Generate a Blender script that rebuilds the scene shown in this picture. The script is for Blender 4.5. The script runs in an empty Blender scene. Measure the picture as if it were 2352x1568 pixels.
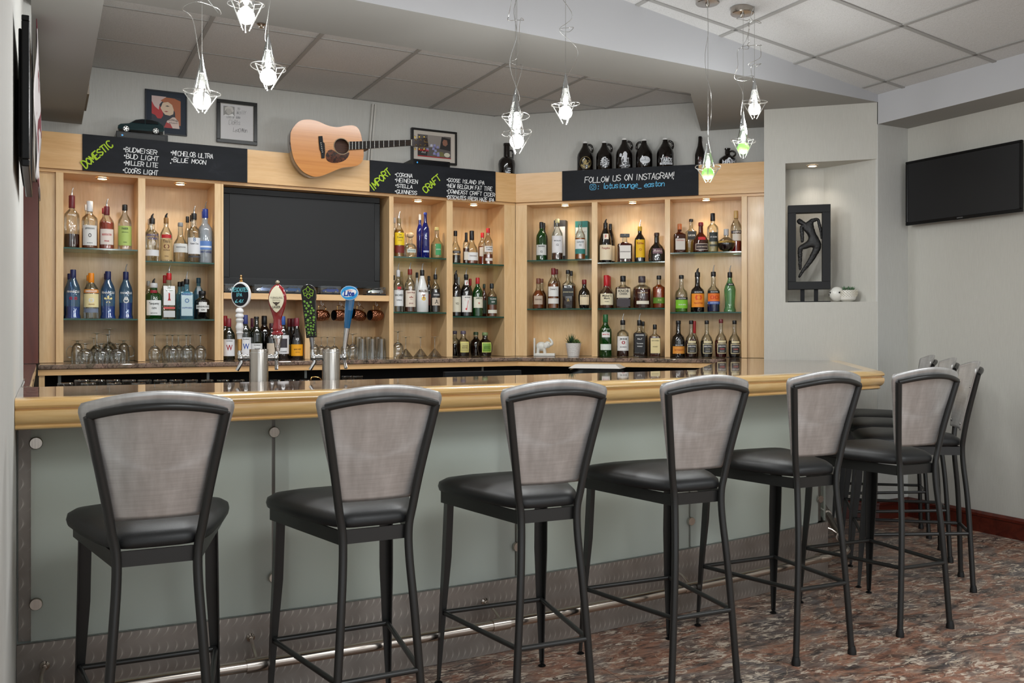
import bpy, math, random
from mathutils import Matrix, Vector
C = bpy.context.scene.collection
S = bpy.context.scene
PI = math.pi
rnd = random.Random(7)

# ---------------------------------------------------------------- camera
FPX, HZ, CAMZ, ANG = 2060.0, 758.5, 1.25, math.radians(62.48)
FW = (math.cos(ANG), math.sin(ANG)); RT = (math.sin(ANG), -math.cos(ANG))
cam = bpy.data.cameras.new('camera'); cam.sensor_width = 36; cam.lens = FPX / 2352 * 36
cam.shift_y = -(784 - HZ) / 2352; cam.clip_start = 0.02
co = bpy.data.objects.new('camera', cam); C.objects.link(co)
co.location = (0, 0, CAMZ); co.rotation_euler = (PI / 2, 0, -(PI / 2 - ANG))
S.camera = co

# ---------------------------------------------------------------- view, world, room light
S.view_settings.view_transform = 'Standard'; S.view_settings.look = 'None'
S.view_settings.gamma = 1; S.view_settings.use_curve_mapping = False
S.view_settings.exposure = -0.06
S.cycles.max_bounces = 8; S.cycles.transparent_max_bounces = 32
S.cycles.caustics_reflective = False; S.cycles.caustics_refractive = False
w = bpy.data.worlds.new('world'); S.world = w; w.use_nodes = True
w.node_tree.nodes['Background'].inputs[0].default_value = (0.90, 0.96, 1.0, 1)
w.node_tree.nodes['Background'].inputs[1].default_value = 1.45

def area(name, loc, size, power, col=(1, .96, .9), rot=(0, 0, 0), sy=None):
    l = bpy.data.lights.new(name, 'AREA'); l.energy = power; l.color = col; l.size = size
    if sy: l.shape = 'RECTANGLE'; l.size_y = sy
    o = bpy.data.objects.new(name, l); C.objects.link(o); o.location = loc; o.rotation_euler = rot
    return o
# unseen fill lights added behind the camera, and one hidden over the aisle
area('front_fill_light', (1.2, 0.2, 2.75), 1.2, 38, (.94, .98, 1))
area('front_fill_light', (3.6, 0.4, 2.65), 1.2, 38, (.94, .98, 1))
area('front_fill_light', (2.3, -1.6, 2.7), 1.2, 38, (.94, .98, 1))

area('aisle_fill_light', (1.5, 4.72, 2.955), 2.6, 44, (.96, .99, 1), sy=.3)  # added fill out of sight behind the beam, brightens the back bar
def ray(px, py):
    u = (px - 1176) / FPX
    return (FW[0] + u * RT[0], FW[1] + u * RT[1], -(py - HZ) / FPX)
def onY(px, py, Y):
    r = ray(px, py); t = Y / r[1]; return Vector((r[0] * t, Y, CAMZ + r[2] * t))
def onX(px, py, X):
    r = ray(px, py); t = X / r[0]; return Vector((X, r[1] * t, CAMZ + r[2] * t))
def onZ(px, py, z):
    r = ray(px, py); t = (z - CAMZ) / r[2]; return Vector((r[0] * t, r[1] * t, z))
NB = (.689, .725); BB = (.725, -.689)          # normal and run of the angled wall
def onN(px, py, c):
    r = ray(px, py); t = c / (r[0] * NB[0] + r[1] * NB[1]); return Vector((r[0] * t, r[1] * t, CAMZ + r[2] * t))
def depth(p): return FW[0] * p[0] + FW[1] * p[1]
RB = math.atan2(BB[1], BB[0])

# ---------------------------------------------------------------- materials
def lin(c): return tuple((x / 255 / 12.92 if x / 255 <= .04045 else ((x / 255 + .055) / 1.055) ** 2.4) for x in c) + (1,)
MATS = {}
class NT:
    def __init__(s, name):
        s.m = bpy.data.materials.new(name); s.m.use_nodes = True; s.t = s.m.node_tree; s.n = s.t.nodes
        s.b = s.n['Principled BSDF']; s.out = s.n['Material Output']
    def node(s, typ, **kw):
        n = s.n.new(typ)
        for k, v in kw.items():
            if hasattr(n, k): setattr(n, k, v)
            else: n.inputs[k.replace('_', ' ')].default_value = v
        return n
    def link(s, a, b): s.t.links.new(a, b)
    def obj(s, scale=(1, 1, 1), rot=(0, 0, 0), src='Object'):
        tc = s.node('ShaderNodeTexCoord'); mp = s.node('ShaderNodeMapping')
        mp.inputs['Scale'].default_value = scale; mp.inputs['Rotation'].default_value = rot
        s.link(tc.outputs[src], mp.inputs[0]); return mp.outputs[0]
    def ramp(s, src, stops):
        r = s.node('ShaderNodeValToRGB'); e = r.color_ramp.elements
        while len(e) < len(stops): e.new(.5)
        for i, (p, c) in enumerate(stops): e[i].position = p; e[i].color = lin(c)
        s.link(src, r.inputs[0]); return r.outputs[0]
    def noise(s, vec, scale, detail=3, rough=.5, dist=0):
        n = s.node('ShaderNodeTexNoise'); n.inputs['Scale'].default_value = scale; n.inputs['Detail'].default_value = detail
        n.inputs['Roughness'].default_value = rough; n.inputs['Distortion'].default_value = dist
        s.link(vec, n.inputs['Vector']); return n.outputs['Fac']
    def bump(s, h, strength, dist=.002):
        b = s.node('ShaderNodeBump'); b.inputs['Strength'].default_value = strength; b.inputs['Distance'].default_value = dist
        s.link(h, b.inputs['Height']); s.link(b.outputs[0], s.b.inputs['Normal'])
    def mix(s, f, a, b, mode='MIX'):
        m = s.node('ShaderNodeMix', data_type='RGBA', blend_type=mode)
        for i, v in ((0, f), (6, a), (7, b)):
            if hasattr(v, 'is_linked') or hasattr(v, 'links'): s.link(v, m.inputs[i])
            elif i == 0: m.inputs[0].default_value = v
            else: m.inputs[i].default_value = lin(v)
        return m.outputs[2]
def plain(name, col, rough=.5, metal=0, coat=0, emit=0):
    if name in MATS: return MATS[name]
    t = NT(name); t.b.inputs['Base Color'].default_value = lin(col); t.b.inputs['Roughness'].default_value = rough
    t.b.inputs['Metallic'].default_value = metal; t.b.inputs['Coat Weight'].default_value = coat
    if emit:
        t.b.inputs['Emission Color'].default_value = lin(col); t.b.inputs['Emission Strength'].default_value = emit
    MATS[name] = t.m; return t.m
def pcol(col, rough=.45, metal=0):
    return plain('paint_%d_%d_%d_%d_%d' % (*col, int(rough * 100), int(metal * 10)), col, rough, metal)

def m_wallpaper(name, col, dark):
    t = NT(name); v = t.obj((420, 420, 14)); n = t.noise(v, 1, 3, .6)
    v2 = t.obj((1, 1, 1)); n2 = t.noise(v2, 90, 2, .6)
    c = t.ramp(n, [(.3, dark), (.7, col)]); t.link(c, t.b.inputs['Base Color']); t.b.inputs['Roughness'].default_value = .75
    a = t.node('ShaderNodeMath', operation='ADD'); t.link(n, a.inputs[0]); t.link(n2, a.inputs[1]); t.bump(a.outputs[0], .25, .002)
    return t.m
def m_tile():
    t = NT('acoustic_tile'); v = t.obj(); n = t.noise(v, 75, 3, .6, .6); n2 = t.noise(v, 210, 2, .5)
    c = t.ramp(n2, [(.3, (190, 190, 188)), (.55, (206, 206, 205))]); t.link(c, t.b.inputs['Base Color']); t.b.inputs['Roughness'].default_value = .9
    t.bump(n, .5, .003); return t.m
def m_wood(name, light, mid, dark, rough=.3, scale=(1.2, 1.2, 1.2), rot=(0, 0, 0), grain='z', coat=.2):
    t = NT(name)
    s = {'z': (9 * scale[0], 9 * scale[1], .9 * scale[2]), 'x': (.9 * scale[0], 9 * scale[1], 9 * scale[2])}[grain]
    v = t.obj(s, rot); n = t.noise(v, 1, 4, .55, 1.6); v2 = t.obj(tuple(k * 9 for k in s), rot); n2 = t.noise(v2, 1, 2, .6, .2)
    c = t.ramp(n, [(.25, dark), (.45, mid), (.62, light), (.8, mid)])
    c2 = t.ramp(n2, [(.3, (240, 234, 224)), (.65, (255, 255, 255))])
    t.link(t.mix(.55, c, c2, 'MULTIPLY'), t.b.inputs['Base Color']); t.b.inputs['Roughness'].default_value = rough
    t.b.inputs['Coat Weight'].default_value = coat; t.b.inputs['Coat Roughness'].default_value = .15
    return t.m
def m_granite():
    t = NT('brown_granite'); v = t.obj((1, 1, 1)); a = t.noise(v, 38, 6, .75, 1.2); b = t.noise(v, 9, 4, .6, 1.0)
    c = t.ramp(a, [(.30, (44, 40, 38)), (.43, (104, 90, 84)), (.53, (160, 140, 128)), (.62, (122, 112, 98)), (.75, (200, 184, 170))])
    c2 = t.ramp(b, [(.35, (150, 160, 140)), (.6, (255, 235, 225))])
    t.link(t.mix(.7, c, c2, 'MULTIPLY'), t.b.inputs['Base Color']); t.b.inputs['Roughness'].default_value = .04
    t.b.inputs['Coat Weight'].default_value = .35; t.b.inputs['Coat Roughness'].default_value = .02; t.b.inputs['Coat IOR'].default_value = 1.5
    return t.m
def m_floor():
    t = NT('brecciated_marble'); A_ = math.radians(-18)
    v = t.obj((.7, 1.0, 1), (0, 0, A_)); vs = t.obj((.85, 2.3, 1), (0, 0, A_))
    big = t.noise(v, 3.1, 4, .6, 1.4); mid = t.noise(vs, 4.5, 6, .68, 1.8); fine = t.noise(vs, 17, 5, .7, 1.2)
    base = t.ramp(mid, [(.34, (66, 62, 62)), (.43, (118, 108, 103)), (.50, (156, 134, 122)), (.58, (176, 162, 152)), (.66, (136, 118, 108))])
    tint = t.ramp(big, [(.36, (170, 176, 184)), (.47, (232, 216, 206)), (.54, (250, 202, 178)), (.62, (206, 200, 198))])
    c = t.mix(1.0, base, tint, 'MULTIPLY')
    fl = t.ramp(fine, [(.52, (0, 0, 0)), (.57, (240, 240, 240))]); gate = t.ramp(t.noise(v, 5.5, 3, .6, 2.0), [(.44, (25, 25, 25)), (.55, (245, 245, 245))])
    c = t.mix(t.mix(1.0, fl, gate, 'MULTIPLY'), c, (232, 216, 196))
    dk = t.ramp(t.noise(vs, 9, 4, .65, 2.2), [(.33, (200, 200, 200)), (.40, (0, 0, 0))]); c = t.mix(dk, c, (58, 52, 50))
    rg = t.node('ShaderNodeTexNoise', noise_dimensions='3D'); rg.inputs['Scale'].default_value = 3.4; rg.inputs['Detail'].default_value = 5; rg.inputs['Distortion'].default_value = 1.6; t.link(vs, rg.inputs['Vector'])
    ab = t.node('ShaderNodeMath', operation='SUBTRACT'); ab.inputs[1].default_value = .5; t.link(rg.outputs['Fac'], ab.inputs[0]); a2 = t.node('ShaderNodeMath', operation='ABSOLUTE'); t.link(ab.outputs[0], a2.inputs[0])
    c = t.mix(t.ramp(a2.outputs[0], [(.002, (190, 190, 190)), (.010, (0, 0, 0))]), c, (206, 184, 158))
    j = t.obj((1, 1, 1)); br = t.node('ShaderNodeTexBrick', offset=0.0); br.inputs['Scale'].default_value = 1; br.inputs['Mortar Size'].default_value = .0013
    br.inputs['Brick Width'].default_value = .61; br.inputs['Row Height'].default_value = .61; br.inputs['Color1'].default_value = (1, 1, 1, 1); br.inputs['Color2'].default_value = (1, 1, 1, 1)
    br.inputs['Mortar'].default_value = (.35, .3, .28, 1); t.link(j, br.inputs['Vector']); c = t.mix(1.0, c, br.outputs['Color'], 'MULTIPLY')
    t.link(c, t.b.inputs['Base Color']); t.b.inputs['Roughness'].default_value = .34; return t.m
def m_brushed(name, col, rough=.3, scale=(220, 220, 3), metal=1, aniso=.0):
    t = NT(name); v = t.obj(scale); n = t.noise(v, 1, 3, .6); v2 = t.obj((7, 7, .8)); n2 = t.noise(v2, 1, 2, .5)
    c = t.ramp(n, [(.25, tuple(int(k * .82) for k in col)), (.75, col)]); c2 = t.ramp(n2, [(.3, (222, 218, 214)), (.7, (255, 255, 255))])
    t.link(t.mix(1, c, c2, 'MULTIPLY'), t.b.inputs['Base Color']); t.b.inputs['Metallic'].default_value = metal
    t.b.inputs['Roughness'].default_value = rough; t.b.inputs['Anisotropic'].default_value = aniso; t.bump(n, .06, .001); return t.m
def m_backsteel():
    t = NT('brushed_steel_back'); n = t.noise(t.obj((10, 10, 520)), 1, 3, .6); n2 = t.noise(t.obj((30, 30, .5)), 1, 3, .6)
    c = t.ramp(n, [(.3, (196, 195, 194)), (.7, (214, 213, 212))]); c2 = t.ramp(n2, [(.3, (226, 225, 224)), (.7, (255, 255, 255))])  # brush lines, plus vertical sheen bands painted into the base colour
    t.link(t.mix(1, c, c2, 'MULTIPLY'), t.b.inputs['Base Color']); t.b.inputs['Metallic'].default_value = .62; t.b.inputs['Roughness'].default_value = .33
    t.b.inputs['Anisotropic'].default_value = .75; tg = t.node('ShaderNodeTangent', direction_type='RADIAL', axis='Z'); t.link(tg.outputs[0], t.b.inputs['Tangent'])
    t.bump(n, .08, .0008); return t.m
def m_swirl():
    # engine-turned sheet: rows of arcs with their bright glints painted into the colour
    t = NT('swirl_polished_steel'); tc = t.node('ShaderNodeTexCoord'); sp = t.node('ShaderNodeSeparateXYZ'); t.link(tc.outputs['Object'], sp.inputs[0])
    def M(op, a, b=None):
        m = t.node('ShaderNodeMath', operation=op)
        for i, v in enumerate((a, b)):
            if v is None: continue
            if isinstance(v, (int, float)): m.inputs[i].default_value = v
            else: t.link(v, m.inputs[i])
        return m.outputs[0]
    P = .026; H = .062
    row = M('FLOOR', M('DIVIDE', sp.outputs['Z'], H)); fz = M('SUBTRACT', M('SUBTRACT', sp.outputs['Z'], M('MULTIPLY', row, H)), H * .5)
    arc = M('DIVIDE', M('MULTIPLY', fz, fz), .05)
    x = M('ADD', M('ADD', sp.outputs['X'], sp.outputs['Y']), arc); ph = M('FRACT', M('DIVIDE', x, P))
    n = t.noise(tc.outputs['Object'], 5, 3, .6)
    g = t.ramp(ph, [(0, (255, 255, 255)), (.16, (90, 90, 90)), (.4, (0, 0, 0)), (.93, (0, 0, 0)), (1, (120, 120, 120))])
    az = M('DIVIDE', M('ABSOLUTE', M('ADD', fz, .006)), H * .5); win = t.ramp(az, [(0, (255, 255, 255)), (.35, (150, 150, 150)), (.8, (10, 10, 10))])
    c = t.mix(t.mix(1, g, win, 'MULTIPLY'), (164, 160, 156), (240, 238, 234))
    c2 = t.ramp(n, [(.3, (205, 196, 190)), (.7, (255, 250, 246))])
    t.link(t.mix(.9, c, c2, 'MULTIPLY'), t.b.inputs['Base Color']); t.b.inputs['Metallic'].default_value = .5; t.b.inputs['Roughness'].default_value = .36
    return t.m
def m_frost():
    t = NT('frosted_glass'); v = t.obj((1, 1, 1)); n = t.noise(v, 1.6, 3, .5)
    c = t.ramp(n, [(.3, (214, 220, 208)), (.7, (224, 232, 224))]); t.link(c, t.b.inputs['Base Color'])
    t.b.inputs['Roughness'].default_value = .28; t.b.inputs['Alpha'].default_value = .42; return t.m
def m_leather():
    t = NT('black_leather'); v = t.obj(); n = t.noise(v, 420, 3, .6); n2 = t.noise(v, 14, 2, .5)
    t.b.inputs['Base Color'].default_value = lin((30, 31, 32)); t.b.inputs['Roughness'].default_value = .42
    t.b.inputs['Specular IOR Level'].default_value = .4
    a = t.node('ShaderNodeMath', operation='ADD'); t.link(n, a.inputs[0]); t.link(n2, a.inputs[1]); t.bump(a.outputs[0], .22, .0015); return t.m
def m_thin(name, tint, gloss=.0, rough=.02, ior=1.45, body=None, bf=0.0):
    """thin-walled glass: tinted see-through with Fresnel gloss, body = cloudy share of colour"""
    if name in MATS: return MATS[name]
    t = NT(name); t.n.remove(t.b)
    tr = t.node('ShaderNodeBsdfTransparent'); tr.inputs[0].default_value = lin(tint)
    gl = t.node('ShaderNodeBsdfGlossy'); gl.inputs['Roughness'].default_value = rough; gl.inputs[0].default_value = (1, 1, 1, 1)
    fr = t.node('ShaderNodeLayerWeight'); fr.inputs[0].default_value = .32
    ma = t.node('ShaderNodeMath', operation='MULTIPLY_ADD'); ma.inputs[1].default_value = .7; ma.inputs[2].default_value = .03 + gloss; ma.use_clamp = True
    t.link(fr.outputs['Fresnel'], ma.inputs[0]); mx = t.node('ShaderNodeMixShader'); t.link(ma.outputs[0], mx.inputs[0])
    src = tr.outputs[0]
    if bf:
        df = t.node('ShaderNodeBsdfDiffuse'); df.inputs[0].default_value = lin(body or tint)
        m2 = t.node('ShaderNodeMixShader'); m2.inputs[0].default_value = bf; t.link(tr.outputs[0], m2.inputs[1]); t.link(df.outputs[0], m2.inputs[2]); src = m2.outputs[0]
    t.link(src, mx.inputs[1]); t.link(gl.outputs[0], mx.inputs[2]); t.link(mx.outputs[0], t.out.inputs[0]); MATS[name] = t.m; return t.m
def m_chalk():
    t = NT('chalkboard_black'); v = t.obj((2, 2, 5)); n = t.noise(v, 2.2, 5, .65, .5)
    t.link(t.ramp(n, [(.35, (24, 26, 30)), (.62, (30, 32, 37)), (.8, (44, 47, 52))]), t.b.inputs['Base Color']); t.b.inputs['Roughness'].default_value = .55; return t.m
M = {
 'wall': m_wallpaper('linen_wallpaper_grey', (206, 206, 202), (196, 196, 191)),
 'wallw': m_wallpaper('linen_wallpaper_warm', (196, 194, 186), (187, 185, 177)),
 'tile': m_tile(), 'tee': plain('ceiling_tee', (158, 157, 154), .6),
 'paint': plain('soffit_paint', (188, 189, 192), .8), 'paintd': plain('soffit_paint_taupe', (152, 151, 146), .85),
 'floor': m_floor(), 'granite': m_granite(),
 'maple': m_wood('maple_veneer', (234, 200, 152), (229, 192, 142), (222, 180, 128)),
 'maplex': m_wood('maple_board', (230, 188, 134), (225, 180, 124), (216, 168, 112), grain='x'),
 'trim': m_wood('maple_bar_rail', (238, 202, 142), (231, 191, 127), (220, 174, 108), rough=.16, grain='x', coat=.6),
 'redwood': m_wood('mahogany_laminate', (104, 48, 34), (92, 41, 29), (74, 32, 23), rough=.35),
 'base': m_wood('mahogany_base', (92, 34, 22), (80, 28, 18), (60, 20, 13), rough=.25, grain='x'),
 'swirl': m_swirl(), 'frost': m_frost(), 'leather': m_leather(),
 'back': m_backsteel(), 'postm': plain('post_steel', (118, 114, 108), .4, .7),
 'steel': m_brushed('brushed_steel', (214, 208, 200), .22, (400, 400, 2)),
 'rail': plain('rail_steel', (196, 186, 176), .22, 1),
 'frame': plain('stool_frame_gunmetal', (36, 36, 35), .34, .1),
 'black': plain('black_plastic', (9, 9, 10), .3), 'blackm': plain('matte_black', (20, 21, 23), .6),
 'screen': plain('dark_screen', (30, 30, 31), .45), 'rubber': plain('black_rubber', (12, 12, 12), .6),
 'chalk': m_chalk(), 'chrome': plain('chrome', (220, 220, 220), .08, 1), 'pale': plain('pale_panel', (226, 233, 226), .6),
}

for k_, v_ in (('chalk', .15), ('black', .25), ('screen', .25), ('blackm', .25)): M[k_].node_tree.nodes['Principled BSDF'].inputs['Specular IOR Level'].default_value = v_
# ---------------------------------------------------------------- mesh building
class MB:
    def __init__(s): s.v = []; s.f = []; s.mi = []; s.cur = 0
    def add(s, vs, fs):
        o = len(s.v); s.v += [tuple(v) for v in vs]; s.f += [tuple(i + o for i in f) for f in fs]; s.mi += [s.cur] * len(fs); return s
    def box(s, a, b, M4=None):
        x0, y0, z0 = a; x1, y1, z1 = b
        vs = [Vector(p) for p in ((x0, y0, z0), (x1, y0, z0), (x1, y1, z0), (x0, y1, z0), (x0, y0, z1), (x1, y0, z1), (x1, y1, z1), (x0, y1, z1))]
        if M4 is not None: vs = [M4 @ v for v in vs]
        return s.add(vs, [(0, 3, 2, 1), (4, 5, 6, 7), (0, 1, 5, 4), (1, 2, 6, 5), (2, 3, 7, 6), (3, 0, 4, 7)])
    def prism(s, poly, z0, z1):       # poly in xy, extruded in z
        n = len(poly); vs = [(p[0], p[1], z0) for p in poly] + [(p[0], p[1], z1) for p in poly]
        return s.add(vs, [tuple(range(n - 1, -1, -1)), tuple(range(n, 2 * n))] + [(i, (i + 1) % n, n + (i + 1) % n, n + i) for i in range(n)])
    def prismy(s, poly, y0, y1):      # poly in xz, extruded in y
        n = len(poly); vs = [(p[0], y0, p[1]) for p in poly] + [(p[0], y1, p[1]) for p in poly]
        return s.add(vs, [tuple(range(n)), tuple(range(2 * n - 1, n - 1, -1))] + [((i + 1) % n, i, n + i, n + (i + 1) % n) for i in range(n)])
    def lathe(s, prof, seg=24, c=(0, 0, 0), sq=0, dr=1.0, cap=True):
        """prof: (r,z) from bottom; sq>0 gives squared-off section for wide rings, dr = depth ratio"""
        rm = max(p[0] for p in prof); vs = []
        for r, z in prof:
            k = sq * max(0, min(1, (r / rm - .45) / .3)); d = 1 + (dr - 1) * max(0, min(1, (r / rm - .4) / .4))
            for i in range(seg):
                a = 2 * PI * (i + .5) / seg; ca, sa = math.cos(a), math.sin(a)
                e = 1 - .72 * k
                x = math.copysign(abs(ca) ** e, ca); y = math.copysign(abs(sa) ** e, sa)
                vs.append((c[0] + r * x, c[1] + r * y * d, c[2] + z))
        n = len(prof); fs = []
        for j in range(n - 1):
            for i in range(seg):
                a = j * seg + i; b = j * seg + (i + 1) % seg; fs.append((a, b, b + seg, a + seg))
        if cap: fs.append(tuple(range(seg - 1, -1, -1))); fs.append(tuple((n - 1) * seg + i for i in range(seg)))
        return s.add(vs, fs)
    def tube(s, pts, r, seg=8, closed=False):
        pts = [Vector(p) for p in pts]; n = len(pts); rr = r if isinstance(r, (list, tuple)) else [r] * n
        vs = []; up = None
        for i, p in enumerate(pts):
            t = (pts[(i + 1) % n] - pts[i - 1]) if closed else (pts[min(i + 1, n - 1)] - pts[max(i - 1, 0)])
            t.normalize()
            if up is None: up = Vector((0, 0, 1)) if abs(t.z) < .9 else Vector((0, 1, 0))
            x = up.cross(t); x.normalize(); y = t.cross(x); up = y
            for k in range(seg):
                a = 2 * PI * k / seg; vs.append(p + (x * math.cos(a) + y * math.sin(a)) * rr[i])
        fs = []
        for j in range(n if closed else n - 1):
            for k in range(seg):
                a = j * seg + k; b = j * seg + (k + 1) % seg; j2 = ((j + 1) % n) * seg
                fs.append((a, b, j2 + (k + 1) % seg, j2 + k))
        if not closed: fs += [tuple(range(seg - 1, -1, -1)), tuple((n - 1) * seg + i for i in range(seg))]
        return s.add(vs, fs)
    def sphere(s, c, r, seg=16, rings=10):
        rr = r if isinstance(r, (tuple, list)) else (r, r, r); vs = [(c[0], c[1], c[2] - rr[2])]
        for j in range(1, rings):
            a = -PI / 2 + PI * j / rings
            for i in range(seg):
                b = 2 * PI * i / seg; vs.append((c[0] + rr[0] * math.cos(a) * math.cos(b), c[1] + rr[1] * math.cos(a) * math.sin(b), c[2] + rr[2] * math.sin(a)))
        vs.append((c[0], c[1], c[2] + rr[2])); L = len(vs) - 1; fs = []
        for i in range(seg):
            fs.append((0, 1 + (i + 1) % seg, 1 + i)); fs.append((L, L - seg + i, L - seg + (i + 1) % seg))
        for j in range(rings - 2):
            for i in range(seg):
                a = 1 + j * seg + i; b = 1 + j * seg + (i + 1) % seg; fs.append((a, b, b + seg, a + seg))
        return s.add(vs, fs)
    def grid(s, fn, nu, nv):
        vs = [fn(i / nu, j / nv) for j in range(nv + 1) for i in range(nu + 1)]
        fs = [(j * (nu + 1) + i, j * (nu + 1) + i + 1, (j + 1) * (nu + 1) + i + 1, (j + 1) * (nu + 1) + i) for j in range(nv) for i in range(nu)]
        return s.add(vs, fs)
    def build(s, name, mat, parent=None, smooth=False, M4=None, bevel=0, bseg=2, solid=0, sub=0, angle=True):
        me = bpy.data.meshes.new(name); vs = [M4 @ Vector(v) for v in s.v] if M4 is not None else s.v
        me.from_pydata([tuple(v) for v in vs], [], s.f); me.validate()
        for m in (mat if isinstance(mat, (list, tuple)) else [mat]): me.materials.append(m)
        if len(me.polygons) == len(s.mi): me.polygons.foreach_set('material_index', s.mi)
        o = bpy.data.objects.new(name, me); C.objects.link(o)
        if smooth: me.shade_smooth()
        if smooth and angle: me.set_sharp_from_angle(angle=math.radians(38))
        if parent: o.parent = parent
        if solid:
            md = o.modifiers.new('solid', 'SOLIDIFY'); md.thickness = solid; md.offset = 0
        if bevel:
            md = o.modifiers.new('bevel', 'BEVEL'); md.width = bevel; md.segments = bseg; md.limit_method = 'ANGLE'
        if sub:
            md = o.modifiers.new('sub', 'SUBSURF'); md.levels = sub; md.render_levels = sub
        return o
def tag(o, label, cat, group=None):
    o['label'] = label; o['category'] = cat
    if group: o['group'] = group
    return o
def thing(name, label, cat, loc=(0, 0, 0), rz=0, group=None, M4=None):
    o = bpy.data.objects.new(name, None); C.objects.link(o); o.empty_display_size = .05
    if M4 is not None: o.matrix_world = M4
    else: o.location = loc; o.rotation_euler = (0, 0, rz)
    return tag(o, label, cat, group)
def struct(o): o['kind'] = 'structure'; return o
def dup(root, loc, rz, label, group=None):
    r = root.copy(); C.objects.link(r); r.location = loc; r.rotation_euler = (0, 0, rz); r['label'] = label
    if group: r['group'] = group
    for ch in list(root.children):
        c = ch.copy(); C.objects.link(c); c.parent = r
        for g in ch.children:
            d = g.copy(); C.objects.link(d); d.parent = c
    return r
def smoothcurve(pts, n=6):
    P = [Vector(p) for p in pts]; out = []
    for i in range(len(P) - 1):
        a = P[max(i - 1, 0)]; b = P[i]; c = P[i + 1]; d = P[min(i + 2, len(P) - 1)]
        for k in range(n):
            t = k / n; out.append(.5 * ((2 * b) + (c - a) * t + (2 * a - 5 * b + 4 * c - d) * t * t + (3 * b - a - 3 * c + d) * t ** 3))
    out.append(P[-1]); return out

# ---------------------------------------------------------------- lettering
def _textmesh(body, size, bold=0):
    c = bpy.data.curves.new('lettering', 'FONT'); c.body = body; c.size = size; c.resolution_u = 2; c.align_x = 'CENTER'; c.offset = bold
    o = bpy.data.objects.new('lettering', c); m = bpy.data.meshes.new_from_object(o)
    vs = [tuple(v.co) for v in m.vertices]; fs = [tuple(p.vertices) for p in m.polygons]
    bpy.data.objects.remove(o); bpy.data.curves.remove(c); bpy.data.meshes.remove(m); return vs, fs
def printed(mb, body, x, z, size, width=None, warp=None, bold=0, slant=0):
    """flat printed letters centred on (x,z); warp maps (x,z)->3D point"""
    vs, fs = _textmesh(body, size, bold * size)
    if not vs: return mb
    x0 = min(v[0] for v in vs); x1 = max(v[0] for v in vs); y0 = min(v[1] for v in vs); y1 = max(v[1] for v in vs)
    k = 1 if width is None else width / max(1e-6, x1 - x0)
    k = min(k, 1.5); ky = 1 if width is None else max(k, min(1, k * 1.35))
    q = []
    for v in vs:
        yy = (v[1] - (y0 + y1) / 2) * ky; xx = (v[0] - (x0 + x1) / 2) * k + slant * yy
        q.append(warp(x + xx, z + yy) if warp else (x + xx, 0, z + yy))
    mb.add(q, fs); return mb
GL = {'A': '00 26 40;12 32', 'B': '00 06 26 35 23 03;23 42 41 20 00', 'C': '45 26 05 02 10 30 41', 'D': '06 00 20 42 44 26 06', 'E': '46 06 00 40;03 33',
 'F': '46 06 00;03 33', 'G': '45 26 05 02 10 30 42 22', 'H': '06 00;46 40;03 43', 'I': '26 20', 'J': '36 31 10 01', 'K': '06 00;46 03 40', 'L': '06 00 40',
 'M': '00 06 22 46 40', 'N': '00 06 40 46', 'O': '20 02 04 26 44 42 20', 'P': '00 06 26 45 43 03', 'Q': '20 02 04 26 44 42 20;22 40', 'R': '00 06 26 45 43 03;23 40',
 'S': '45 26 05 04 42 41 20 01', 'T': '06 46;26 20', 'U': '06 01 20 41 46', 'V': '06 20 46', 'W': '06 10 24 30 46', 'X': '06 40;46 00', 'Y': '06 23 46;23 20', 'Z': '06 46 00 40',
 'l': '26 21 30', 'o': '20 01 03 24 43 41 20', 't': '26 21 30 41;14 44', 'u': '04 01 20 41;44 40', 's': '43 24 03 41 20 01', 'n': '04 00;02 24 43 40', 'g': '43 24 02 10 41;44 4z 2z 0y',
 'e': '02 42 34 13 01 20 40', 'a': '43 24 02 10 41;44 40', '_': '0z 5z', ':': '23 24;20 21', '.': '20 21', '!': '26 22;20 2z', '%': '00 46;05 15;31 41', '-': '03 43', "'": '26 25',
 '*': '13 23 24 14 13', '1': '15 26 20', '2': '05 26 45 00 40', '4': '36 30;36 02 42', '6': '46 13 01 20 41 22 02', '7': '06 46 10'}
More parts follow.
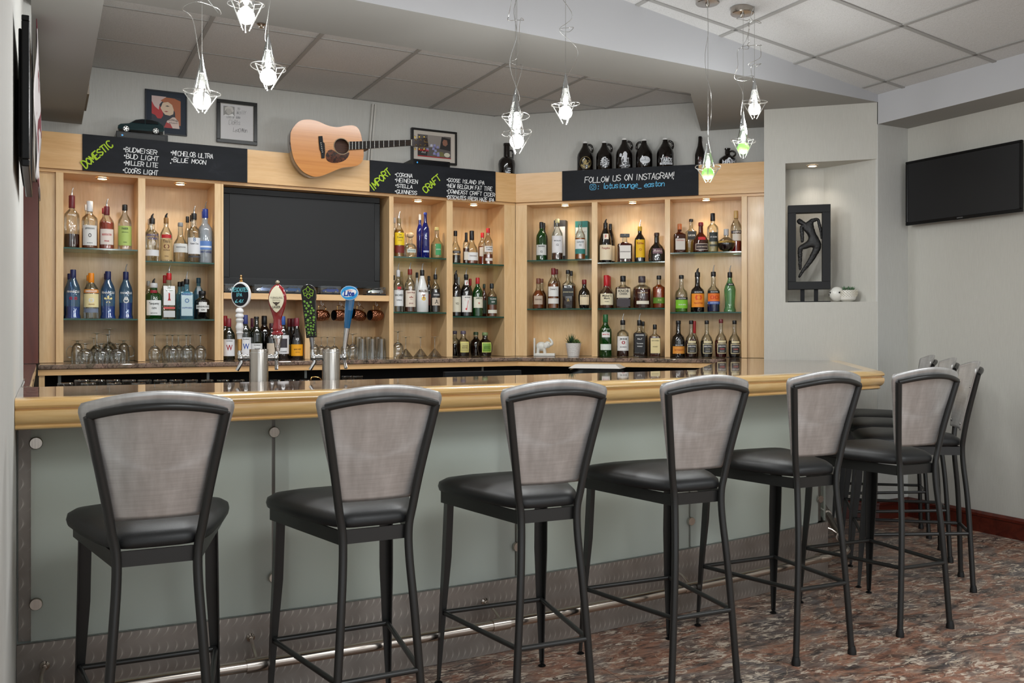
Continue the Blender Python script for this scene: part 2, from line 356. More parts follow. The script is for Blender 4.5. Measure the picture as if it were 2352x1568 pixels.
def chalk(mb, text, x, z, h, wd=None, th=.0035, rot=0, slant=.12, warp=None, gap=.28, seed=0):
    """hand-lettered strokes, starting at (x,z) baseline; wd = total width to fit"""
    cnt = 0; R = random.Random(len(text) + seed + ord(text[0])); adv = []; tx = 0
    for ch in text:
        wch = .36 if ch in "I.:!'" else (.5 if ch == ' ' else (.46 if ch in 'l*' else .66))
        adv.append(tx); tx += wch + .17
    tot = tx * h; sx = 1 if wd is None else wd / tot; cr, sr = math.cos(rot), math.sin(rot)
    def P(a): return (int(a[0]), {'z': -1.3, 'y': -.6}.get(a[1]) if a[1] in 'zy' else int(a[1]))
    for ch, ax in zip(text, adv):
        if ch == ' ': continue
        g = GL.get(ch) or GL.get(ch.upper()) or ''
        jy = R.uniform(-.05, .05) * h; js = R.uniform(.92, 1.06)
        for st in g.split(';'):
            pp = []
            for a in st.split():
                u, v = P(a); off = 2 if ch in "I.:!'" else 0
                lx = ((u - off) / 6 * (1.0 if not off else .8) + (.1 if off else 0) + ax) * h * sx; lz = v / 6 * h * js + jy; lx += slant * lz * sx
                pp.append((x + lx * cr - lz * sr, z + lx * sr + lz * cr))
            if len(pp) > 2:
                closed = pp[0] == pp[-1]; q = []
                for i in range(len(pp) - 1):
                    a = pp[i - 1] if i else pp[0]; b = pp[i]; c = pp[i + 1]; d = pp[min(i + 2, len(pp) - 1)]
                    rounded = ch in 'BCDGJOPQRSUogsnuetla2650*'
                    for k in range(3 if rounded else 1):
                        t = k / (3 if rounded else 1); q.append(tuple(.5 * (2 * b[m] + (c[m] - a[m]) * t + (2 * a[m] - 5 * b[m] + 4 * c[m] - d[m]) * t * t + (3 * b[m] - a[m] - 3 * c[m] + d[m]) * t ** 3) for m in (0, 1)))
                q.append(pp[-1]); pp = q
            for a, b in zip(pp[:-1], pp[1:]):
                dx, dz = b[0] - a[0], b[1] - a[1]; L = math.hypot(dx, dz) or 1e-6; e = th * .35 / L
                nx, nz = -dz / L * th / 2, dx / L * th / 2; ax_, az_ = a[0] - dx * e, a[1] - dz * e; bx_, bz_ = b[0] + dx * e, b[1] + dz * e
                pts = [(ax_ + nx, az_ + nz), (bx_ + nx, bz_ + nz), (bx_ - nx, bz_ - nz), (ax_ - nx, az_ - nz)]
                cnt += 1; mb.add([warp(*p) if warp else (p[0], -cnt * 3e-6, p[1]) for p in pts], [(3, 2, 1, 0)])
    return mb
# ================================================================ THE ROOM
ZT = 1.05                                    # top of bar and back counter
YA, YW = 6.15, 6.47                          # cabinet face, wall plane (straight run)
NF, NW = 6.687, 6.90                         # the same for the angled run
NN = 6.35                                    # plane of the wall with the niche
PC = Vector((4.87, 4.128, 0)); XR = 5.16
ZB = 2.754
def polyobj(name, mat, vs, fs, **k): return MB().add(vs, fs).build(name, mat, **k)
struct(polyobj('floor', M['floor'], [(-3, -5, 0), (7, -5, 0), (7, 8, 0), (-3, 8, 0)], [(0, 1, 2, 3)]))
cornW = Vector(((NW - YW * NB[1]) / NB[0], YW, 0))
struct(MB().box((-1.2, YW, 0), (cornW.x + .05, YW + .1, 3.1)).build('wall_back', M['wall']))
def nb(c, s): return Vector((NB[0] * c + BB[0] * s, NB[1] * c + BB[1] * s, 0))     # point on angled frame
def s_of(p): return p[0] * BB[0] + p[1] * BB[1]
sW = s_of(cornW)
def angbox(mb, s0, s1, n0, n1, z0, z1):
    a, b, c, d = nb(n0, s0), nb(n0, s1), nb(n1, s1), nb(n1, s0)
    return mb.prism([(a.x, a.y), (b.x, b.y), (c.x, c.y), (d.x, d.y)], z0, z1)
struct(angbox(MB(), sW, 1.6, NW, NW + .1, 0, 3.1).build('wall_back_right', M['wall']))
# niche wall
pL = onN(1755, 600, NN); sL = s_of(pL); sR = s_of(PC); 
n0 = onN(1804, 375, NN); n1 = onN(2015, 367, NN); n2 = onN(1803, 694, NN)
sN0, sN1 = s_of(n0), s_of(n1); zt, zb_ = n0.z, n2.z
mb = MB(); angbox(mb, sL, sN0, NN, NN + .32, 0, 2.9); angbox(mb, sN0, sR, NN, NN + .32, zt, 2.9); angbox(mb, sN0, sR, NN, NN + .32, 0, zb_)
ND = .26; sM = s_of(onN(1892, 500, NN + ND))
a, b, c, d, e = nb(NN + ND, sN0), nb(NN + ND, sM), nb(NN + .002, sN1), nb(NN + .32, sN1), nb(NN + .32, sN0)
mb.prism([(q.x, q.y) for q in (a, b, c, nb(NN + .004, sR), nb(NN + .32, sR), e)], zb_, zt)
struct(mb.build('wall_niche', M['wallw']))
struct(MB().box((PC.x, PC.y, 0), (XR + .1, PC.y + .3, 2.9)).build('wall_pier', M['wall']))
struct(MB().box((XR, -4, 0), (XR + .1, PC.y + .1, 2.9)).build('wall_right', M['wallw']))
# left wall: stub up to the pass-through, then a header over it
struct(MB().box((-.30, 1.5, 0), (-.078, 4.2, 3.6)).box((-.30, 4.2, 2.14), (-.05, YW, 3.6)).build('wall_left', M['wall']))
struct(MB().box((-1.2, 4.2, 0), (-1.1, YW, 3.6)).build('wall_left_room', M['wall']))
# mahogany panel and side counter inside the pass-through
tag(MB().box((-.42, 6.08, ZT + .002), (-.034, 6.14, 2.138)).build('wall_cladding_panel', M['redwood']), 'tall dark mahogany laminate panel beside the left end of the back bar', 'wall panel')
# skirting
def bboard(name, pts):
    mb = MB(); prof = [(0, 0), (.014, 0), (.014, .095), (.02, .1), (.02, .115), (.008, .13), (0, .13)]
    rings = []
    for i, (p, nrm) in enumerate(pts):
        rings.append([(p[0] + nrm[0] * a, p[1] + nrm[1] * a, z) for a, z in prof])
    n = len(prof)
    for i in range(len(rings) - 1):
        mb.add(rings[i] + rings[i + 1], [(k, (k + 1) % n, n + (k + 1) % n, n + k) for k in range(n)])
    return struct(mb.build(name, M['base']))
bboard('baseboard_right', [((XR, -4), (-1, 0)), ((XR, PC.y), (-1, -.0))])
bboard('baseboard_pier', [((XR, PC.y), (0, -1)), ((PC.x, PC.y), (-.3, -1)), (tuple(nb(NN, s_of(PC) - .25))[:2], (-NB[0], -NB[1]))])
# ceilings
ZC = 2.975
struct(MB().box((-.4, 4.4, ZC), (5.2, 6.8, ZC + .05)).build('ceiling_back', M['tile']))
SL = .112; zf0 = 2.804 + SL * PC.x
def zf(x): return zf0 - SL * x
struct(MB().add([(-1, -5, zf(-1)), (6, -5, zf(6)), (6, 4.35, zf(6)), (-1, 4.35, zf(-1)), (-1, -5, zf(-1) + .05), (6, -5, zf(6) + .05), (6, 4.35, zf(6) + .05), (-1, 4.35, zf(-1) + .05)],
     [(0, 3, 2, 1), (4, 5, 6, 7), (0, 1, 5, 4), (1, 2, 6, 5), (2, 3, 7, 6), (3, 0, 4, 7)]).build('ceiling_front', M['tile']))
tw = .012
mb = MB()
for k in range(-1, 8): x = .82 + .61 * k; mb.box((x - tw, 4.45, ZC - .006), (x + tw, YW, ZC + .001))
for y in (5.22, 5.83, 4.61): mb.box((-.4, y - tw * .6, ZC - .004), (cornW.x + 1.6, y + tw * .6, ZC + .001))
mb.box((-.4, YW - .02, ZC - .004), (cornW.x, YW, ZC + .001)); angbox(mb, sW, 1.6, NW - .02, NW, ZC - .004, ZC)
struct(mb.build('ceiling_back_grid', M['tee']))
mb = MB()
def tee(x0, y0, x1, y1, dz=.006):
    mb.add([(x0, y0, zf(x0) - dz), (x1, y0, zf(x1) - dz), (x1, y1, zf(x1) - dz), (x0, y1, zf(x0) - dz), (x0, y0, zf(x0) + .001), (x1, y0, zf(x1) + .001), (x1, y1, zf(x1) + .001), (x0, y1, zf(x0) + .001)],
           [(0, 3, 2, 1), (4, 5, 6, 7), (0, 1, 5, 4), (1, 2, 6, 5), (2, 3, 7, 6), (3, 0, 4, 7)])
for k in range(-6, 2): x = 4.09 + .61 * k; tee(x - tw, -4, x + tw, 4.1)
for k in range(0, 13): y = 3.93 - .62 * k; tee(-.5, y - tw, PC.x + .02, y + tw)
struct(mb.build('ceiling_front_grid', M['tee']))
# beam across the room, running into the soffit over the right end of the back bar
bf0, bf1 = Vector((-.3, 3.88, 0)), Vector((PC.x, PC.y, 0)); bb0, bb1 = (-.3, 4.45), None
e0 = onZ(1586, 214, ZB); e1 = onN(1610, 301, NW); e1p = (nb(NW, s_of(e1))); 
q = [(-.3, 3.88), (PC.x, PC.y), tuple(nb(NW, s_of(nb(NN, sL)) ))[:2], (e1p.x, e1p.y), (e0.x, e0.y), (-.3, 4.45)]
q[2] = tuple(nb(NW + .0, sL + .02))[:2]
q.insert(2, tuple(nb(NN, sL + .02))[:2]); q.insert(2, tuple(nb(NN + .001, sR))[:2])
n = len(q)
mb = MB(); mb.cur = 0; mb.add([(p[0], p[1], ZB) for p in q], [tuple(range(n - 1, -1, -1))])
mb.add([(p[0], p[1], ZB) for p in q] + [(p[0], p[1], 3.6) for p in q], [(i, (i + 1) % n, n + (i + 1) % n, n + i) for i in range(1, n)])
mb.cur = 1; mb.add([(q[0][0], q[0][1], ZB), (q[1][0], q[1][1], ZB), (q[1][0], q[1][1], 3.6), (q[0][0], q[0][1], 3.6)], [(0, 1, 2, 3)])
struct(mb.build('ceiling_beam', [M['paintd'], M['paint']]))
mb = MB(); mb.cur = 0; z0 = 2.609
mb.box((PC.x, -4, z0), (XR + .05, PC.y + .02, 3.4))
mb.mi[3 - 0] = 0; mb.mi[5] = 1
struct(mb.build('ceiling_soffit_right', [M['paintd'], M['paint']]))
so = onZ(188, 284, 2.59)
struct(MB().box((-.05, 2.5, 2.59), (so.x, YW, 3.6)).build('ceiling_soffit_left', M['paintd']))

# ================================================================ BACK BAR
def frameA(x, z=0, y=YA): return Matrix.Translation((x, y, z))
def xa(px): return onY(px, 700, YA).x
def sb(px): return s_of(onN(px, 700, NF))
cornF = Vector(((NF - YA * NB[1]) / NB[0], YA, 0)); sF = s_of(cornF)
ZH0, ZH1 = 2.237, 2.458
MF = Matrix.Translation(nb(NF, 0)) @ Matrix.Rotation(RB, 4, 'Z')      # local x along the angled run, local y away from the room
def GA(z): return z
def shelf_mat():
    if 'shelfglass' not in MATS:
        m_thin('shelfglass', (214, 232, 222), .04)
        plain('shelf_edge_green', (18, 74, 60), .12)
    return [MATS['shelfglass'], MATS['shelf_edge_green']]
def cabinet(label, M4, D, bays, left, right, shelves, z0=ZT, z1=ZH0, ls=None, rs=None):
    """bays: list of (x0,x1) openings in local x; uprights fill what is between; shelves: list per bay of z"""
    t = thing('shelf_cabinet', label, 'cabinet', M4=M4); z0 += .0015; z1 -= .0015
    MB().box((left, D - .012, z0), (right, D - .001, z1)).build('back_panel', M['maple'], t)
    MB().box((left, 0, z1 - .018), (right, D - .012, z1)).build('top_panel', M['maplex'], t)
    edges = [left] + [v for b in bays for v in b] + [right]
    for i in range(0, len(edges), 2):
        a_, b_ = edges[i], edges[i + 1]
        if i == 0 and ls: MB().box((a_, .022, z0), (ls - .0005, D - .012, z1 - .018)).build('side_panel', M['maple'], t, bevel=.001); a_ = ls
        if i == len(edges) - 2 and rs: MB().box((rs + .0005, .022, z0), (b_, D - .012, z1 - .018)).build('side_panel', M['maple'], t, bevel=.001); b_ = rs
        MB().box((a_, 0, z0), (b_, D - .012, z1 - .018)).build('upright', M['maple'], t, bevel=.0015)
    for (a, b), zs in zip(bays, shelves):
        for z in zs:
            mb = MB(); mb.box((a + .001, .012, z - .009), (b - .001, D - .014, z)); mb.cur = 1; mb.box((a + .001, .006, z - .009), (b - .001, .0118, z))
            mb.build('glass_shelf', shelf_mat(), t)
    return t
xs = {p: xa(p) for p in (92, 128, 145.7, 317, 334, 493, 512, 894, 904, 1026, 1040, 1158.5, 1184)}
SHA = {1: (1.762, 1.323), 2: (1.695, 1.323), 4: (1.787, 1.384), 5: (1.756, 1.356)}
X0 = -.03
cabinet('maple shelf cabinet with two open bays at the left end of the back bar', Matrix.Translation((0, YA, 0)), YW - YA - .001,
    [(xs[145.7], xs[317]), (xs[334], xs[493])], X0, xs[512] - .012, [SHA[1], SHA[2]], ls=xs[128])
tvc = cabinet('wide maple cabinet bay that houses the large television', Matrix.Translation((0, YA, 0)), YW - YA - .001,
    [(xs[512] + .004, xs[894])], xs[512] - .011, xs[904] - .011, [()])
zl = 1.5
MB().box((xs[512] + .005, .0, zl - .04), (xs[894] - .001, YW - YA - .014, zl)).build('ledge', M['maplex'], tvc)
xp0, xp1 = onY(700.5, 800, YA + .02).x, onY(712, 800, YA + .02).x
MB().box((xp0, .02, ZT + .002), (xp1, YW - YA - .014, zl - .041)).build('partition', M['maple'], tvc)
cabinet('maple shelf cabinet with two narrow bays right of the television', Matrix.Translation((0, YA, 0)), YW - YA - .001,
    [(xs[904], xs[1026]), (xs[1040], xs[1158.5])], xs[904] - .0105, cornF.x - .001, [SHA[4], SHA[5]])
ss = {p: sb(p) for p in (1184, 1210, 1359, 1372, 1527, 1539, 1703, 1716, 1755)}
SHB = {6: (onN(1211, 597.4, NF).z, onN(1210, 708.8, NF).z), 7: (onN(1373, 602.6, NF).z, onN(1371.7, 708, NF).z), 8: (onN(1541, 580, NF).z, onN(1539.6, 716.7, NF).z)}
cabinet('maple shelf cabinet with three bays on the angled wall', MF, NW - NF - .001,
    [(ss[1210], ss[1359]), (ss[1372], ss[1527]), (ss[1539], ss[1703])], sF + .0012, ss[1755] + .03, [SHB[6], SHB[7], SHB[8]], rs=ss[1716])
# header boards
hb = thing('header_board', 'long maple fascia board over the straight run of back bar shelves', 'fascia')
MB().box((-.03, YA - .022, ZH0 - .0), (cornF.x - .008, YA - .001, ZH1)).build('board', M['maplex'], hb)
MB().box((-.03, YA, ZH0), (cornF.x - .01, YW - .002, ZH0 + .015)).build('soffit_panel', M['maplex'], hb)
hb2 = thing('header_board', 'shorter maple fascia board over the angled run of shelves', 'fascia', M4=MF)
MB().box((sF - .0075, -.022, ZH0), (ss[1755] + .03, -.001, ZH1)).build('board', M['maplex'], hb2)
MB().box((sF + .001, 0, ZH0), (ss[1755] + .03, NW - NF - .002, ZH0 + .015)).build('soffit_panel', M['maplex'], hb2)
# cabinet tops, to stand things on
MB().box((-.03, YA - .001, ZH1 - .02), (cornF.x - .01, YW - .002, ZH1 - .001)).build('top_board', M['maplex'], hb)
MB().box((sF + .001, -.001, ZH1 - .02), (ss[1755] + .03, NW - NF - .002, ZH1 - .001)).build('top_board', M['maplex'], hb2)
# counter
YCF, NCF = 5.90, 6.43
def isect(Y, n): return ((n - Y * NB[1]) / NB[0], Y)
fA = isect(YCF, NCF); wA = isect(YW - .001, NW - .001)
cR0 = nb(NCF, s_of(nb(NCF, 0)) + 0); 
gEnd0 = onZ(1662, 826, ZT); sE = s_of(gEnd0)
bc = thing('back_counter', 'granite topped back bar counter with maple edge strip', 'counter')
gp = [(-.035, YCF), fA, tuple(nb(NCF, sE))[:2], tuple(nb(NF - .002, sE))[:2], tuple(nb(NW - .002, sE))[:2], tuple(wA), (-.035, YW - .002)]
MB().prism(gp, ZT - .03, ZT).build('granite_top', M['granite'], bc, bevel=.008, bseg=3)
ins = .012; fA2 = isect(YCF + ins, NCF + ins); fA3 = isect(YCF + ins + .02, NCF + ins + .02)
MB().prism([(-.035, YCF + ins), fA2, tuple(nb(NCF + ins, sE - .0))[:2], tuple(nb(NCF + ins + .02, sE))[:2], fA3, (-.035, YCF + ins + .02)], ZT - .0645, ZT - .031).build('edge_strip', M['maplex'], bc)
fB = isect(YCF + .3, NCF + .3)
MB().prism([(-.01, YCF + .3), fB, tuple(nb(NCF + .3, sE))[:2], tuple(nb(NW - .01, sE))[:2], isect(YW - .01, NW - .01), (-.01, YW - .01)], .08, ZT - .031).build('cabinet_body', M['blackm'], bc)
MB().prism([(-.03, YCF + .02), (.0, YCF + .02), (.0, YW - .01), (-.03, YW - .01)], 0, ZT - .031).build('end_panel', M['maple'], bc)
# brackets carrying the counter
grey = pcol((120, 122, 118), .35, .8)
for px in (136, 470, 690, 1090):
    x = onY(px, 860, YCF + .2).x
    MB().prism([(x - .008, YCF + .06), (x + .008, YCF + .06), (x + .008, YCF + .299), (x - .008, YCF + .299)], ZT - .12, ZT - .032).build('bracket', grey, bc)
# side counter seen through the pass-through
sc = thing('side_counter', 'granite side counter running toward the camera at far left', 'counter')
MB().prism([(-.9, 4.23), (-.0765, 4.23), (-.0765, 3.64), (-.04, 3.64), (-.04, 6.075), (-.9, 6.075)], ZT - .03, ZT).build('granite_top', M['granite'], sc, bevel=.008, bseg=3)
MB().box((-.88, 4.26, 0.0), (-.07, 6.07, ZT - .031)).build('cabinet_body', M['blackm'], sc)

# ================================================================ FRONT BAR
def yt(x): return 2.91 + .03 * (x - 1.3) ** 2
def yk(x): return 3.105 + .03 * (x - 1.2) ** 2
E0 = Vector((3.70, yt(3.66) + .0, 0)); E0 = onZ(2032, 865, 1.02); E0.z = 0
pE = onN(1938.7, 825, NN); E1 = Vector((pE.x, pE.y, 0)) ; ed = (E1 - E0).normalized(); en = Vector((ed.y, -ed.x, 0))
XL = -.077
xsr = [XL + (E0.x - .0 - XL) * i / 24 for i in range(24)]
front = [Vector((x, yt(x), 0)) for x in xsr] + [E0]
# push the fitted curve so it ends in the corner exactly
dy = E0.y - yt(E0.x); front = [Vector((p.x, p.y + dy * max(0, (p.x - 1.3) / (E0.x - 1.3)) ** 2, 0)) for p in front[:-1]] + [E0]
bar = thing('bar_counter', 'long curved customer bar with polished granite top, maple rail and frosted glass front', 'bar')
inner = [onZ(1662, 826, ZT), nb(NF - .003, sE), nb(NF - .003, sb(1755)), nb(NN - .002, s_of(pL) + .002)]
tw_ = .095
def offs(pts, d):
    out = []
    for i, p in enumerate(pts):
        t = (pts[min(i + 1, len(pts) - 1)] - pts[max(i - 1, 0)]).normalized(); out.append(Vector((p.x - t.y * d, p.y + t.x * d, 0)))
    return out
def rail_line(d):   # line offset inward by d, with a clean mitre at the corner
    f = offs(front, d)[:-1]; a = f[-1]; b = f[-2]; dirf = (a - b).normalized(); c = E0 - en * d
    det = dirf.x * (-ed.y) - dirf.y * (-ed.x); r = c - a; t = (r.x * (-ed.y) - r.y * (-ed.x)) / det
    corner = a + dirf * t; k = (NN - .002 - (corner.x * NB[0] + corner.y * NB[1])) / (ed.x * NB[0] + ed.y * NB[1]); end = corner + ed * k
    f[0] = Vector((XL, f[0].y, 0)); return f + [corner, end]
gi = rail_line(tw_ - .001)
yb = 3.575
poly = [(p.x, p.y) for p in gi] + [(nb(NN - .002, s_of(pL) + .002).x, nb(NN - .002, s_of(pL) + .002).y), tuple(nb(NF - .003, sb(1755)))[:2], tuple(nb(NF - .003, sE + .001))[:2], tuple(nb(NCF, sE + .001))[:2], (2.93, yb + .03), (2.5, yb - .02), (1.2, yb - .05), (XL, yb + .02)]
MB().prism(poly, ZT - .032, ZT).build('granite_top', M['granite'], bar)
prof = [(.094, ZT + .0), (.03, ZT), (.012, ZT - .004), (.002, ZT - .012), (0, ZT - .02), (.004, ZT - .0265), (.012, ZT - .028), (.012, ZT - .031), (.003, ZT - .034), (.0, ZT - .045), (.003, ZT - .06), (.012, ZT - .072), (.022, ZT - .078),
        (.022, ZT - .081), (.018, ZT - .084), (.02, ZT - .088), (.03, ZT - .092), (.17, ZT - .092), (.17, ZT - .034), (.094, ZT - .034)]
rings = [rail_line(d) for d, z in prof]; nR = len(rings[0]); mb = MB()
mb.add([(rings[j][i].x, rings[j][i].y, prof[j][1]) for i in range(nR) for j in range(len(prof))],
       [(i * len(prof) + j, i * len(prof) + (j + 1) % len(prof), (i + 1) * len(prof) + (j + 1) % len(prof), (i + 1) * len(prof) + j) for i in range(nR - 1) for j in range(len(prof))]
       + [tuple(range(len(prof) - 1, -1, -1)), tuple((nR - 1) * len(prof) + j for j in range(len(prof)))])
mb.build('maple_rail', M['trim'], bar, smooth=True)
# body
K0 = Vector((3.53, 3.30, 0)); xk = [XL + (K0.x - XL) * i / 20 for i in range(20)]
dk = K0.y - yk(K0.x)
kick = [Vector((x, yk(x) + dk * max(0, (x - 1.2) / (K0.x - 1.2)) ** 2, 0)) for x in xk] + [K0]
def kline(d):
    f = offs(kick, d)[:-1]; a = f[-1]; b = f[-2]; dirf = (a - b).normalized(); c = K0 - en * d
    det = dirf.x * (-ed.y) - dirf.y * (-ed.x); r = c - a; t = (r.x * (-ed.y) - r.y * (-ed.x)) / det
    corner = a + dirf * t; k = (NN - .004 - (corner.x * NB[0] + corner.y * NB[1])) / (ed.x * NB[0] + ed.y * NB[1]); f[0] = Vector((XL, f[0].y, 0)); return f + [corner, corner + ed * k]
def sheet(name, d0, d1, z0, z1, mat, sub=None, parent=bar, **kw):
    a = kline(d0); b = kline(d1)
    if sub: a = a[sub[0]:sub[1]]; b = b[sub[0]:sub[1]]
    n = len(a); vs = []
    for i in range(n): vs += [(a[i].x, a[i].y, z0), (a[i].x, a[i].y, z1), (b[i].x, b[i].y, z1), (b[i].x, b[i].y, z0)]
    fs = [(i * 4 + k, i * 4 + (k + 1) % 4, i * 4 + 4 + (k + 1) % 4, i * 4 + 4 + k) for i in range(n - 1) for k in range(4)] + [(3, 2, 1, 0), (n * 4 - 4, n * 4 - 3, n * 4 - 2, n * 4 - 1)]
    return MB().add(vs, fs).build(name, mat, parent, **kw)
ZK = .279
sheet('kick_plate', 0, .012, .001, ZK, M['swirl'])
sheet('body_panel', .05, .07, .001, ZT - .093, M['pale'])
def kpt(x, d):
    y = yk(x) + dk * max(0, (x - 1.2) / (K0.x - 1.2)) ** 2; sl = .06 * (x - 1.2) + 2 * dk * max(0, (x - 1.2)) / (K0.x - 1.2) ** 2
    n = Vector((-sl, 1, 0)).normalized(); return Vector((x, y, 0)) + n * d
def slab(name, x0, x1, d0, d1, z0, z1, mat, par=bar):
    N = 8; mb = MB(); vs = []
    for i in range(N + 1):
        x = x0 + (x1 - x0) * i / N; p = kpt(x, d0); q = kpt(x, d1); vs += [(p.x, p.y, z0), (p.x, p.y, z1), (q.x, q.y, z1), (q.x, q.y, z0)]
    return mb.add(vs, [(i * 4 + k, i * 4 + (k + 1) % 4, i * 4 + 4 + (k + 1) % 4, i * 4 + 4 + k) for i in range(N) for k in range(4)] + [(3, 2, 1, 0), (N * 4, N * 4 + 1, N * 4 + 2, N * 4 + 3)]).build(name, mat, par)
seams = [-.045, .70, 1.647, 2.555, 3.47]
for i in range(4):
    slab('glass_panel', seams[i] + .006, seams[i + 1] - .006, .012, .021, ZK + .004, ZT - .094, M['frost'])
for i, x in enumerate(seams):
    w0, w1 = (-.03, .012) if i == 0 else (-.06, .055)
    if i == 4: w0, w1 = -.05, .04
    slab('metal_post', x + w0, x + w1, .028, .049, ZK + .002, ZT - .094, M['swirl'] if i == 0 else M['postm'])
    for z in (.90, .40):
        p = kpt(x + .02 * (i == 0), .012); mb = MB(); R_ = Matrix.Translation((p.x, p.y, z)) @ Matrix.Rotation(PI / 2, 4, 'X')
        mb.lathe([(.017, .0), (.019, .002), (.019, .012), (.017, .015)], 24); mb.lathe([(.008, -.03), (.008, 0)], 12)
        mb.build('standoff', M['steel'], bar, smooth=True, M4=R_)
# end face toward the side stools: frosted panel, post
c0, c1 = kline(.012)[-2:], kline(.021)[-2:]
MB().prism([(c0[0].x, c0[0].y), (c0[1].x, c0[1].y), (c1[1].x, c1[1].y), (c1[0].x, c1[0].y)], ZK + .004, ZT - .094).build('end_glass_panel', M['frost'], bar)
# foot rail with brackets
fr = thing('foot_rail', 'polished steel tube foot rail along the bottom of the bar', 'foot rail')
ra = kline(-.13); k0 = K0 + en * .13; zr = .158
pts = [Vector((p.x, p.y, zr)) for p in ra[:-2]]; c2_ = K0 + en * .085; f1, f2 = ra[-3], ra[-4]; df = (f1 - f2).normalized(); rr_ = c2_ - f1; dt = df.x * (-ed.y) + df.y * ed.x
tt = (rr_.x * (-ed.y) + rr_.y * ed.x) / dt; cor = f1 + df * tt; pts += [Vector((cor.x - .03, cor.y - .003, zr)), Vector((cor.x + .01, cor.y + .02, zr)), Vector((cor.x + .03, cor.y + .05, zr))]
pts += [Vector((cor.x, cor.y, zr)) + ed * t for t in (.15, .5, 1.0, 1.3)]
MB().tube(pts, .019, 14).build('tube', M['rail'], fr, smooth=True)
for i, x in enumerate((-.0, .62, 1.50, 2.42, 3.30)):
    p = kpt(x, -.13); b = kpt(x, 0)
    MB().tube([(p.x - .035, p.y, zr), (p.x + .035, p.y, zr)], .0235, 14).build('collar', M['rail'], fr, smooth=True)
    mb = MB(); 
    for dz in (.05, -.05):
        mb.tube(smoothcurve([(p.x, p.y, zr + math.copysign(.012, dz)), (p.x, p.y + .06, zr + dz * .8), (b.x, b.y - .008, zr + dz)], 5), .006, 8)
        mb.lathe([(.0145, 0), (.0145, .005), (.008, .01), (.007, .016)], 14)
        k = len(mb.v) - 4 * 14
        for j in range(k, len(mb.v)):
            v = mb.v[j]; mb.v[j] = (b.x + v[0], b.y - v[2] - .001, zr + dz + v[1])
    mb.build('bracket', M['rail'], fr, smooth=True)
for t in (.35, .95):
    p = Vector((cor.x, cor.y, zr)) + ed * t; b = p - en * .085
    MB().tube([p - ed * .035, p + ed * .035], .0235, 14).build('collar', M['rail'], fr, smooth=True)
    MB().tube([p, p - en * .04 + Vector((0, 0, .03)), b + en * .004 + Vector((0, 0, .045))], .006, 8).build('bracket', M['rail'], fr, smooth=True)

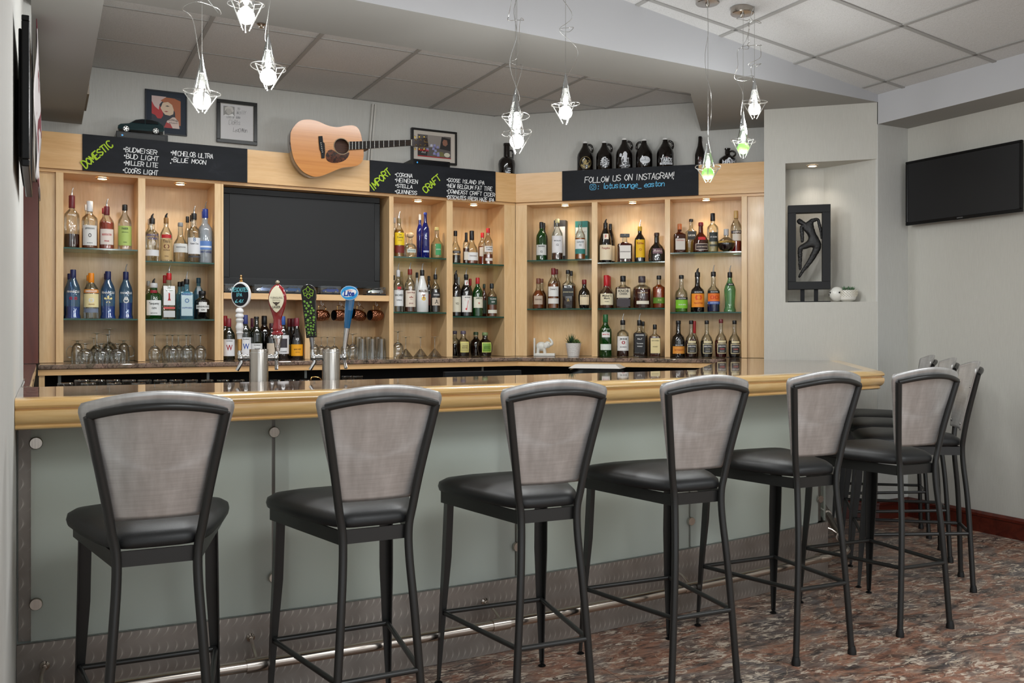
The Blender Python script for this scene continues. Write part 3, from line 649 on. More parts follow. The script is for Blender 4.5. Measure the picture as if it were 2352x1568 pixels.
# ================================================================ STOOLS
def make_stool(label, loc, rz, group):
    t = thing('bar_stool', label, 'bar stool', loc, rz, group)
    # seat cushion
    def outline(k, e=1.0):
        # rounded trapezoid, front at +y
        a = 2 * PI * k; ca, sa = math.cos(a), math.sin(a); p = .32
        x = math.copysign(abs(ca) ** p, ca); y = math.copysign(abs(sa) ** p, sa)
        w = .177 + .066 * y + .012 * (1 - y * y); yy = .235 * y
        bulge = .012 * (1 - x * x) * (1 if y > 0 else -.3)
        return (x * w * e, (yy + bulge) * e)
    N = 40; prof = [(.90, .690), (.985, .695), (1.0, .708), (.985, .722), (.90, .735), (.70, .746), (.40, .752), (.12, .754)]
    vs = []
    for e, z in prof:
        for i in range(N):
            x, y = outline(i / N, e); vs.append((x, y - .0, z))
    fs = [(j * N + i, j * N + (i + 1) % N, (j + 1) * N + (i + 1) % N, (j + 1) * N + i) for j in range(len(prof) - 1) for i in range(N)]
    fs += [tuple(range(N - 1, -1, -1)), tuple((len(prof) - 1) * N + i for i in range(N))]
    MB().add(vs, fs).build('seat', M['leather'], t, smooth=True, angle=False)
    # apron under the seat
    a = [(-.208, .205), (.208, .205), (.105, -.225), (-.105, -.225)]
    b = [(-.200, .199), (.200, .199), (.100, -.219), (-.100, -.219)]
    vs = [(x, y, z) for z in (.648, .688) for x, y in a] + [(x, y, z) for z in (.648, .688) for x, y in b]
    fs = []
    for i in range(4):
        j = (i + 1) % 4; fs += [(i, j, j + 4, i + 4), (j + 8, i + 8, i + 12, j + 12), (i, i + 8, j + 8, j), (i + 4, j + 4, j + 12, i + 12)]
    MB().add(vs, fs).build('seat_frame', M['frame'], t)
    # front legs: folded angle iron tapering to a glide
    for s in (-1, 1):
        mb = MB(); q = []
        for z, w_, y, x in ((.688, .036, .21, .193), (.45, .036, .225, .198), (.25, .026, .24, .203), (.012, .013, .25, .208)):
            q.append([(s * x + (-s) * 0, y, z), (s * (x - w_), y, z), (s * (x - w_), y - .004, z), (s * (x - .004), y - .004, z), (s * (x - .004), y - w_, z), (s * x, y - w_, z)])
        for k in range(3):
            mb.add(q[k] + q[k + 1], [(i, (i + 1) % 6, 6 + (i + 1) % 6, 6 + i) for i in range(6)])
        mb.add(q[0], [tuple(range(6))]); mb.add(q[-1], [tuple(range(6))])
        l = mb.build('leg', M['frame'], t)
        MB().lathe([(.013, 0), (.015, .003), (.011, .007), (.005, .010), (.005, .02)], 14, (s * .203, .245, 0)).build('glide', M['black'], l, smooth=True)
    # rear legs run up into the back frame
    for s in (-1, 1):
        pts = smoothcurve([(s * .138, -.275, .012), (s * .122, -.266, .25), (s * .108, -.255, .45), (s * .098, -.240, .60), (s * .098, -.236, .68), (s * .108, -.240, .74), (s * .126, -.256, .85), (s * .161, -.292, 1.040)], 5)
        l = MB().tube(pts, .0122, 12).build('leg', M['frame'], t, smooth=True)
        MB().lathe([(.0165, 0), (.0165, .012), (.0125, .03), (.012, .032)], 14, (s * .139, -.276, 0)).build('foot_cap', M['rubber'], l, smooth=True)
    def arch(k, zc=1.040, dz=.022, w=.161):
        return (w * k, -.292 - .042 * (1 - k * k), zc + dz * (1 - k * k))
    MB().tube([arch(-1 + i / 8) for i in range(17)], .0105, 10).build('top_tube', M['frame'], t, smooth=True)
    # steel back plate, in front of the tubes
    def plate(u, v):
        k = 2 * u - 1; w0, w1 = .113, .189; w_ = (w0 + (w1 - w0) * v) * (1 - .07 * max(0, (v - .90) / .10) ** 2.5) * (1 - .05 * max(0, (.05 - v) / .05) ** 2)
        z = .768 + .286 * v + (.028 * (1 - k * k)) * v + .018 * v
        yb_ = -.226 - .056 * v; bow = (.014 + .034 * v) * (1 - k * k)
        return (w_ * k, yb_ - bow + .004, z)
    mb = MB(); mb.grid(plate, 24, 28); mb.build('back_plate', M['back'], t, smooth=True, solid=.006, angle=False)
    mb = MB()
    for s in (-1, 1):
        for z, x in ((.80, .106), (.98, .142)):
            mb.lathe([(.006, 0), (.005, .003), (.0, .004)], 10)
            for j in range(len(mb.v) - 30, len(mb.v)):
                v = mb.v[j]; mb.v[j] = (s * x + v[0], -.222 - (z - .755) * .2 + .006 + v[2], z + v[1])
    mb.build('screw', M['chrome'], t, smooth=True)
    # rungs
    FLx, Fy, RLx, Ry = .195, .238, .120, -.266
    for name, a, b in (('front', (-FLx, Fy - .01, .255), (FLx, Fy - .01, .255)), ('l', (-FLx + .004, Fy - .015, .255), (-RLx, Ry, .275)), ('r', (FLx - .004, Fy - .015, .255), (RLx, Ry, .275)), ('b', (-RLx, Ry, .275), (RLx, Ry, .275))):
        MB().tube([a, b], .0085, 10).build('stretcher', M['frame'], t, smooth=True)
    return t
ST = [((.27, .27), (2.945, 2.42)), ((.86, .82), (2.927, 2.40)), ((1.45, 1.396), (2.925, 2.407)), ((2.06, 1.99), (2.933, 2.43)), ((2.685, 2.60), (2.99, 2.48)), ((3.318, 3.20), (3.026, 2.50))]
LB = ['nearest bar stool of the front row, at the left end beside the left wall', 'second bar stool from the left in the front row, facing the granite top', 'bar stool in the front row, third from the left end',
      'bar stool in the front row, fourth from the left end', 'bar stool in the front row, second last before the maple corner', 'last bar stool of the front row, standing at the bar corner']
GRP = 'steel backed bar stools at the long front of the bar'
st0 = None; RZ = [3, .8, 4, 3.5, 3, 5]
for ((fx, rx), (fy, ry)), lb in zip(ST, LB):
    cx, cy = (fx + rx) / 2, (fy + ry) / 2 + .015; rz = -math.radians(RZ.pop(0))
    if st0 is None: st0 = make_stool(lb, (cx, cy, 0), rz, GRP)
    else: dup(st0, (cx, cy, 0), rz, lb, GRP)
for (x, y), lb in zip(((3.985, 2.925), (4.38, 3.34), (4.765, 3.767)), ('bar stool at the short end of the bar, nearest the corner', 'middle bar stool of the three at the short end', 'bar stool at the short end of the bar, against the far wall')):
    d = Vector((-.73, .68, 0)); c = Vector((x, y, 0)) + d * .215
    dup(st0, (c.x, c.y, 0), math.atan2(-d.x, d.y), lb, 'bar stools at the short end of the bar')

sp_ = onY(1797, 1217, 3.19); kp = kpt(sp_.x, .0115)
tag(MB().prismy([(.018 * math.cos(PI * k / 12), .034 * math.sin(PI * k / 12)) for k in range(13)], -.0006, .0).build('sticker', pcol((222, 150, 30), .5), M4=Matrix.Translation((kp.x, kp.y - .001, ZK + .004))), 'small orange half round sticker at the foot of the frosted glass front', 'sticker')
# ================================================================ LIGHT FITTINGS
def spot(name, loc, power, col, size=115, blend=.8, parent=None):
    l = bpy.data.lights.new(name, 'SPOT'); l.energy = power; l.color = col; l.spot_size = math.radians(size); l.spot_blend = blend; l.shadow_soft_size = .03
    o = bpy.data.objects.new(name, l); C.objects.link(o); o.location = loc
    if parent: o.parent = parent
    return o
glowW = plain('halogen_lens', (255, 226, 178), .3, emit=22)
glowN = plain('niche_lens', (255, 240, 218), .3, emit=14)
ringm = plain('downlight_ring', (196, 176, 150), .35, .4)
PW = 5.5
def puck(x, y, z, label, lens=glowW, pw=PW, col=(1, .80, .58), grp='small halogen downlights over the bottle shelves'):
    t = thing('downlight', label, 'downlight', (x, y, z), 0, grp)
    MB().lathe([(.036, 0), (.036, -.006), (.030, -.008), (.027, -.003)], 24, cap=False).build('trim_ring', ringm, t, smooth=True)
    MB().lathe([(.0265, -.004), (.024, -.007), (.012, -.009), (.0, -.0095)], 24, cap=False).build('lens', lens, t, smooth=True)
    spot('bulb_light', (0, 0, -.014), pw, col, parent=t)
zP = ZH0 - .001 - .0185
for px, lb in ((235, 'downlight over the far left bottle bay'), (414, 'downlight over the second bottle bay'), (960, 'downlight over the narrow bay right of the television'), (1088, 'downlight over the bay beside the corner')):
    p = onY(px, 500, YA + .10); puck(p.x, p.y, ZH0 - .0205, lb)
for px, lb in ((1298, 'unlit looking downlight over the first angled bay'), (1453, 'downlight over the middle angled bay'), (1622, 'downlight over the last angled bay')):
    p = onN(px, 500, NF + .075); puck(p.x, p.y, ZH0 - .0205, lb)
p = onN(1866, 386, NN + .12); puck(p.x, p.y, zt - .001, 'small bright downlight in the ceiling of the wall niche', glowN, 4.5, (1, .90, .78), None)

# pendants
chr_ = m_thin('pendant_clear', (236, 240, 240), .25, .06)
wire = plain('pendant_wire', (190, 190, 186), .25, .9)
ballw = plain('lit_glass_ball', (255, 252, 244), .3, emit=5)
ballg = plain('lit_green_glass_ball', (132, 206, 96), .3, emit=.9)
core = plain('lamp_core', (255, 250, 240), .3, emit=40)
def pendant(px, yt_, yr, yb_, Y, label, group, green=False, ztop=None, loops=None, seed=1, pw=8.5):
    p = onY(px, yr, Y); d = depth(p); k = d / FPX; hc = (yr - yt_) * k; hb = (yb_ - yr) * k; R = .066 if not green else .064
    t = thing('pendant_lamp', label, 'pendant lamp', (p.x, p.y, p.z), seed * 1.1, group)
    MB().lathe([(.0325, 0.0), (.018, hc * .45), (.0045, hc * .92), (.002, hc)], 24, cap=False).build('cone_shade', chr_, t, smooth=True)
    MB().lathe([(.011, hc * .50), (.0045, hc * .9), (.002, hc)], 16).build('socket', M['chrome'], t, smooth=True)
    MB().tube([(R * math.cos(a * PI / 16), R * math.sin(a * PI / 16), .006 * math.cos(a * PI / 16)) for a in range(32)], .0018, 6, closed=True).build('wire_ring', wire, t, smooth=True)
    bz = -hb * .42; br = .0315
    MB().sphere((0, 0, bz), br, 20, 14).build('glass_ball', ballg if green else ballw, t, smooth=True)
    MB().sphere((0, 0, .018), (.0115, .0115, .022), 14, 8).build('bulb', core, t, smooth=True)
    mb = MB()
    for i in range(3):
        a = 2 * PI * i / 3 + .4; ca, sa = math.cos(a), math.sin(a)
        mb.tube([(R * ca, R * sa, 0), (.012 * ca, .012 * sa, -hb)], .0022, 6)
        mb.tube([(R * ca, R * sa, 0), (.033 * ca, .033 * sa, -.002), (.020 * ca, .020 * sa, -hb * .9)], .0018, 6)
    mb.build('prong_cage', wire, t, smooth=True)
    l = bpy.data.lights.new('bulb_light', 'POINT'); l.energy = pw; l.color = (.97, .99, 1); l.shadow_soft_size = .05
    lo = bpy.data.objects.new('bulb_light', l); C.objects.link(lo); lo.parent = t; lo.location = (0, 0, -hb - .02)
    zc = (ztop if ztop else zf(p.x) - .01) - p.z
    MB().tube([(0, 0, hc), (0, 0, zc)], .0011, 6).build('hanging_wire', wire, t, smooth=True)
    # loose cord
    R_ = random.Random(seed); pts = [(0, 0, hc * .75), (.012, 0, hc * .9)]
    n = 7; z0 = hc; amp = .06 if loops else .035
    for i in range(1, n):
        f = i / n; z = z0 + (zc - z0) * f
        a = R_.uniform(0, 2 * PI); r = amp * R_.uniform(.5, 1.25) * (1 - .4 * f)
        if loops and i % 2 == loops % 2:
            for q in range(5): pts.append((r * math.cos(a + q * 1.2) , r * math.sin(a + q * 1.2), z + .012 * q - .02 * (q > 2)))
        else: pts.append((r * math.cos(a), r * math.sin(a), z))
    pts.append((0.004, 0, zc))
    MB().tube(smoothcurve(pts, 6), .0014, 6).build('cord', wire, t, smooth=True)
    return p
def canopy(px, py, label, Y=None):
    r = ray(px, py); t = (zf0 - CAMZ) / (r[2] + SL * r[0]) ; x, y = r[0] * t, r[1] * t
    if Y: y = Y; x = onY(px, py, Y).x
    o = MB().lathe([(.062, 0), (.062, -.030), (.058, -.034), (.012, -.036), (.010, -.046), (.004, -.052)], 32, (x, y, zf(x) + .004)).build('ceiling_canopy', M['steel'], smooth=True)
    tag(o, label, 'ceiling canopy', 'round steel canopies of the pendant clusters'); return x, y
g1, g2, g3 = 'pendant cluster at the left', 'pendant cluster in the middle', 'pendant cluster at the right'
pendant(565, -40, 10, 72, 3.38, 'topmost pendant lamp of the left cluster, cut by the picture edge', g1, seed=1)
pendant(464, 125, 212, 258, 3.45, 'lowest pendant lamp of the left cluster, hanging near the portrait', g1, seed=2, loops=1)
pendant(616, 77, 155, 206, 3.50, 'pendant lamp of the left cluster over the aisle, right hand one', g1, seed=3)
pendant(1184, 202, 267, 300, 3.75, 'pendant lamp of the middle cluster, partly hidden behind its neighbour', g2, seed=4, loops=1)
pendant(1187, 212, 305, 352, 3.50, 'front pendant lamp of the middle cluster, its lowest', g2, seed=5)
pendant(1299, 168, 240, 284, 3.58, 'middle cluster pendant lamp hanging apart, toward the growlers', g2, seed=6, loops=2)
pendant(1733, 180, 234, 272, 3.62, 'highest pendant lamp of the right cluster, plain bright ball', g3, seed=7, loops=1)
pendant(1707, 255, 324, 362, 3.66, 'green balled pendant lamp of the right cluster, beside the squat jug', g3, True, seed=8, loops=2, pw=8)
pendant(1626, 322, 384, 418, 3.60, 'lowest green balled pendant lamp, in front of the social media chalkboard', g3, True, seed=9, pw=8)
canopy(1705, 20, 'round brushed steel ceiling canopy in full view above the right pendants')
canopy(1625, -4, 'round steel canopy cut by the top of the picture')
tag(MB().lathe([(.022, 0), (.022, -.004), (.008, -.012), (.012, -.02), (.0, -.02)], 16, (onZ(600, 54, ZB).x, onZ(600, 54, ZB).y, ZB - .001)).build('fire_sprinkler', M['steel'], smooth=True), 'small sprinkler head under the ceiling beam', 'sprinkler')

# ================================================================ TELEVISIONS
def tv(label, x0, x1, z0, z1, M4, bez=.028, th=.06, stand=None):
    t = thing('television', label, 'television', M4=M4); i = bez
    mb = MB(); mb.box((x0 + .03, .02, z0 + .03), (x1 - .03, th, z1 - .03)); mb.build('rear_housing', M['blackm'], t, bevel=.01)
    mb = MB(); mb.box((x0, 0, z0), (x1, .02, z0 + bez * 1.3)); mb.box((x0, 0, z1 - i), (x1, .02, z1)); mb.box((x0, 0, z0 + bez * 1.3), (x0 + i, .02, z1 - i)); mb.box((x1 - i, 0, z0 + bez * 1.3), (x1, .02, z1 - i))
    mb.build('bezel', M['black'], t, bevel=.003)
    MB().box((x0 + i, .004, z0 + bez * 1.3), (x1 - i, .012, z1 - i)).build('screen', M['screen'], t)
    return t
YT = 6.246; pa, pb_ = onY(513, 425, YT), onY(873, 458, YT)
t = tv('large black flat screen television set into the back bar', pa.x, pb_.x, onY(513, 655, YT).z, (pa.z + pb_.z) / 2, Matrix.Translation((0, YT, 0)), .042, .1)
MB().prism([(1.35, .02), (1.85, .02), (1.85, .1), (1.35, .1)], zl + .001, zl + .012).build('stand_foot', M['black'], t)
MB().box((1.56, .05, zl + .012), (1.64, .08, 1.60)).build('stand_neck', M['black'], t)
M4 = Matrix.Translation((5.075, 4.08, 0)) @ Matrix.Rotation(-PI / 2, 4, 'Z')
t = tv('wall mounted flat screen television on the right hand wall', 0, .80, 1.945, 2.368, M4, .016, .04)
MB().box((.25, .041, 2.05), (.55, .083, 2.25)).build('wall_bracket', M['blackm'], t)
MB().box((.35, .000, 1.944), (.45, .02, 1.9445)).build('logo_lip', M['black'], t)
mb = MB(); printed(mb, 'SAMSUNG', .40, 1.955, .010, .04); mb.build('maker_mark', pcol((150, 150, 150)), t, M4=Matrix.Translation((0, -.001, 0)))
M4 = Matrix.Translation((-.038, 2.86, 0)) @ Matrix.Rotation(PI / 2, 4, 'Z')
t = tv('flat screen television seen edge on, on the left wall', 0, .66, 1.71, 2.135, M4, .016, .028)
MB().box((.2, .0285, 1.85), (.45, .039, 2.0)).build('wall_bracket', M['blackm'], t)

# ================================================================ CHALKBOARDS
cw, cg, cb = plain('white_chalk', (226, 226, 226), .8), plain('green_chalk', (172, 204, 46), .8), plain('blue_chalk', (96, 180, 222), .8)
def board(px0, px1, label, lines, plane, M4=None):
    if plane == 'A':
        f = lambda px, py: (lambda p: (p.x, p.z))(onY(px, py, YA - .032))
    else:
        f = lambda px, py: (lambda p: (s_of(p), p.z))(onN(px, py, NF - .032))
    t = thing('chalkboard', label, 'chalkboard', M4=M4 or Matrix.Translation((0, YA, 0)))
    x0, x1 = f(px0, 400)[0], f(px1, 400)[0]
    MB().box((x0, -.031, ZH0 - .002), (x1, -.023, ZH1 + .002)).build('slate', M['chalk'], t)
    for j, (txt, a, b, h, m, rot, th) in enumerate(lines):
        xa_, za = f(*a); xb_, zb2 = f(*b); L = math.hypot(xb_ - xa_, zb2 - za) if rot else xb_ - xa_
        r = math.atan2(zb2 - za, xb_ - xa_) if rot else 0
        hh = .84 * h * depth(onY(a[0], a[1], YA) if plane == 'A' else onN(a[0], a[1], NF)) / FPX
        mb = MB()
        chalk(mb, txt, xa_, za, hh, L, th, r, seed=j)
        mb.build('chalk_writing', m, t, M4=Matrix.Translation((0, -.0325, 0)))
    return t
W = .0040
board(189.5, 568.3, 'black chalkboard listing domestic beers, left of the guitar', [
    ('DOMESTIC', (197, 386), (262, 334), 19, cg, 1, .0075), ('*BUDWEISER', (282, 348), (361, 352), 12, cw, 0, W), ('*BUD LIGHT', (283, 363), (365, 365), 12, cw, 0, W),
    ('*MILLER LITE', (283, 378.5), (363.5, 380), 12, cw, 0, W), ('*COORS LIGHT', (281, 396), (363.5, 397), 12.5, cw, 0, W), ('*MICHELOB ULTRA', (391, 356), (490, 360), 12.5, cw, 0, W),
    ('*BLUE MOON', (392, 371), (474, 372), 11.5, cw, 0, W), ('*', (390, 379), (394, 379), 10, cw, 0, W)], 'A')
board(850, 1138.5, 'black chalkboard listing import and craft beers, right of the guitar', [
    ('IMPORT', (858, 437), (900, 397), 19, cg, 1, .0075), ('*CORONA', (906, 405), (948, 408), 10.5, cw, 0, W), ('*HEINEKEN', (906, 417.5), (960, 420), 10.5, cw, 0, W),
    ('*STELLA', (907, 430), (948, 432), 9.5, cw, 0, W), ('*GUINNESS', (906, 443.5), (958, 445), 10, cw, 0, W), ('CRAFT', (978, 444), (1014, 410), 17, cg, 1, .0075),
    ('*GOOSE ISLAND IPA', (1025, 417), (1113, 420), 10, cw, 0, W), ('*NEW BELGIUM FAT TIRE', (1025, 430), (1131, 433), 10.5, cw, 0, W), ('*DOWNEAST CRAFT CIDER', (1025, 443), (1137, 446), 10.5, cw, 0, W),
    ('*DESCHUTES FRESH HAZE IPA', (1025, 456), (1135, 459), 10, cw, 0, .0042)], 'A')
t = board(1291, 1604, 'black chalkboard with the social media invitation, on the angled wall', [
    ('FOLLOW US ON INSTAGRAM!', (1343, 420), (1552, 408), 15.5, cw, 1, .0052), (': lotuslounge_ easton', (1373, 434), (1527, 427), 14, cb, 1, .0048)], 'B', MF)
p = onN(1355, 436, NF - .032); sx_, sz_ = s_of(p), p.z; q = .045; mb = MB()
rr = [(0, .008), (.008, 0), (q - .008, 0), (q, .008), (q, q - .012), (q - .008, q - .004), (.008, q - .004), (0, q - .012)]
def strokes(mb, pts, th, closed=True):
    n = len(pts)
    for i in range(n if closed else n - 1):
        a, b = pts[i], pts[(i + 1) % n]; dx, dz = b[0] - a[0], b[1] - a[1]; L = math.hypot(dx, dz) or 1e-6; nx, nz = -dz / L * th / 2, dx / L * th / 2; ex, ez = dx / L * th * .3, dz / L * th * .3
        mb.add([(a[0] - ex + nx, 0, a[1] - ez + nz), (b[0] + ex + nx, 0, b[1] + ez + nz), (b[0] + ex - nx, 0, b[1] + ez - nz), (a[0] - ex - nx, 0, a[1] - ez - nz)], [(3, 2, 1, 0)])
strokes(mb, rr, .004); strokes(mb, [(q / 2 + .011 * math.cos(a * PI / 6), q / 2 - .002 + .011 * math.sin(a * PI / 6)) for a in range(12)], .004)
mb.build('chalk_writing', cb, t, M4=Matrix.Translation((sx_, -.0325, sz_)))

# ================================================================ BOTTLES
PROF = {
 'std': [(.9, 0), (1, .015), (1, .58), (.93, .65), (.62, .73), (.37, .79), (.34, 1)],
 'wine': [(.92, 0), (1, .02), (1, .58), (.93, .64), (.55, .73), (.38, .78), (.36, 1)],
 'burg': [(.92, 0), (1, .02), (1, .42), (.88, .54), (.55, .68), (.38, .78), (.36, 1)],
 'slope': [(1, 0), (1, .04), (.90, .09), (.93, .35), (.95, .58), (.80, .68), (.45, .80), (.36, .85), (.34, 1)],
 'malibu': [(.9, 0), (1, .02), (1, .42), (.9, .54), (.55, .72), (.34, .84), (.30, 1)],
 'squat': [(.95, 0), (1, .02), (1, .40), (.9, .48), (.5, .60), (.35, .70), (.32, 1)],
 'apoth': [(.95, 0), (1, .02), (1, .58), (.93, .65), (.55, .71), (.36, .74), (.35, 1)],
 'tank': [(.95, 0), (1, .02), (1, .60), (.92, .68), (.55, .74), (.44, .78), (.42, 1)],
 'square': [(.95, 0), (1, .015), (1, .60), (.95, .64), (.5, .69), (.34, .73), (.32, 1)],
 'flask': [(.75, 0), (.82, .03), (1, .28), (1, .46), (.85, .60), (.45, .70), (.36, .75), (.34, 1)],
 'frang': [(.95, 0), (1, .02), (1, .44), (.96, .50), (.93, .58), (.70, .72), (.40, .84), (.30, .9), (.30, 1)],
 'midori': [(1, 0), (1, .05), (.84, .12), (.82, .25), (.95, .5), (.98, .56), (.80, .66), (.45, .76), (.34, .82), (.34, 1)],
 'ball': [(.30, 0), (.34, .03), (.75, .10), (.98, .27), (1, .40), (.85, .50), (.40, .62), (.26, .66), (.25, 1)],
 'bell': [(.9, 0), (1, .03), (1, .22), (.95, .38), (.72, .52), (.36, .62), (.30, .68), (.28, 1)],
 'dekuy': [(.95, 0), (1, .02), (1, .46), (.88, .56), (.45, .63), (.36, .68), (.34, 1)],
 'jug': [(.78, 0), (.86, .02), (1, .18), (1, .42), (.8, .54), (.42, .62), (.32, .68), (.30, 1)],
 'patron': [(.85, 0), (1, .06), (1, .36), (.72, .50), (.34, .56), (.30, .72), (.30, 1)],
}
GLS = {'pin': ((160, 198, 228), .02, (110, 165, 215), .10), 'clear': ((238, 240, 236), .02, None, 0), 'frost': ((206, 216, 224), .05, (214, 222, 230), .38), 'blue': ((70, 130, 235), .02, (18, 60, 200), .35), 'cobalt': ((40, 70, 190), .03, (20, 34, 130), .45),
 'sky': ((150, 205, 225), .03, (120, 185, 210), .2), 'green': ((52, 130, 50), .03, (24, 84, 26), .45), 'wineg': ((48, 66, 28), .04, (20, 28, 14), .6), 'dark': ((38, 22, 16), .05, (14, 10, 10), .75),
 'white': ((240, 240, 240), .06, (240, 240, 238), .97), 'amber': ((150, 74, 30), .03, (90, 40, 16), .4), 'mint': ((150, 206, 150), .03, (130, 190, 130), .3)}
def glassmat(k):
    t, g, b, f = GLS[k]; return m_thin('bottle_glass_' + k, t, g, body=b, bf=f)
def liq(c): return m_thin('spirit_%d_%d_%d' % c, tuple(min(255, int(v * 1.05) + 8) for v in c), .0, body=c, bf=.5)
whis, gold, red, clr, brn, blu, pnk, orn = (150, 72, 26), (206, 158, 84), (150, 22, 26), None, (60, 24, 12), (20, 70, 215), (228, 120, 96), (206, 84, 18)
ROW = {}
def row(name, phrase, z, plane, gap=None): ROW[name] = dict(ph=phrase, z=z, pl=plane, items=[])
row('1a', 'top glass shelf, first bay', SHA[1][0], 'A'); row('1b', 'lower glass shelf, first bay', SHA[1][1], 'A'); row('2a', 'top glass shelf, second bay', SHA[2][0], 'A'); row('2b', 'lower glass shelf, second bay', SHA[2][1], 'A')
row('4a', 'top shelf right of television', SHA[4][0], 'A'); row('4b', 'lower shelf right of television', SHA[4][1], 'A'); row('5a', 'top shelf, bay before corner', SHA[5][0], 'A'); row('5b', 'lower shelf, bay before corner', SHA[5][1], 'A')
row('5c', 'counter, bay before corner', ZT, 'A'); row('3c', 'counter under television', ZT, 'A')
for b, nm in ((6, 'first'), (7, 'middle'), (8, 'last')):
    row('%da' % b, 'top shelf, %s angled bay' % nm, SHB[b][0], 'B'); row('%db' % b, 'lower shelf, %s angled bay' % nm, SHB[b][1], 'B'); row('%dc' % b, 'counter, %s angled bay' % nm, ZT, 'B')
def B(r, px, top, w, kind, glass, cap, desc, labels=(), liquid=None, fill=.5, pour=0, back=0, sq=0, capf=.13):
    ROW[r]['items'].append(dict(px=px, top=top, w=w, kind=kind, glass=glass, cap=cap, desc=desc, labels=labels, liquid=liquid, fill=fill, pour=pour, back=back, sq=sq, capf=capf))
W_, K_, CR = (232, 230, 226), (24, 24, 26), (228, 216, 186)
NAV, BUR, RED, SIL, GLD, BLK, ORG = (24, 34, 84), (112, 34, 42), (188, 30, 36), (190, 190, 192), (190, 160, 96), (22, 22, 24), (238, 140, 24)
# labels: (z0, z1, halfwidth 0..1, colour, [(text, zfrac, height frac of bottle, colour, width frac)])
B('1a', 165, 449, 33, 'apoth', 'clear', BUR, 'clear whiskey bottle, burgundy neck seal', [(.55, .70, .5, None, [('PENDLETON', .62, .04, W_, .8)])], (90, 20, 16), .26, pour=1, capf=.24)
B('1a', 198, 470, 13, 'std', 'clear', (226, 226, 226), 'narrow clear bottle half hidden behind', back=1)
B('1a', 206, 462, 34, 'apoth', 'clear', (232, 232, 232), 'bourbon bottle with white ring label', [(.06, .48, .8, W_, [("JEFFERSON'S", .41, .035, K_, .9), ('O', .27, .11, K_, .3), ('BOURBON', .11, .02, K_, .5)])], (196, 116, 70), .42, capf=.22)
B('1a', 238, 478, 16, 'std', 'clear', BUR, 'burgundy capped bottle peeking out behind', back=1, liquid=pnk, fill=.7)
B('1a', 245, 474, 32, 'std', 'clear', BUR, 'pink gin bottle with red lettering', [(.10, .46, .8, (236, 222, 212), [('BEEFEATER', .33, .075, RED, 1.0), ('PINK', .18, .04, RED, .5)])], pnk, .62, pour=1, capf=.2)
B('1a', 286.6, 470, 30, 'std', 'clear', BLK, 'lime green labelled vodka bottle', [(.09, .52, .93, (178, 200, 108), [('FABER', .46, .07, (30, 50, 30), .7), ('DISTILLING CO', .38, .03, (40, 60, 40), .7), ('VODKA', .16, .03, (40, 60, 40), .4)])])
B('1b', 154, 628, 26, 'slope', 'pin', NAV, 'blue based vodka bottle behind the cherry one', liquid=blu, fill=.28, back=1)
B('1b', 168, 619, 32, 'slope', 'pin', NAV, 'blue bottomed vodka bottle with cherry picture', [(.36, .46, .1, None, [('PINNACLE', .545, .045, W_, 1.35), ('o o', .41, .1, (190, 20, 50), .8)])], blu, .24, capf=.19)
B('1b', 203, 632, 20, 'slope', 'clear', ORG, 'orange capped vodka bottle standing behind', back=1)
B('1b', 209.4, 627, 33, 'std', 'clear', ORG, 'orange capped vodka bottle with citrus label', [(.25, .54, .92, (242, 226, 170), [('SMIRNOFF', .62, .05, (236, 150, 40), 1.3), ('o', .4, .16, W_, .55), ('ORANGE', .31, .03, (150, 90, 20), .6)]), (.56, .635, .95, (224, 140, 60), [('SMIRNOFF', .598, .05, W_, 1.2)]), (.13, .22, .8, (120, 130, 150), [])], capf=.21)
B('1b', 243, 628, 20, 'slope', 'pin', NAV, 'navy capped vodka bottle standing behind', liquid=blu, fill=.3, back=1)
B('1b', 248, 623, 33, 'slope', 'pin', NAV, 'blue bottomed vodka bottle with cream flower picture', [(.36, .46, .1, None, [('PINNACLE', .545, .045, W_, 1.35), ('*', .39, .24, (240, 226, 160), .8)])], blu, .26, capf=.19)
B('1b', 289, 624, 31, 'slope', 'pin', NAV, 'blue bottomed vodka bottle with whipped cream picture', [(.36, .46, .1, None, [('PINNACLE', .545, .045, W_, 1.35), ('o', .43, .09, W_, .4), ('O', .385, .08, W_, .8)])], blu, .34, pour=1, capf=.17)
B('2a', 345, 503, 27, 'std', 'clear', SIL, 'clear vodka bottle partly behind another', back=1)
B('2a', 349, 501, 31, 'apoth', 'clear', BLK, 'clear vodka bottle with blue lettering', [(.12, .26, .9, (222, 222, 224), []), (.4, .5, .1, None, [('ABSOLUT', .60, .06, (30, 50, 130), 1.4), ('VODKA', .52, .06, (30, 50, 130), 1.1)])], pour=2)
B('2a', 381.6, 500, 27, 'std', 'clear', (150, 110, 60), 'vodka bottle with kraft label and copper medal', [(.04, .5, .92, (196, 164, 112), [("Tito's", .46, .08, (70, 40, 20), .9), ('O', .34, .10, (110, 50, 30), .7), ('HANDMADE', .26, .03, (90, 50, 20), .8), ('VODKA', .12, .03, (90, 50, 20), .5)]), (.53, .61, .7, RED, [])], pour=2)
B('2a', 414.5, 511, 32, 'squat', 'clear', (150, 150, 150), 'short clear flip top bottle', [(.24, .46, .95, (214, 214, 210), [('MONOPOLOWA', .37, .035, (90, 90, 90), 1)])], capf=.1)
B('2a', 430.5, 497, 13, 'std', 'clear', BLK, 'black capped bottle hidden behind, left', back=1)
B('2a', 440, 494, 14, 'std', 'clear', BLK, 'black capped bottle hidden behind, right', back=1)
B('2a', 445.4, 490, 30, 'apoth', 'clear', BLK, 'vodka bottle with white shield label', [(.17, .50, .85, (228, 228, 230), [('Ketel One', .38, .05, (60, 60, 70), .9), ('8', .46, .08, (110, 130, 160), .3)]), (.10, .135, .8, (70, 70, 76), [])], pour=1)
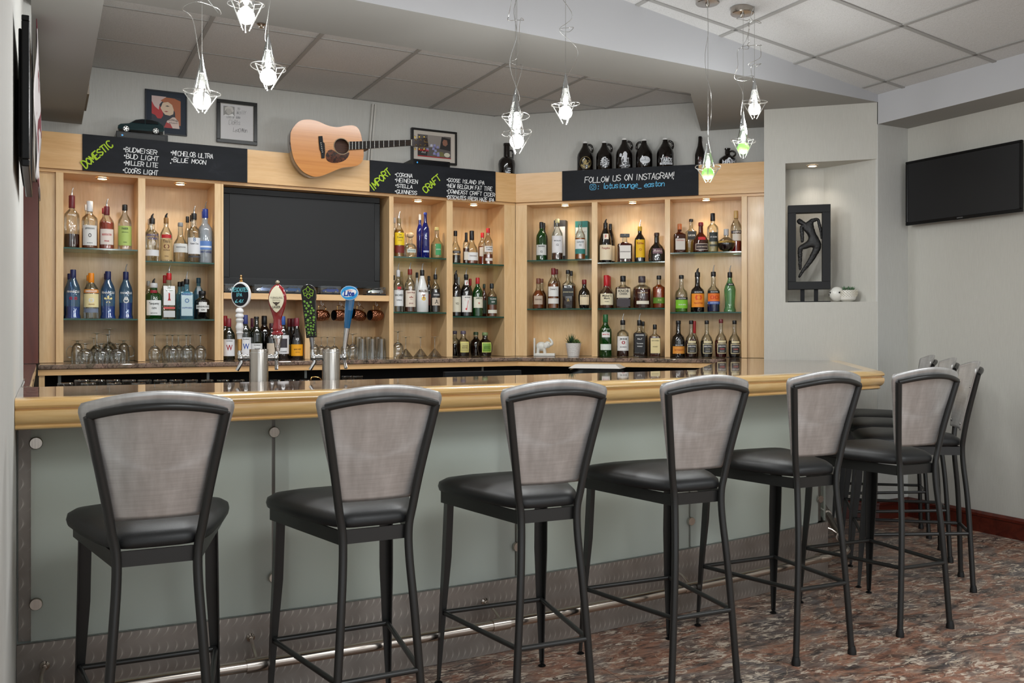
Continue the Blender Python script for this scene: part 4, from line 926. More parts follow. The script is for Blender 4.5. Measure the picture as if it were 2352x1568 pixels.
B('2a', 468, 485, 22, 'std', 'frost', (40, 60, 150), 'blue capped frosted bottle standing behind', back=1)
B('2a', 476, 480, 31, 'apoth', 'frost', (30, 56, 140), 'tall frosted vodka bottle with blue cap', [(.24, .40, .8, (96, 134, 196), []), (.28, .31, .7, (230, 236, 244), []), (.15, .2, .1, None, [('GREY GOOSE', .20, .04, (40, 60, 120), 1.3)])], pour=1, capf=.17)
B('2b', 341, 645, 20, 'std', 'clear', SIL, 'silver capped bottle behind the green gin', back=1)
B('2b', 351, 650, 37, 'tank', 'green', (200, 200, 200), 'stout green gin bottle', [(.10, .52, .78, (226, 228, 226), [('Tanqueray', .42, .07, (40, 40, 40), .9), ('GIN', .30, .05, (40, 40, 40), .4), ('IMPORTED', .16, .025, (90, 90, 90), .6)]), (.72, .80, .35, (140, 24, 40), [])], pour=2)
B('2b', 378, 632, 18, 'std', 'clear', RED, 'red capped bottle behind the gin', back=1, capf=.18)
B('2b', 388, 627, 31, 'square', 'clear', RED, 'square clear gin bottle with red figure', [(.30, .72, .8, (232, 232, 230), [('BEEFEATER', .68, .045, RED, 1.0), ('I', .48, .16, (190, 40, 40), .14), ('A', .44, .10, (190, 40, 40), .3)]), (.22, .26, .8, (214, 90, 84), []), (.04, .18, .8, (206, 206, 206), [])], pour=1, sq=.7, capf=.15)
B('2b', 412, 647, 22, 'square', 'sky', BLK, 'pale blue bottle behind, left', back=1, sq=.5)
B('2b', 420, 646, 20, 'square', 'sky', BLK, 'pale blue bottle behind, right', back=1, sq=.5)
B('2b', 428.5, 641, 32, 'square', 'sky', BLK, 'pale blue square gin bottle', [(.08, .68, .78, (190, 210, 214), [('BOMBAY', .62, .05, (60, 90, 150), .8), ('O', .46, .12, (70, 110, 160), .4), ('SAPPHIRE', .28, .04, (60, 90, 150), .9)])], pour=1, sq=.7)
B('2b', 456, 638, 25, 'std', 'sky', (40, 80, 100), 'teal bottle standing behind the black one', [(.6, .8, .3, (170, 180, 190), [])], back=1, liquid=(20, 90, 130), fill=.7)
B('2b', 464.5, 668, 33, 'tank', 'dark', BLK, 'short black apothecary bottle with diamond label', [(.25, .60, .45, (226, 226, 222), []), (.36, .50, .8, (226, 226, 222), [("HENDRICK'S", .44, .055, K_, 1.3), ('GIN', .33, .04, K_, .4)])])
B('4a', 906, 500, 10, 'std', 'clear', SIL, 'tequila bottle hidden at the divider', back=1, liquid=gold)
B('4a', 916.5, 501, 24, 'std', 'clear', (150, 130, 90), 'tequila bottle with yellow label', [(.30, .62, .9, (240, 206, 30), [('Jose', .56, .04, K_, .4), ('Cuervo', .50, .07, K_, .9), ('GOLD', .42, .03, (150, 80, 20), .6)]), (.10, .28, .9, (120, 40, 30), [])], gold, .7, pour=1)
B('4a', 933, 535, 16, 'patron', 'clear', (210, 180, 140), 'small corked bottle standing behind', back=1)
B('4a', 942.5, 533, 30, 'patron', 'clear', (222, 190, 150), 'squat clear tequila bottle with round cork', [(.18, .32, .6, (206, 214, 206), [('PATRON', .25, .06, (90, 110, 100), .8)])], capf=.22)
B('4a', 964.4, 492, 16, 'std', 'cobalt', SIL, 'slim blue glass bottle behind its twin', back=1)
B('4a', 977, 488, 19, 'std', 'cobalt', (40, 60, 150), 'slim tall cobalt glass bottle', [(.12, .16, .6, (180, 190, 220), [])], capf=.05)
B('4a', 1003.5, 522, 29, 'squat', 'clear', (206, 190, 120), 'clear tequila bottle with green leaf label', [(.10, .46, .36, (60, 150, 90), [('HORNITOS', .28, .035, W_, .55)])], (228, 214, 150), .45, capf=.1, sq=.4)
B('4b', 903.5, 632, 8, 'std', 'clear', BLK, 'bottle cut off by the divider', back=1)
B('4b', 914.5, 620, 24, 'std', 'clear', (210, 210, 212), 'white rum bottle with red bat seal', [(.14, .52, .9, (224, 226, 226), [('BACARDI', .40, .06, (30, 30, 30), 1.25), ('*', .53, .14, RED, .5), ('SUPERIOR', .28, .03, K_, .8)]), (.54, .60, .3, (190, 40, 50), [])], pour=1, capf=.16)
B('4b', 921.5, 624, 15, 'std', 'clear', GLD, 'gold capped bottle standing behind', back=1, liquid=brn, fill=.6)
B('4b', 941.6, 618, 26, 'std', 'clear', (130, 40, 30), 'spiced rum bottle with captain label', [(.12, .50, .9, (228, 214, 196), [('Captain Morgan', .45, .04, (130, 40, 30), 1.2), ('*', .32, .16, (150, 50, 40), .5), ('SPICED', .20, .03, (130, 40, 30), .6)])], (120, 50, 30), .52, pour=1)
B('4b', 957.7, 625.6, 12, 'malibu', 'white', BLK, 'white bottle standing behind', back=1)
B('4b', 969.7, 620, 29, 'malibu', 'white', BLK, 'opaque white coconut rum bottle', [(.2, .3, .1, None, [('MALIBU', .50, .065, (90, 60, 30), 1.15), ('T', .36, .12, (150, 80, 30), .4), ('o', .32, .10, (236, 190, 30), .5)])], pour=1, capf=.14)
B('4b', 985, 633.6, 13, 'std', 'dark', BLK, 'dark bottle standing behind', [(.2, .5, .8, (130, 60, 50), [])], back=1)
B('4b', 1000, 630, 22, 'std', 'clear', BLK, 'dark rum bottle with ship label', [(.40, .52, .95, (40, 40, 42), [('CRUZAN', .46, .05, W_, 1.0)]), (.18, .38, .8, (206, 190, 170), [('A', .28, .12, K_, .6)])], (44, 20, 14), .62, pour=1)
B('5a', 1046, 530, 24, 'squat', 'clear', BLK, 'cognac bottle with dark band', [(.30, .38, .9, (40, 36, 36), [('COURVOISIER', .34, .03, W_, .8)])], brn, .25, capf=.16)
B('5a', 1070.7, 534, 15, 'std', 'clear', BLK, 'slim brandy bottle with black capsule', [(.12, .38, .8, (226, 216, 200), [])], (130, 50, 30), .5, capf=.3)
B('5a', 1083.6, 530, 29, 'squat', 'clear', BLK, 'round shouldered cognac bottle', [(.10, .34, .85, (234, 232, 230), [('Hennessy', .23, .045, (110, 90, 90), .9)])], (190, 96, 50), .12, capf=.28)
B('5a', 1108, 534.5, 20, 'std', 'clear', RED, 'red capped liqueur bottle behind, half full', [(.28, .55, .8, (228, 222, 214), [])], (190, 70, 50), .58, back=1, capf=.15)
B('5a', 1121, 524, 22, 'std', 'clear', RED, 'red capped liqueur bottle with white label', [(.34, .5, .9, (236, 232, 228), [('SOUTHERN', .46, .04, K_, 1.1), ('COMFORT', .40, .04, K_, 1.0)]), (.10, .17, .7, (226, 220, 214), [])], (176, 84, 48), .28, capf=.13)
B('5b', 1047, 629.6, 23, 'std', 'dark', BLK, 'dark whisky bottle, cream label', [(.10, .46, .9, (224, 218, 196), [('VO', .30, .08, (90, 80, 60), .5)])], pour=2)
B('5b', 1053, 636, 14, 'std', 'dark', (224, 224, 220), 'white necked bottle standing behind', [(.2, .5, .8, (214, 206, 190), [])], back=1, capf=.2)
B('5b', 1070.7, 630, 26, 'std', 'dark', BLK, 'dark whiskey bottle with large red numeral', [(.10, .49, .9, (236, 232, 226), [('7', .28, .30, (206, 30, 40), .75), ("SEAGRAM'S", .45, .03, K_, .8)]), (.74, .86, .33, (236, 232, 226), [('7', .80, .10, RED, .3)])], pour=1, capf=.1)
B('5b', 1080, 640, 12, 'std', 'wineg', RED, 'red capped bottle standing behind', back=1, capf=.18)
B('5b', 1097, 637.6, 24, 'std', 'green', RED, 'green glass whiskey bottle with red cap', [(.22, .50, .9, (230, 226, 204), [('JAMESON', .46, .05, (40, 60, 40), 1.0), ('o', .34, .05, RED, .3)])], (20, 26, 14), .2, capf=.16)
B('5b', 1112, 652, 15, 'std', 'amber', (40, 60, 50), 'green capped bottle standing behind', [(.1, .5, .8, (60, 80, 60), [])], back=1)
B('5b', 1129.5, 651, 24, 'std', 'clear', (34, 40, 40), 'whisky bottle with dark green label', [(.36, .60, .9, (40, 66, 50), [('TULLAMORE', .53, .045, W_, 1.0), ('DEW', .44, .05, W_, .5)]), (.10, .20, .85, (226, 222, 206), [])], (170, 84, 30), .62, capf=.15)
B('5c', 1044, 759.5, 30, 'flask', 'clear', (90, 80, 96), 'decanter bottle behind, left', [], (40, 18, 14), .5, back=1)
B('5c', 1064, 759.5, 32, 'flask', 'clear', (90, 80, 96), 'faceted whisky decanter with gold rimmed label', [(.17, .58, .54, (236, 226, 130), []), (.20, .55, .47, (196, 186, 120), [('CROWN', .42, .05, (110, 90, 40), .6), ('ROYAL', .35, .05, (110, 90, 40), .6)])], (40, 18, 14), .5)
B('5c', 1093, 762, 30, 'flask', 'clear', (70, 90, 60), 'dark decanter bottle behind, right', [], (52, 20, 14), .8, back=1)
B('5c', 1114, 763, 35, 'flask', 'clear', (120, 140, 90), 'faceted whisky decanter with green apple label', [(.17, .58, .54, (228, 236, 130), []), (.20, .55, .47, (120, 160, 60), [('CROWN', .42, .05, (60, 90, 20), .6), ('ROYAL', .35, .05, (60, 90, 20), .6)])], (52, 24, 14), .9)
# wines under the television
B('3c', 516, 725, 26, 'wine', 'wineg', RED, 'red capped wine bottle standing behind', [(.12, .5, .8, W_, [])], back=1, capf=.24)
B('3c', 525.4, 731, 27, 'wine', 'wineg', (130, 44, 56), 'wine bottle with red W emblem', [(.10, .50, .9, (228, 228, 230), [('WOODBRIDGE', .46, .03, K_, .8), ('W', .30, .16, (160, 30, 40), .8)])], capf=.2)
B('3c', 563.5, 723, 27, 'wine', 'wineg', (50, 60, 120), 'wine bottle with blue W emblem', [(.10, .50, .9, (228, 228, 230), [('WOODBRIDGE', .46, .03, K_, .8), ('W', .30, .16, (50, 80, 160), .8)])], capf=.2)
B('3c', 579, 730.6, 16, 'wine', 'dark', (96, 30, 56), 'purple capped wine bottle behind', back=1, capf=.22)
B('3c', 589, 727, 27, 'wine', 'wineg', BLK, 'pale labelled wine bottle with black stopper', [(.08, .38, .9, (226, 226, 226), [('WOODBRIDGE', .34, .03, K_, .8), ('WWI', .25, .05, K_, .7)])], capf=.05)
B('3c', 607, 725, 30, 'wine', 'dark', BLK, 'thick black bottle at the back', back=1, capf=.2)
B('3c', 624, 742, 26, 'wine', 'dark', (60, 20, 30), 'wine bottle behind the red tap handle', [(.10, .45, .85, (206, 190, 170), [])])
B('3c', 640.6, 729.5, 15, 'wine', 'dark', (40, 90, 170), 'blue capped wine bottle behind', [(.1, .5, .9, W_, [])], back=1, capf=.22)
B('3c', 649.5, 726, 28, 'wine', 'dark', (44, 84, 160), 'blue capped wine bottle with dark picture label', [(.13, .56, .9, (228, 228, 230), [('14 HANDS', .18, .035, K_, .8)]), (.27, .48, .5, (60, 54, 60), [])], capf=.2)
B('3c', 664, 731, 20, 'burg', 'dark', (120, 40, 50), 'burgundy capped bottle behind, left', [(.08, .35, .9, (224, 160, 30), [])], back=1, capf=.2)
B('3c', 672.5, 731, 20, 'burg', 'dark', (120, 40, 50), 'burgundy capped bottle behind, right', [(.08, .35, .9, (224, 160, 30), [])], back=1, capf=.2)
B('3c', 681.5, 730, 28, 'burg', 'dark', (126, 44, 56), 'wine bottle with bright orange label', [(.08, .36, .95, (240, 168, 26), [('MARK WEST', .24, .035, (90, 60, 20), .9), ('PINOT NOIR', .17, .02, (90, 60, 20), .5)])], capf=.2)
# angled wall
B('6a', 1249, 512, 18, 'std', 'dark', BLK, 'dark bottle hidden behind', back=1)
B('6a', 1243.5, 510, 24, 'std', 'green', BLK, 'triangular dark green whisky bottle', [(.13, .40, .95, (214, 214, 210), [('Glenfiddich', .36, .045, K_, 1), ('12', .22, .05, K_, .3)])], (12, 16, 8), .62, sq=.3, capf=.16)
B('6a', 1280, 502.7, 26, 'std', 'clear', (206, 196, 150), 'clear scotch bottle with white label', [(.17, .58, .92, (232, 230, 232), [('MACALLAN', .46, .035, (60, 60, 70), .9), ('12', .36, .05, (50, 50, 60), .3)])], (110, 50, 30), .16, capf=.1)
B('6a', 1332.5, 508.5, 24, 'std', 'clear', (80, 140, 130), 'amber scotch bottle with teal label', [(.27, .52, .95, (228, 230, 230), [('GLENLIVET', .45, .045, (50, 80, 90), 1.1), ('12', .37, .06, (60, 60, 60), .3)]), (.14, .27, .95, (50, 130, 122), [])], (206, 120, 44), .56, capf=.1)
B('6b', 1244.4, 640, 22, 'squat', 'clear', (120, 70, 50), 'bottle hidden behind the round shouldered scotch', back=1, liquid=whis, fill=.6)
B('6b', 1236.5, 639, 27, 'squat', 'clear', (120, 66, 50), 'round shouldered amber scotch bottle', [(.14, .42, .65, (190, 170, 150), [('CHIVAS', .30, .05, (90, 50, 30), .9)])], (190, 96, 34), .60, capf=.18)
B('6b', 1278, 618, 20, 'std', 'clear', (110, 30, 34), 'tall bottle hidden behind', back=1, liquid=whis, fill=.7)
B('6b', 1271, 615.7, 26, 'std', 'clear', (120, 30, 36), 'tall amber scotch with two white labels', [(.30, .54, .85, (232, 230, 226), [("Dewar's", .48, .05, (90, 80, 70), .9)]), (.12, .25, .9, (226, 222, 216), [])], (196, 110, 44), .62, capf=.16)
B('6b', 1312, 622, 20, 'square', 'clear', BLK, 'black capped bottle hidden behind', back=1, liquid=whis, fill=.6, sq=.6)
B('6b', 1304.5, 620, 26, 'square', 'clear', BLK, 'square whisky bottle with slanted black label', [(.32, .52, .95, (28, 28, 30), [('JOHNNIE WALKER', .42, .04, (200, 190, 150), 1.2)]), (.10, .20, .7, (40, 26, 20), [('A', .22, .10, (190, 160, 90), .3)])], (66, 22, 12), .60, sq=.7, capf=.1)
B('6b', 1342, 642, 27, 'flask', 'dark', (120, 24, 30), 'dark liqueur bottle with cream label', [(.12, .46, .72, (232, 214, 180), [('DRAMBUIE', .42, .045, K_, 1.1)])], capf=.16)
B('7a', 1402, 514, 22, 'frang', 'dark', BLK, 'friar shaped dark bottle behind', [(.06, .44, .8, (226, 210, 180), [])], back=1)
B('7a', 1390.8, 512, 29, 'frang', 'dark', BLK, 'friar shaped dark liqueur bottle with cream label', [(.06, .44, .95, (232, 216, 186), [('Frangelico', .35, .06, (150, 60, 40), 1.0)]), (.58, .72, .35, (226, 216, 200), [('F', .65, .09, RED, .2)])], pour=2)
B('7a', 1435, 537, 34, 'square', 'clear', (30, 26, 28), 'square amaretto bottle with flat square cap', [(.12, .58, .75, (232, 226, 218), [('DISARONNO', .36, .05, (60, 40, 40), .9)])], (110, 30, 24), .70, sq=.8, capf=.1)
B('7a', 1469.7, 520, 25, 'std', 'dark', (200, 160, 40), 'dark coffee liqueur bottle with yellow label', [(.12, .62, .75, (238, 186, 20), [('Kahlua', .52, .07, (150, 40, 20), .95), ('o', .34, .08, (190, 120, 20), .5)])], pour=1)
B('7a', 1508.4, 534.6, 38, 'bell', 'dark', (60, 40, 36), 'bell shaped dark liqueur bottle with oval label', [(.26, .44, .5, (120, 90, 100), [('GODIVA', .35, .045, (220, 200, 190), .8)])], capf=.1)
B('7b', 1398, 634, 26, 'squat', 'clear', RED, 'red waxed bottle hidden behind', back=1, liquid=whis, fill=.6, capf=.4)
B('7b', 1390.8, 632, 34, 'squat', 'clear', (190, 24, 34), 'bourbon bottle with dripping red wax neck', [(.10, .44, .8, (232, 220, 186), [("Maker's", .38, .06, (60, 50, 40), .95), ('Mark', .30, .06, (60, 50, 40), .6), ('WHISKY', .2, .03, (60, 50, 40), .5)])], (130, 60, 30), .46, capf=.34)
B('7b', 1431, 633.5, 35, 'square', 'clear', BLK, 'squared bourbon bottle with black block letters', [(.32, .60, .88, (212, 200, 176), [('KNOB', .53, .09, K_, .9), ('CREEK', .44, .045, K_, .8)]), (.06, .28, .88, (60, 50, 54), [])], (96, 40, 24), .64, sq=.75, capf=.18)
B('7b', 1474.4, 634, 41, 'apoth', 'clear', (70, 60, 64), 'wide oval bourbon bottle, pale bottom label', [(.12, .22, .6, (232, 224, 206), []), (.3, .4, .1, None, [('WOODFORD', .47, .035, (200, 170, 130), .9)])], (104, 30, 16), .60, capf=.2)
B('7b', 1513.6, 632.7, 29, 'square', 'clear', BLK, 'orange rye bottle with green label', [(.14, .32, .95, (90, 130, 34), [('RYE', .24, .06, (200, 210, 120), .4)])], (214, 92, 20), .72, sq=.5, capf=.12)
B('7c', 1390.8, 722, 29, 'wine', 'green', (30, 96, 50), 'green vermouth bottle with round white label', [(.46, .66, .55, (232, 232, 226), [('MARTINI', .53, .035, RED, .8)]), (.16, .30, .78, (224, 232, 224), [])], capf=.18)
B('7c', 1430.5, 735, 28, 'apoth', 'clear', BLK, 'bourbon bottle with white label and red seal', [(.17, .56, .9, (236, 234, 230), [('JIM BEAM', .48, .055, K_, .9), ('o', .39, .10, (170, 30, 40), .5), ('BOURBON', .27, .035, (60, 40, 40), .8)])], (90, 40, 24), .30, pour=1, sq=.4)
B('7c', 1477, 738, 20, 'square', 'clear', BLK, 'square whiskey bottle hidden behind', back=1, liquid=brn, fill=.6, sq=.8)
B('7c', 1468.5, 735, 28, 'square', 'clear', BLK, 'square whiskey bottle with black label', [(.12, .64, .85, (30, 30, 32), [('JACK DANIELS', .59, .045, W_, .9), ('No.7', .49, .05, W_, .5), ('Tennessee', .37, .035, W_, .7), ('WHISKEY', .29, .035, W_, .6)])], (60, 26, 14), .66, pour=1, sq=.85, capf=.15)
B('7c', 1504, 745, 25, 'square', 'clear', BLK, 'square whiskey bottle with honey coloured label', [(.12, .58, .88, (232, 214, 160), [('JACK DANIELS', .50, .045, K_, .9), ('HONEY', .32, .04, (90, 70, 30), .6)])], (120, 50, 24), .64, sq=.85, capf=.15)
B('8a', 1561, 514, 27, 'square', 'amber', (196, 110, 60), 'square amber orange liqueur bottle', [(.10, .48, .82, (214, 206, 196), [('COINTREAU', .42, .05, (170, 60, 40), .9)])], (70, 34, 18), .62, sq=.8, capf=.2)
B('8a', 1587.5, 503, 26, 'square', 'clear', BLK, 'clear square liqueur bottle with round black label', [(.40, .64, .75, (34, 38, 40), [('LICOR', .52, .045, W_, .8)])], (214, 176, 84), .36, sq=.8, back=1, capf=.08)
B('8a', 1609.7, 510.6, 35, 'bell', 'amber', (130, 28, 40), 'bell shaped liqueur bottle with red ribbon', [(.07, .28, .72, (214, 196, 180), []), (.09, .26, .66, (50, 30, 30), [('GRAND MARNIER', .17, .04, (230, 210, 190), 1.1)]), (.40, .50, .4, (176, 30, 40), [])], (110, 44, 24), .5, capf=.12)
B('8a', 1637, 489.7, 26, 'apoth', 'clear', BLK, 'tall clear liqueur bottle, black crest label', [(.26, .50, .65, (40, 48, 46), [('ST. ELDER', .38, .04, W_, .9)]), (.14, .19, .6, (60, 66, 60), [])], (226, 216, 160), .30, capf=.2)
B('8a', 1668, 526, 40, 'ball', 'clear', SIL, 'globe shaped dark raspberry liqueur bottle', [(.38, .46, 1.0, (196, 160, 80), [('CHAMBORD', .42, .04, K_, .8)])], (34, 8, 16), .42, capf=.28)
B('8a', 1690.5, 484, 25, 'std', 'clear', (200, 170, 110), 'aperitif bottle with bright red liquid', [(.28, .44, .7, (222, 222, 220), []), (.45, .52, .95, (40, 40, 60), [('CAMPARI', .485, .05, W_, 1.2)])], (196, 10, 34), .27, capf=.18, back=2)
B('8b', 1565, 631.7, 29, 'dekuy', 'clear', BLK, 'schnapps bottle with green apple label', [(.33, .40, .95, (34, 34, 34), [('DE KUYPER', .365, .03, W_, .9)]), (.10, .33, .95, (130, 200, 50), [('SOUR APPLE', .2, .035, W_, .9)])], (130, 200, 60), .3, capf=.1)
B('8b', 1602, 625, 31, 'dekuy', 'dark', BLK, 'brown schnapps bottle with peach label', [(.46, .53, .95, (24, 24, 24), [('DE KUYPER', .495, .03, W_, .9)]), (.12, .46, .95, (244, 150, 40), [('o', .36, .20, (226, 84, 30), .8), ('PEACHTREE', .22, .04, (180, 60, 20), 1.0)])], pour=2, capf=.12)
B('8b', 1638.5, 624, 29, 'dekuy', 'clear', BLK, 'schnapps bottle with orange fruit and blue band', [(.46, .53, .95, (24, 24, 24), [('DE KUYPER', .495, .03, W_, .9)]), (.26, .46, .95, (236, 120, 40), [('oo', .36, .14, (214, 70, 20), 1.1)]), (.19, .26, .95, (60, 100, 180), [('BLUE CURACAO', .225, .03, W_, 1.0)])], (26, 50, 130), .2, pour=1, capf=.12)
B('8b', 1676.4, 625, 27, 'midori', 'mint', BLK, 'waisted pale green melon liqueur bottle', [(.66, .72, .5, (30, 40, 36), [('MIDORI', .69, .03, W_, .5)])], (120, 196, 110), .12, pour=1, capf=.14)
B('8c', 1558, 736, 29, 'dekuy', 'dark', BLK, 'brown schnapps bottle with butterscotch label', [(.30, .36, .95, (24, 24, 24), [('DE KUYPER', .33, .03, W_, .9)]), (.10, .30, .95, (226, 150, 60), [('BUTTERSHOTS', .2, .04, (170, 60, 20), 1.1)])], capf=.1)
B('8c', 1595, 737, 20, 'jug', 'clear', RED, 'red necked bottle hidden behind', back=1, liquid=(150, 50, 20), fill=.5, capf=.34)
def dk(neck, desc, px, lq, top=735.6, pk=(170, 160, 130)):
    B('8c', px, top, 28, 'jug', 'clear', neck, desc, [(.39, .45, .55, (226, 212, 170), []), (.11, .37, .66, (226, 212, 170), []), (.13, .35, .58, (52, 52, 54), [('DEKUYPER', .30, .045, W_, .95), ('CREME', .23, .03, pk, .6), ('LIQUEUR', .17, .025, W_, .6)])], lq, .46, capf=.1)
dk(BLK, 'amber liqueur bottle with shield label', 1587.5, (80, 24, 20)); dk(BLK, 'near black liqueur bottle with shield label', 1623.3, (16, 14, 14)); dk(BUR, 'red liqueur bottle with shield label', 1656, (120, 14, 22), 733, (214, 90, 90)); dk(BLK, 'dark liqueur bottle with shield label, last', 1687, (20, 12, 12), 735.6, (214, 120, 110))
ORD = ['first', 'second', 'third', 'fourth', 'fifth', 'sixth', 'seventh', 'eighth', 'ninth', 'tenth', 'eleventh', 'twelfth', 'thirteenth', 'fourteenth']
pourm, pourp = plain('pourer_steel', (190, 190, 190), .2, .9), plain('pourer_plastic', (16, 16, 16), .35)
BAYA = [(xs[145.7], xs[317]), (xs[334], xs[493]), (xs[512] + .004, xp0), (xs[904], xs[1026]), (xs[1040], xs[1158.5])]
BAYB = [(ss[1210], ss[1359]), (ss[1372], ss[1527]), (ss[1539], ss[1703])]
def make_bottle(it, R):
    b = it; A = R['pl'] == 'A'
    off = (.07 if not b['back'] else .19) if A else (.056 if not b['back'] else .152)
    p = onY(b['px'], b['top'], YA + off) if A else onN(b['px'], b['top'], NF + off)
    d = depth(p); r = b['w'] / 2 * d / FPX; z0 = R['z'] + .0008; H = p.z - z0
    for a_, b_ in (BAYA if A else BAYB):
        v = p.x if A else s_of(p)
        if a_ - .03 < v < b_ + .03 and b_ - a_ > 2 * r + .01:
            v2 = min(max(v, a_ + r + .003), b_ - r - .003); dv = v2 - v
            p = Vector((p.x + dv, p.y, p.z)) if A else Vector((p.x + BB[0] * dv, p.y + BB[1] * dv, p.z)); break
    phi = math.atan2(p.x, p.y)                                     # bottles are faced roughly to the room
    rz = (-phi * .35 if A else RB + (.55 if False else .25))
    t = thing('liquor_bottle' if R is not ROW['3c'] else 'wine_bottle', b['label'], 'bottle', (p.x, p.y, z0), rz, R['group'])
    pf = PROF[b['kind']]; sq = b['sq'] if b['sq'] > .55 else 0; dr = .72 if sq > .6 else 1; cf = b['capf']
    seg = 24 if b['back'] != 1 else 16
    body = [(q[0] * r, q[1] * H * (1 if q[1] < .9 else 1)) for q in pf]
    body[-1] = (body[-1][0], H * (1 - .02))
    gm = glassmat(b['glass'])
    MB().lathe(body, seg, sq=sq, dr=dr).build('glass', gm, t, smooth=True)
    if b['liquid'] is not None and b['glass'] != 'dark':
        fz = b['fill'] * H; lp = []
        for i, q in enumerate(pf):
            if q[1] * H < fz: lp.append((q[0] * r * .93, max(.004, q[1] * H)))
            else:
                q0 = pf[i - 1]; f = (fz / H - q0[1]) / max(1e-5, q[1] - q0[1]); lp.append(((q0[0] + (q[0] - q0[0]) * f) * r * .93, fz)); break
        MB().lathe(lp, seg, sq=sq, dr=dr).build('liquid', liq(b['liquid']), t, smooth=True)
    rn = pf[-1][0] * r
    cm = pcol(b['cap'], .35)
    if b['desc'].startswith('square amaretto'):
        MB().box((-r * .62, -r * .3, H * .88), (r * .62, r * .3, H)).build('cap', cm, t, bevel=.002)
    elif 'round cork' in b['desc']:
        MB().sphere((0, 0, H * .88), (rn * 1.9, rn * 1.9, H * .11), 16, 10).build('cap', cm, t, smooth=True)
    else:
        cr = max(rn * 1.12, .0105)
        MB().lathe([(cr, H * (1 - cf)), (cr * 1.04, H * (1 - cf) + .002), (cr * 1.02, H - .004), (cr * .9, H)], 16).build('cap', cm, t, smooth=True)
    if b['pour']:
        pm = pourm if b['pour'] == 1 else pourp; h2 = .05 if b['pour'] == 1 else .03
        mb = MB().tube([(0, 0, H), (0, 0, H + .012), (.002, 0, H + h2 * .6), (.008, 0, H + h2)], [.0075, .005, .0035, .0028] if b['pour'] == 1 else [.01, .008, .006, .003], 8)
        mb.build('pourer', pm, t, smooth=True)
    # labels wrap the front of the glass
    def rad(zf_):
        for (r0, a0), (r1, a1) in zip(pf[:-1], pf[1:]):
            if a0 <= zf_ <= a1: return (r0 + (r1 - r0) * (zf_ - a0) / max(1e-6, a1 - a0)) * r
        return r
    flat = sq > .55
    def warp(ex):
        def f(x, z):
            rr = rad(min(1, max(0, z / H)))
            if flat: return (x, -rr * dr * ex - .0008, z)
            rr = rr * ex + .0008; a = x / rr; a = max(-2.4, min(2.4, a)); return (rr * math.sin(a), -rr * math.cos(a), z)
        return f
    for li, (a0, a1, hw, col, texts) in enumerate(b['labels']):
        hwm = hw * r * (.98 if flat else 1.25)
        if col is not None:
            wf = warp(1.006 + .006 * li); n = 12
            MB().grid(lambda u, v: wf((2 * u - 1) * hwm, (a0 + (a1 - a0) * v) * H), n, 6 if a1 - a0 > .2 else 2).build('paper_label', pcol(col, .55), t, smooth=True)
        cols = {}
        for tx, zf_, hf, tc, wf_ in texts: cols.setdefault(tc, []).append((tx, zf_, hf, wf_))
        for tc, lst in cols.items():
            mb = MB()
            for tx, zf_, hf, wf_ in lst: printed(mb, tx, 0, zf_ * H, hf * H * 1.25, min(wf_ * r * (1.35 if not flat else 1.5), 2.2 * r), warp(1.02 + .006 * li), bold=.02)
            mb.build('label_print', pcol(tc, .55), t)
    return t
for k, R in ROW.items():
    R['group'] = 'bottles on the ' + R['ph']
    its = sorted(R['items'], key=lambda i: i['px'])
    for i, it in enumerate(its):
        it['label'] = '%s, %s from left, %s' % (it['desc'], ORD[i], R['ph'])
        if len(it['label'].split()) > 16: it['label'] = '%s, %s from left, %s' % (' '.join(it['desc'].split()[:16 - 3 - len(R['ph'].split())]), ORD[i], R['ph'])
        make_bottle(it, R)
# ================================================================ ON TOP OF THE BACK BAR
ZTOP = ZH1 + .0005
growl = plain('growler_glass', (17, 12, 10), .07, 0, .5)
pw_ = pcol((222, 226, 232), .6)
def ring_pts(n, rx, rz, cx=0, cz=0): return [(cx + rx * math.cos(2 * PI * i / n), cz + rz * math.sin(2 * PI * i / n)) for i in range(n)]
def flatpoly(mb, pts, y=0): mb.add([(p[0], y, p[1]) for p in pts], [tuple(range(len(pts)))]); return mb
def cfill(mb, pts, wf, n=10):
    xs_ = [p[0] for p in pts]; a, b = min(xs_), max(xs_); N = len(pts)
    def span(x):
        zs = []
        for i in range(N):
            p, q = pts[i], pts[(i + 1) % N]
            if min(p[0], q[0]) - 1e-9 <= x <= max(p[0], q[0]) + 1e-9:
                zs += [p[1], q[1]] if abs(p[0] - q[0]) < 1e-9 else [p[1] + (q[1] - p[1]) * (x - p[0]) / (q[0] - p[0])]
        return min(zs), max(zs)
    prev = None
    for i in range(n + 1):
        x = a + (b - a) * (i + (.001 if i == 0 else -.001 if i == n else 0)) / n; z0_, z1_ = span(x)
        if prev: mb.add([wf(prev[0], prev[1]), wf(x, z0_), wf(x, z1_), wf(prev[0], prev[2])], [(0, 1, 2, 3)])
        prev = (x, z0_, z1_)
def cyl(r, y0=0): return lambda x, z: (r * math.sin(max(-1.4, min(1.4, x / r))), -r * math.cos(max(-1.4, min(1.4, x / r))) + y0, z)
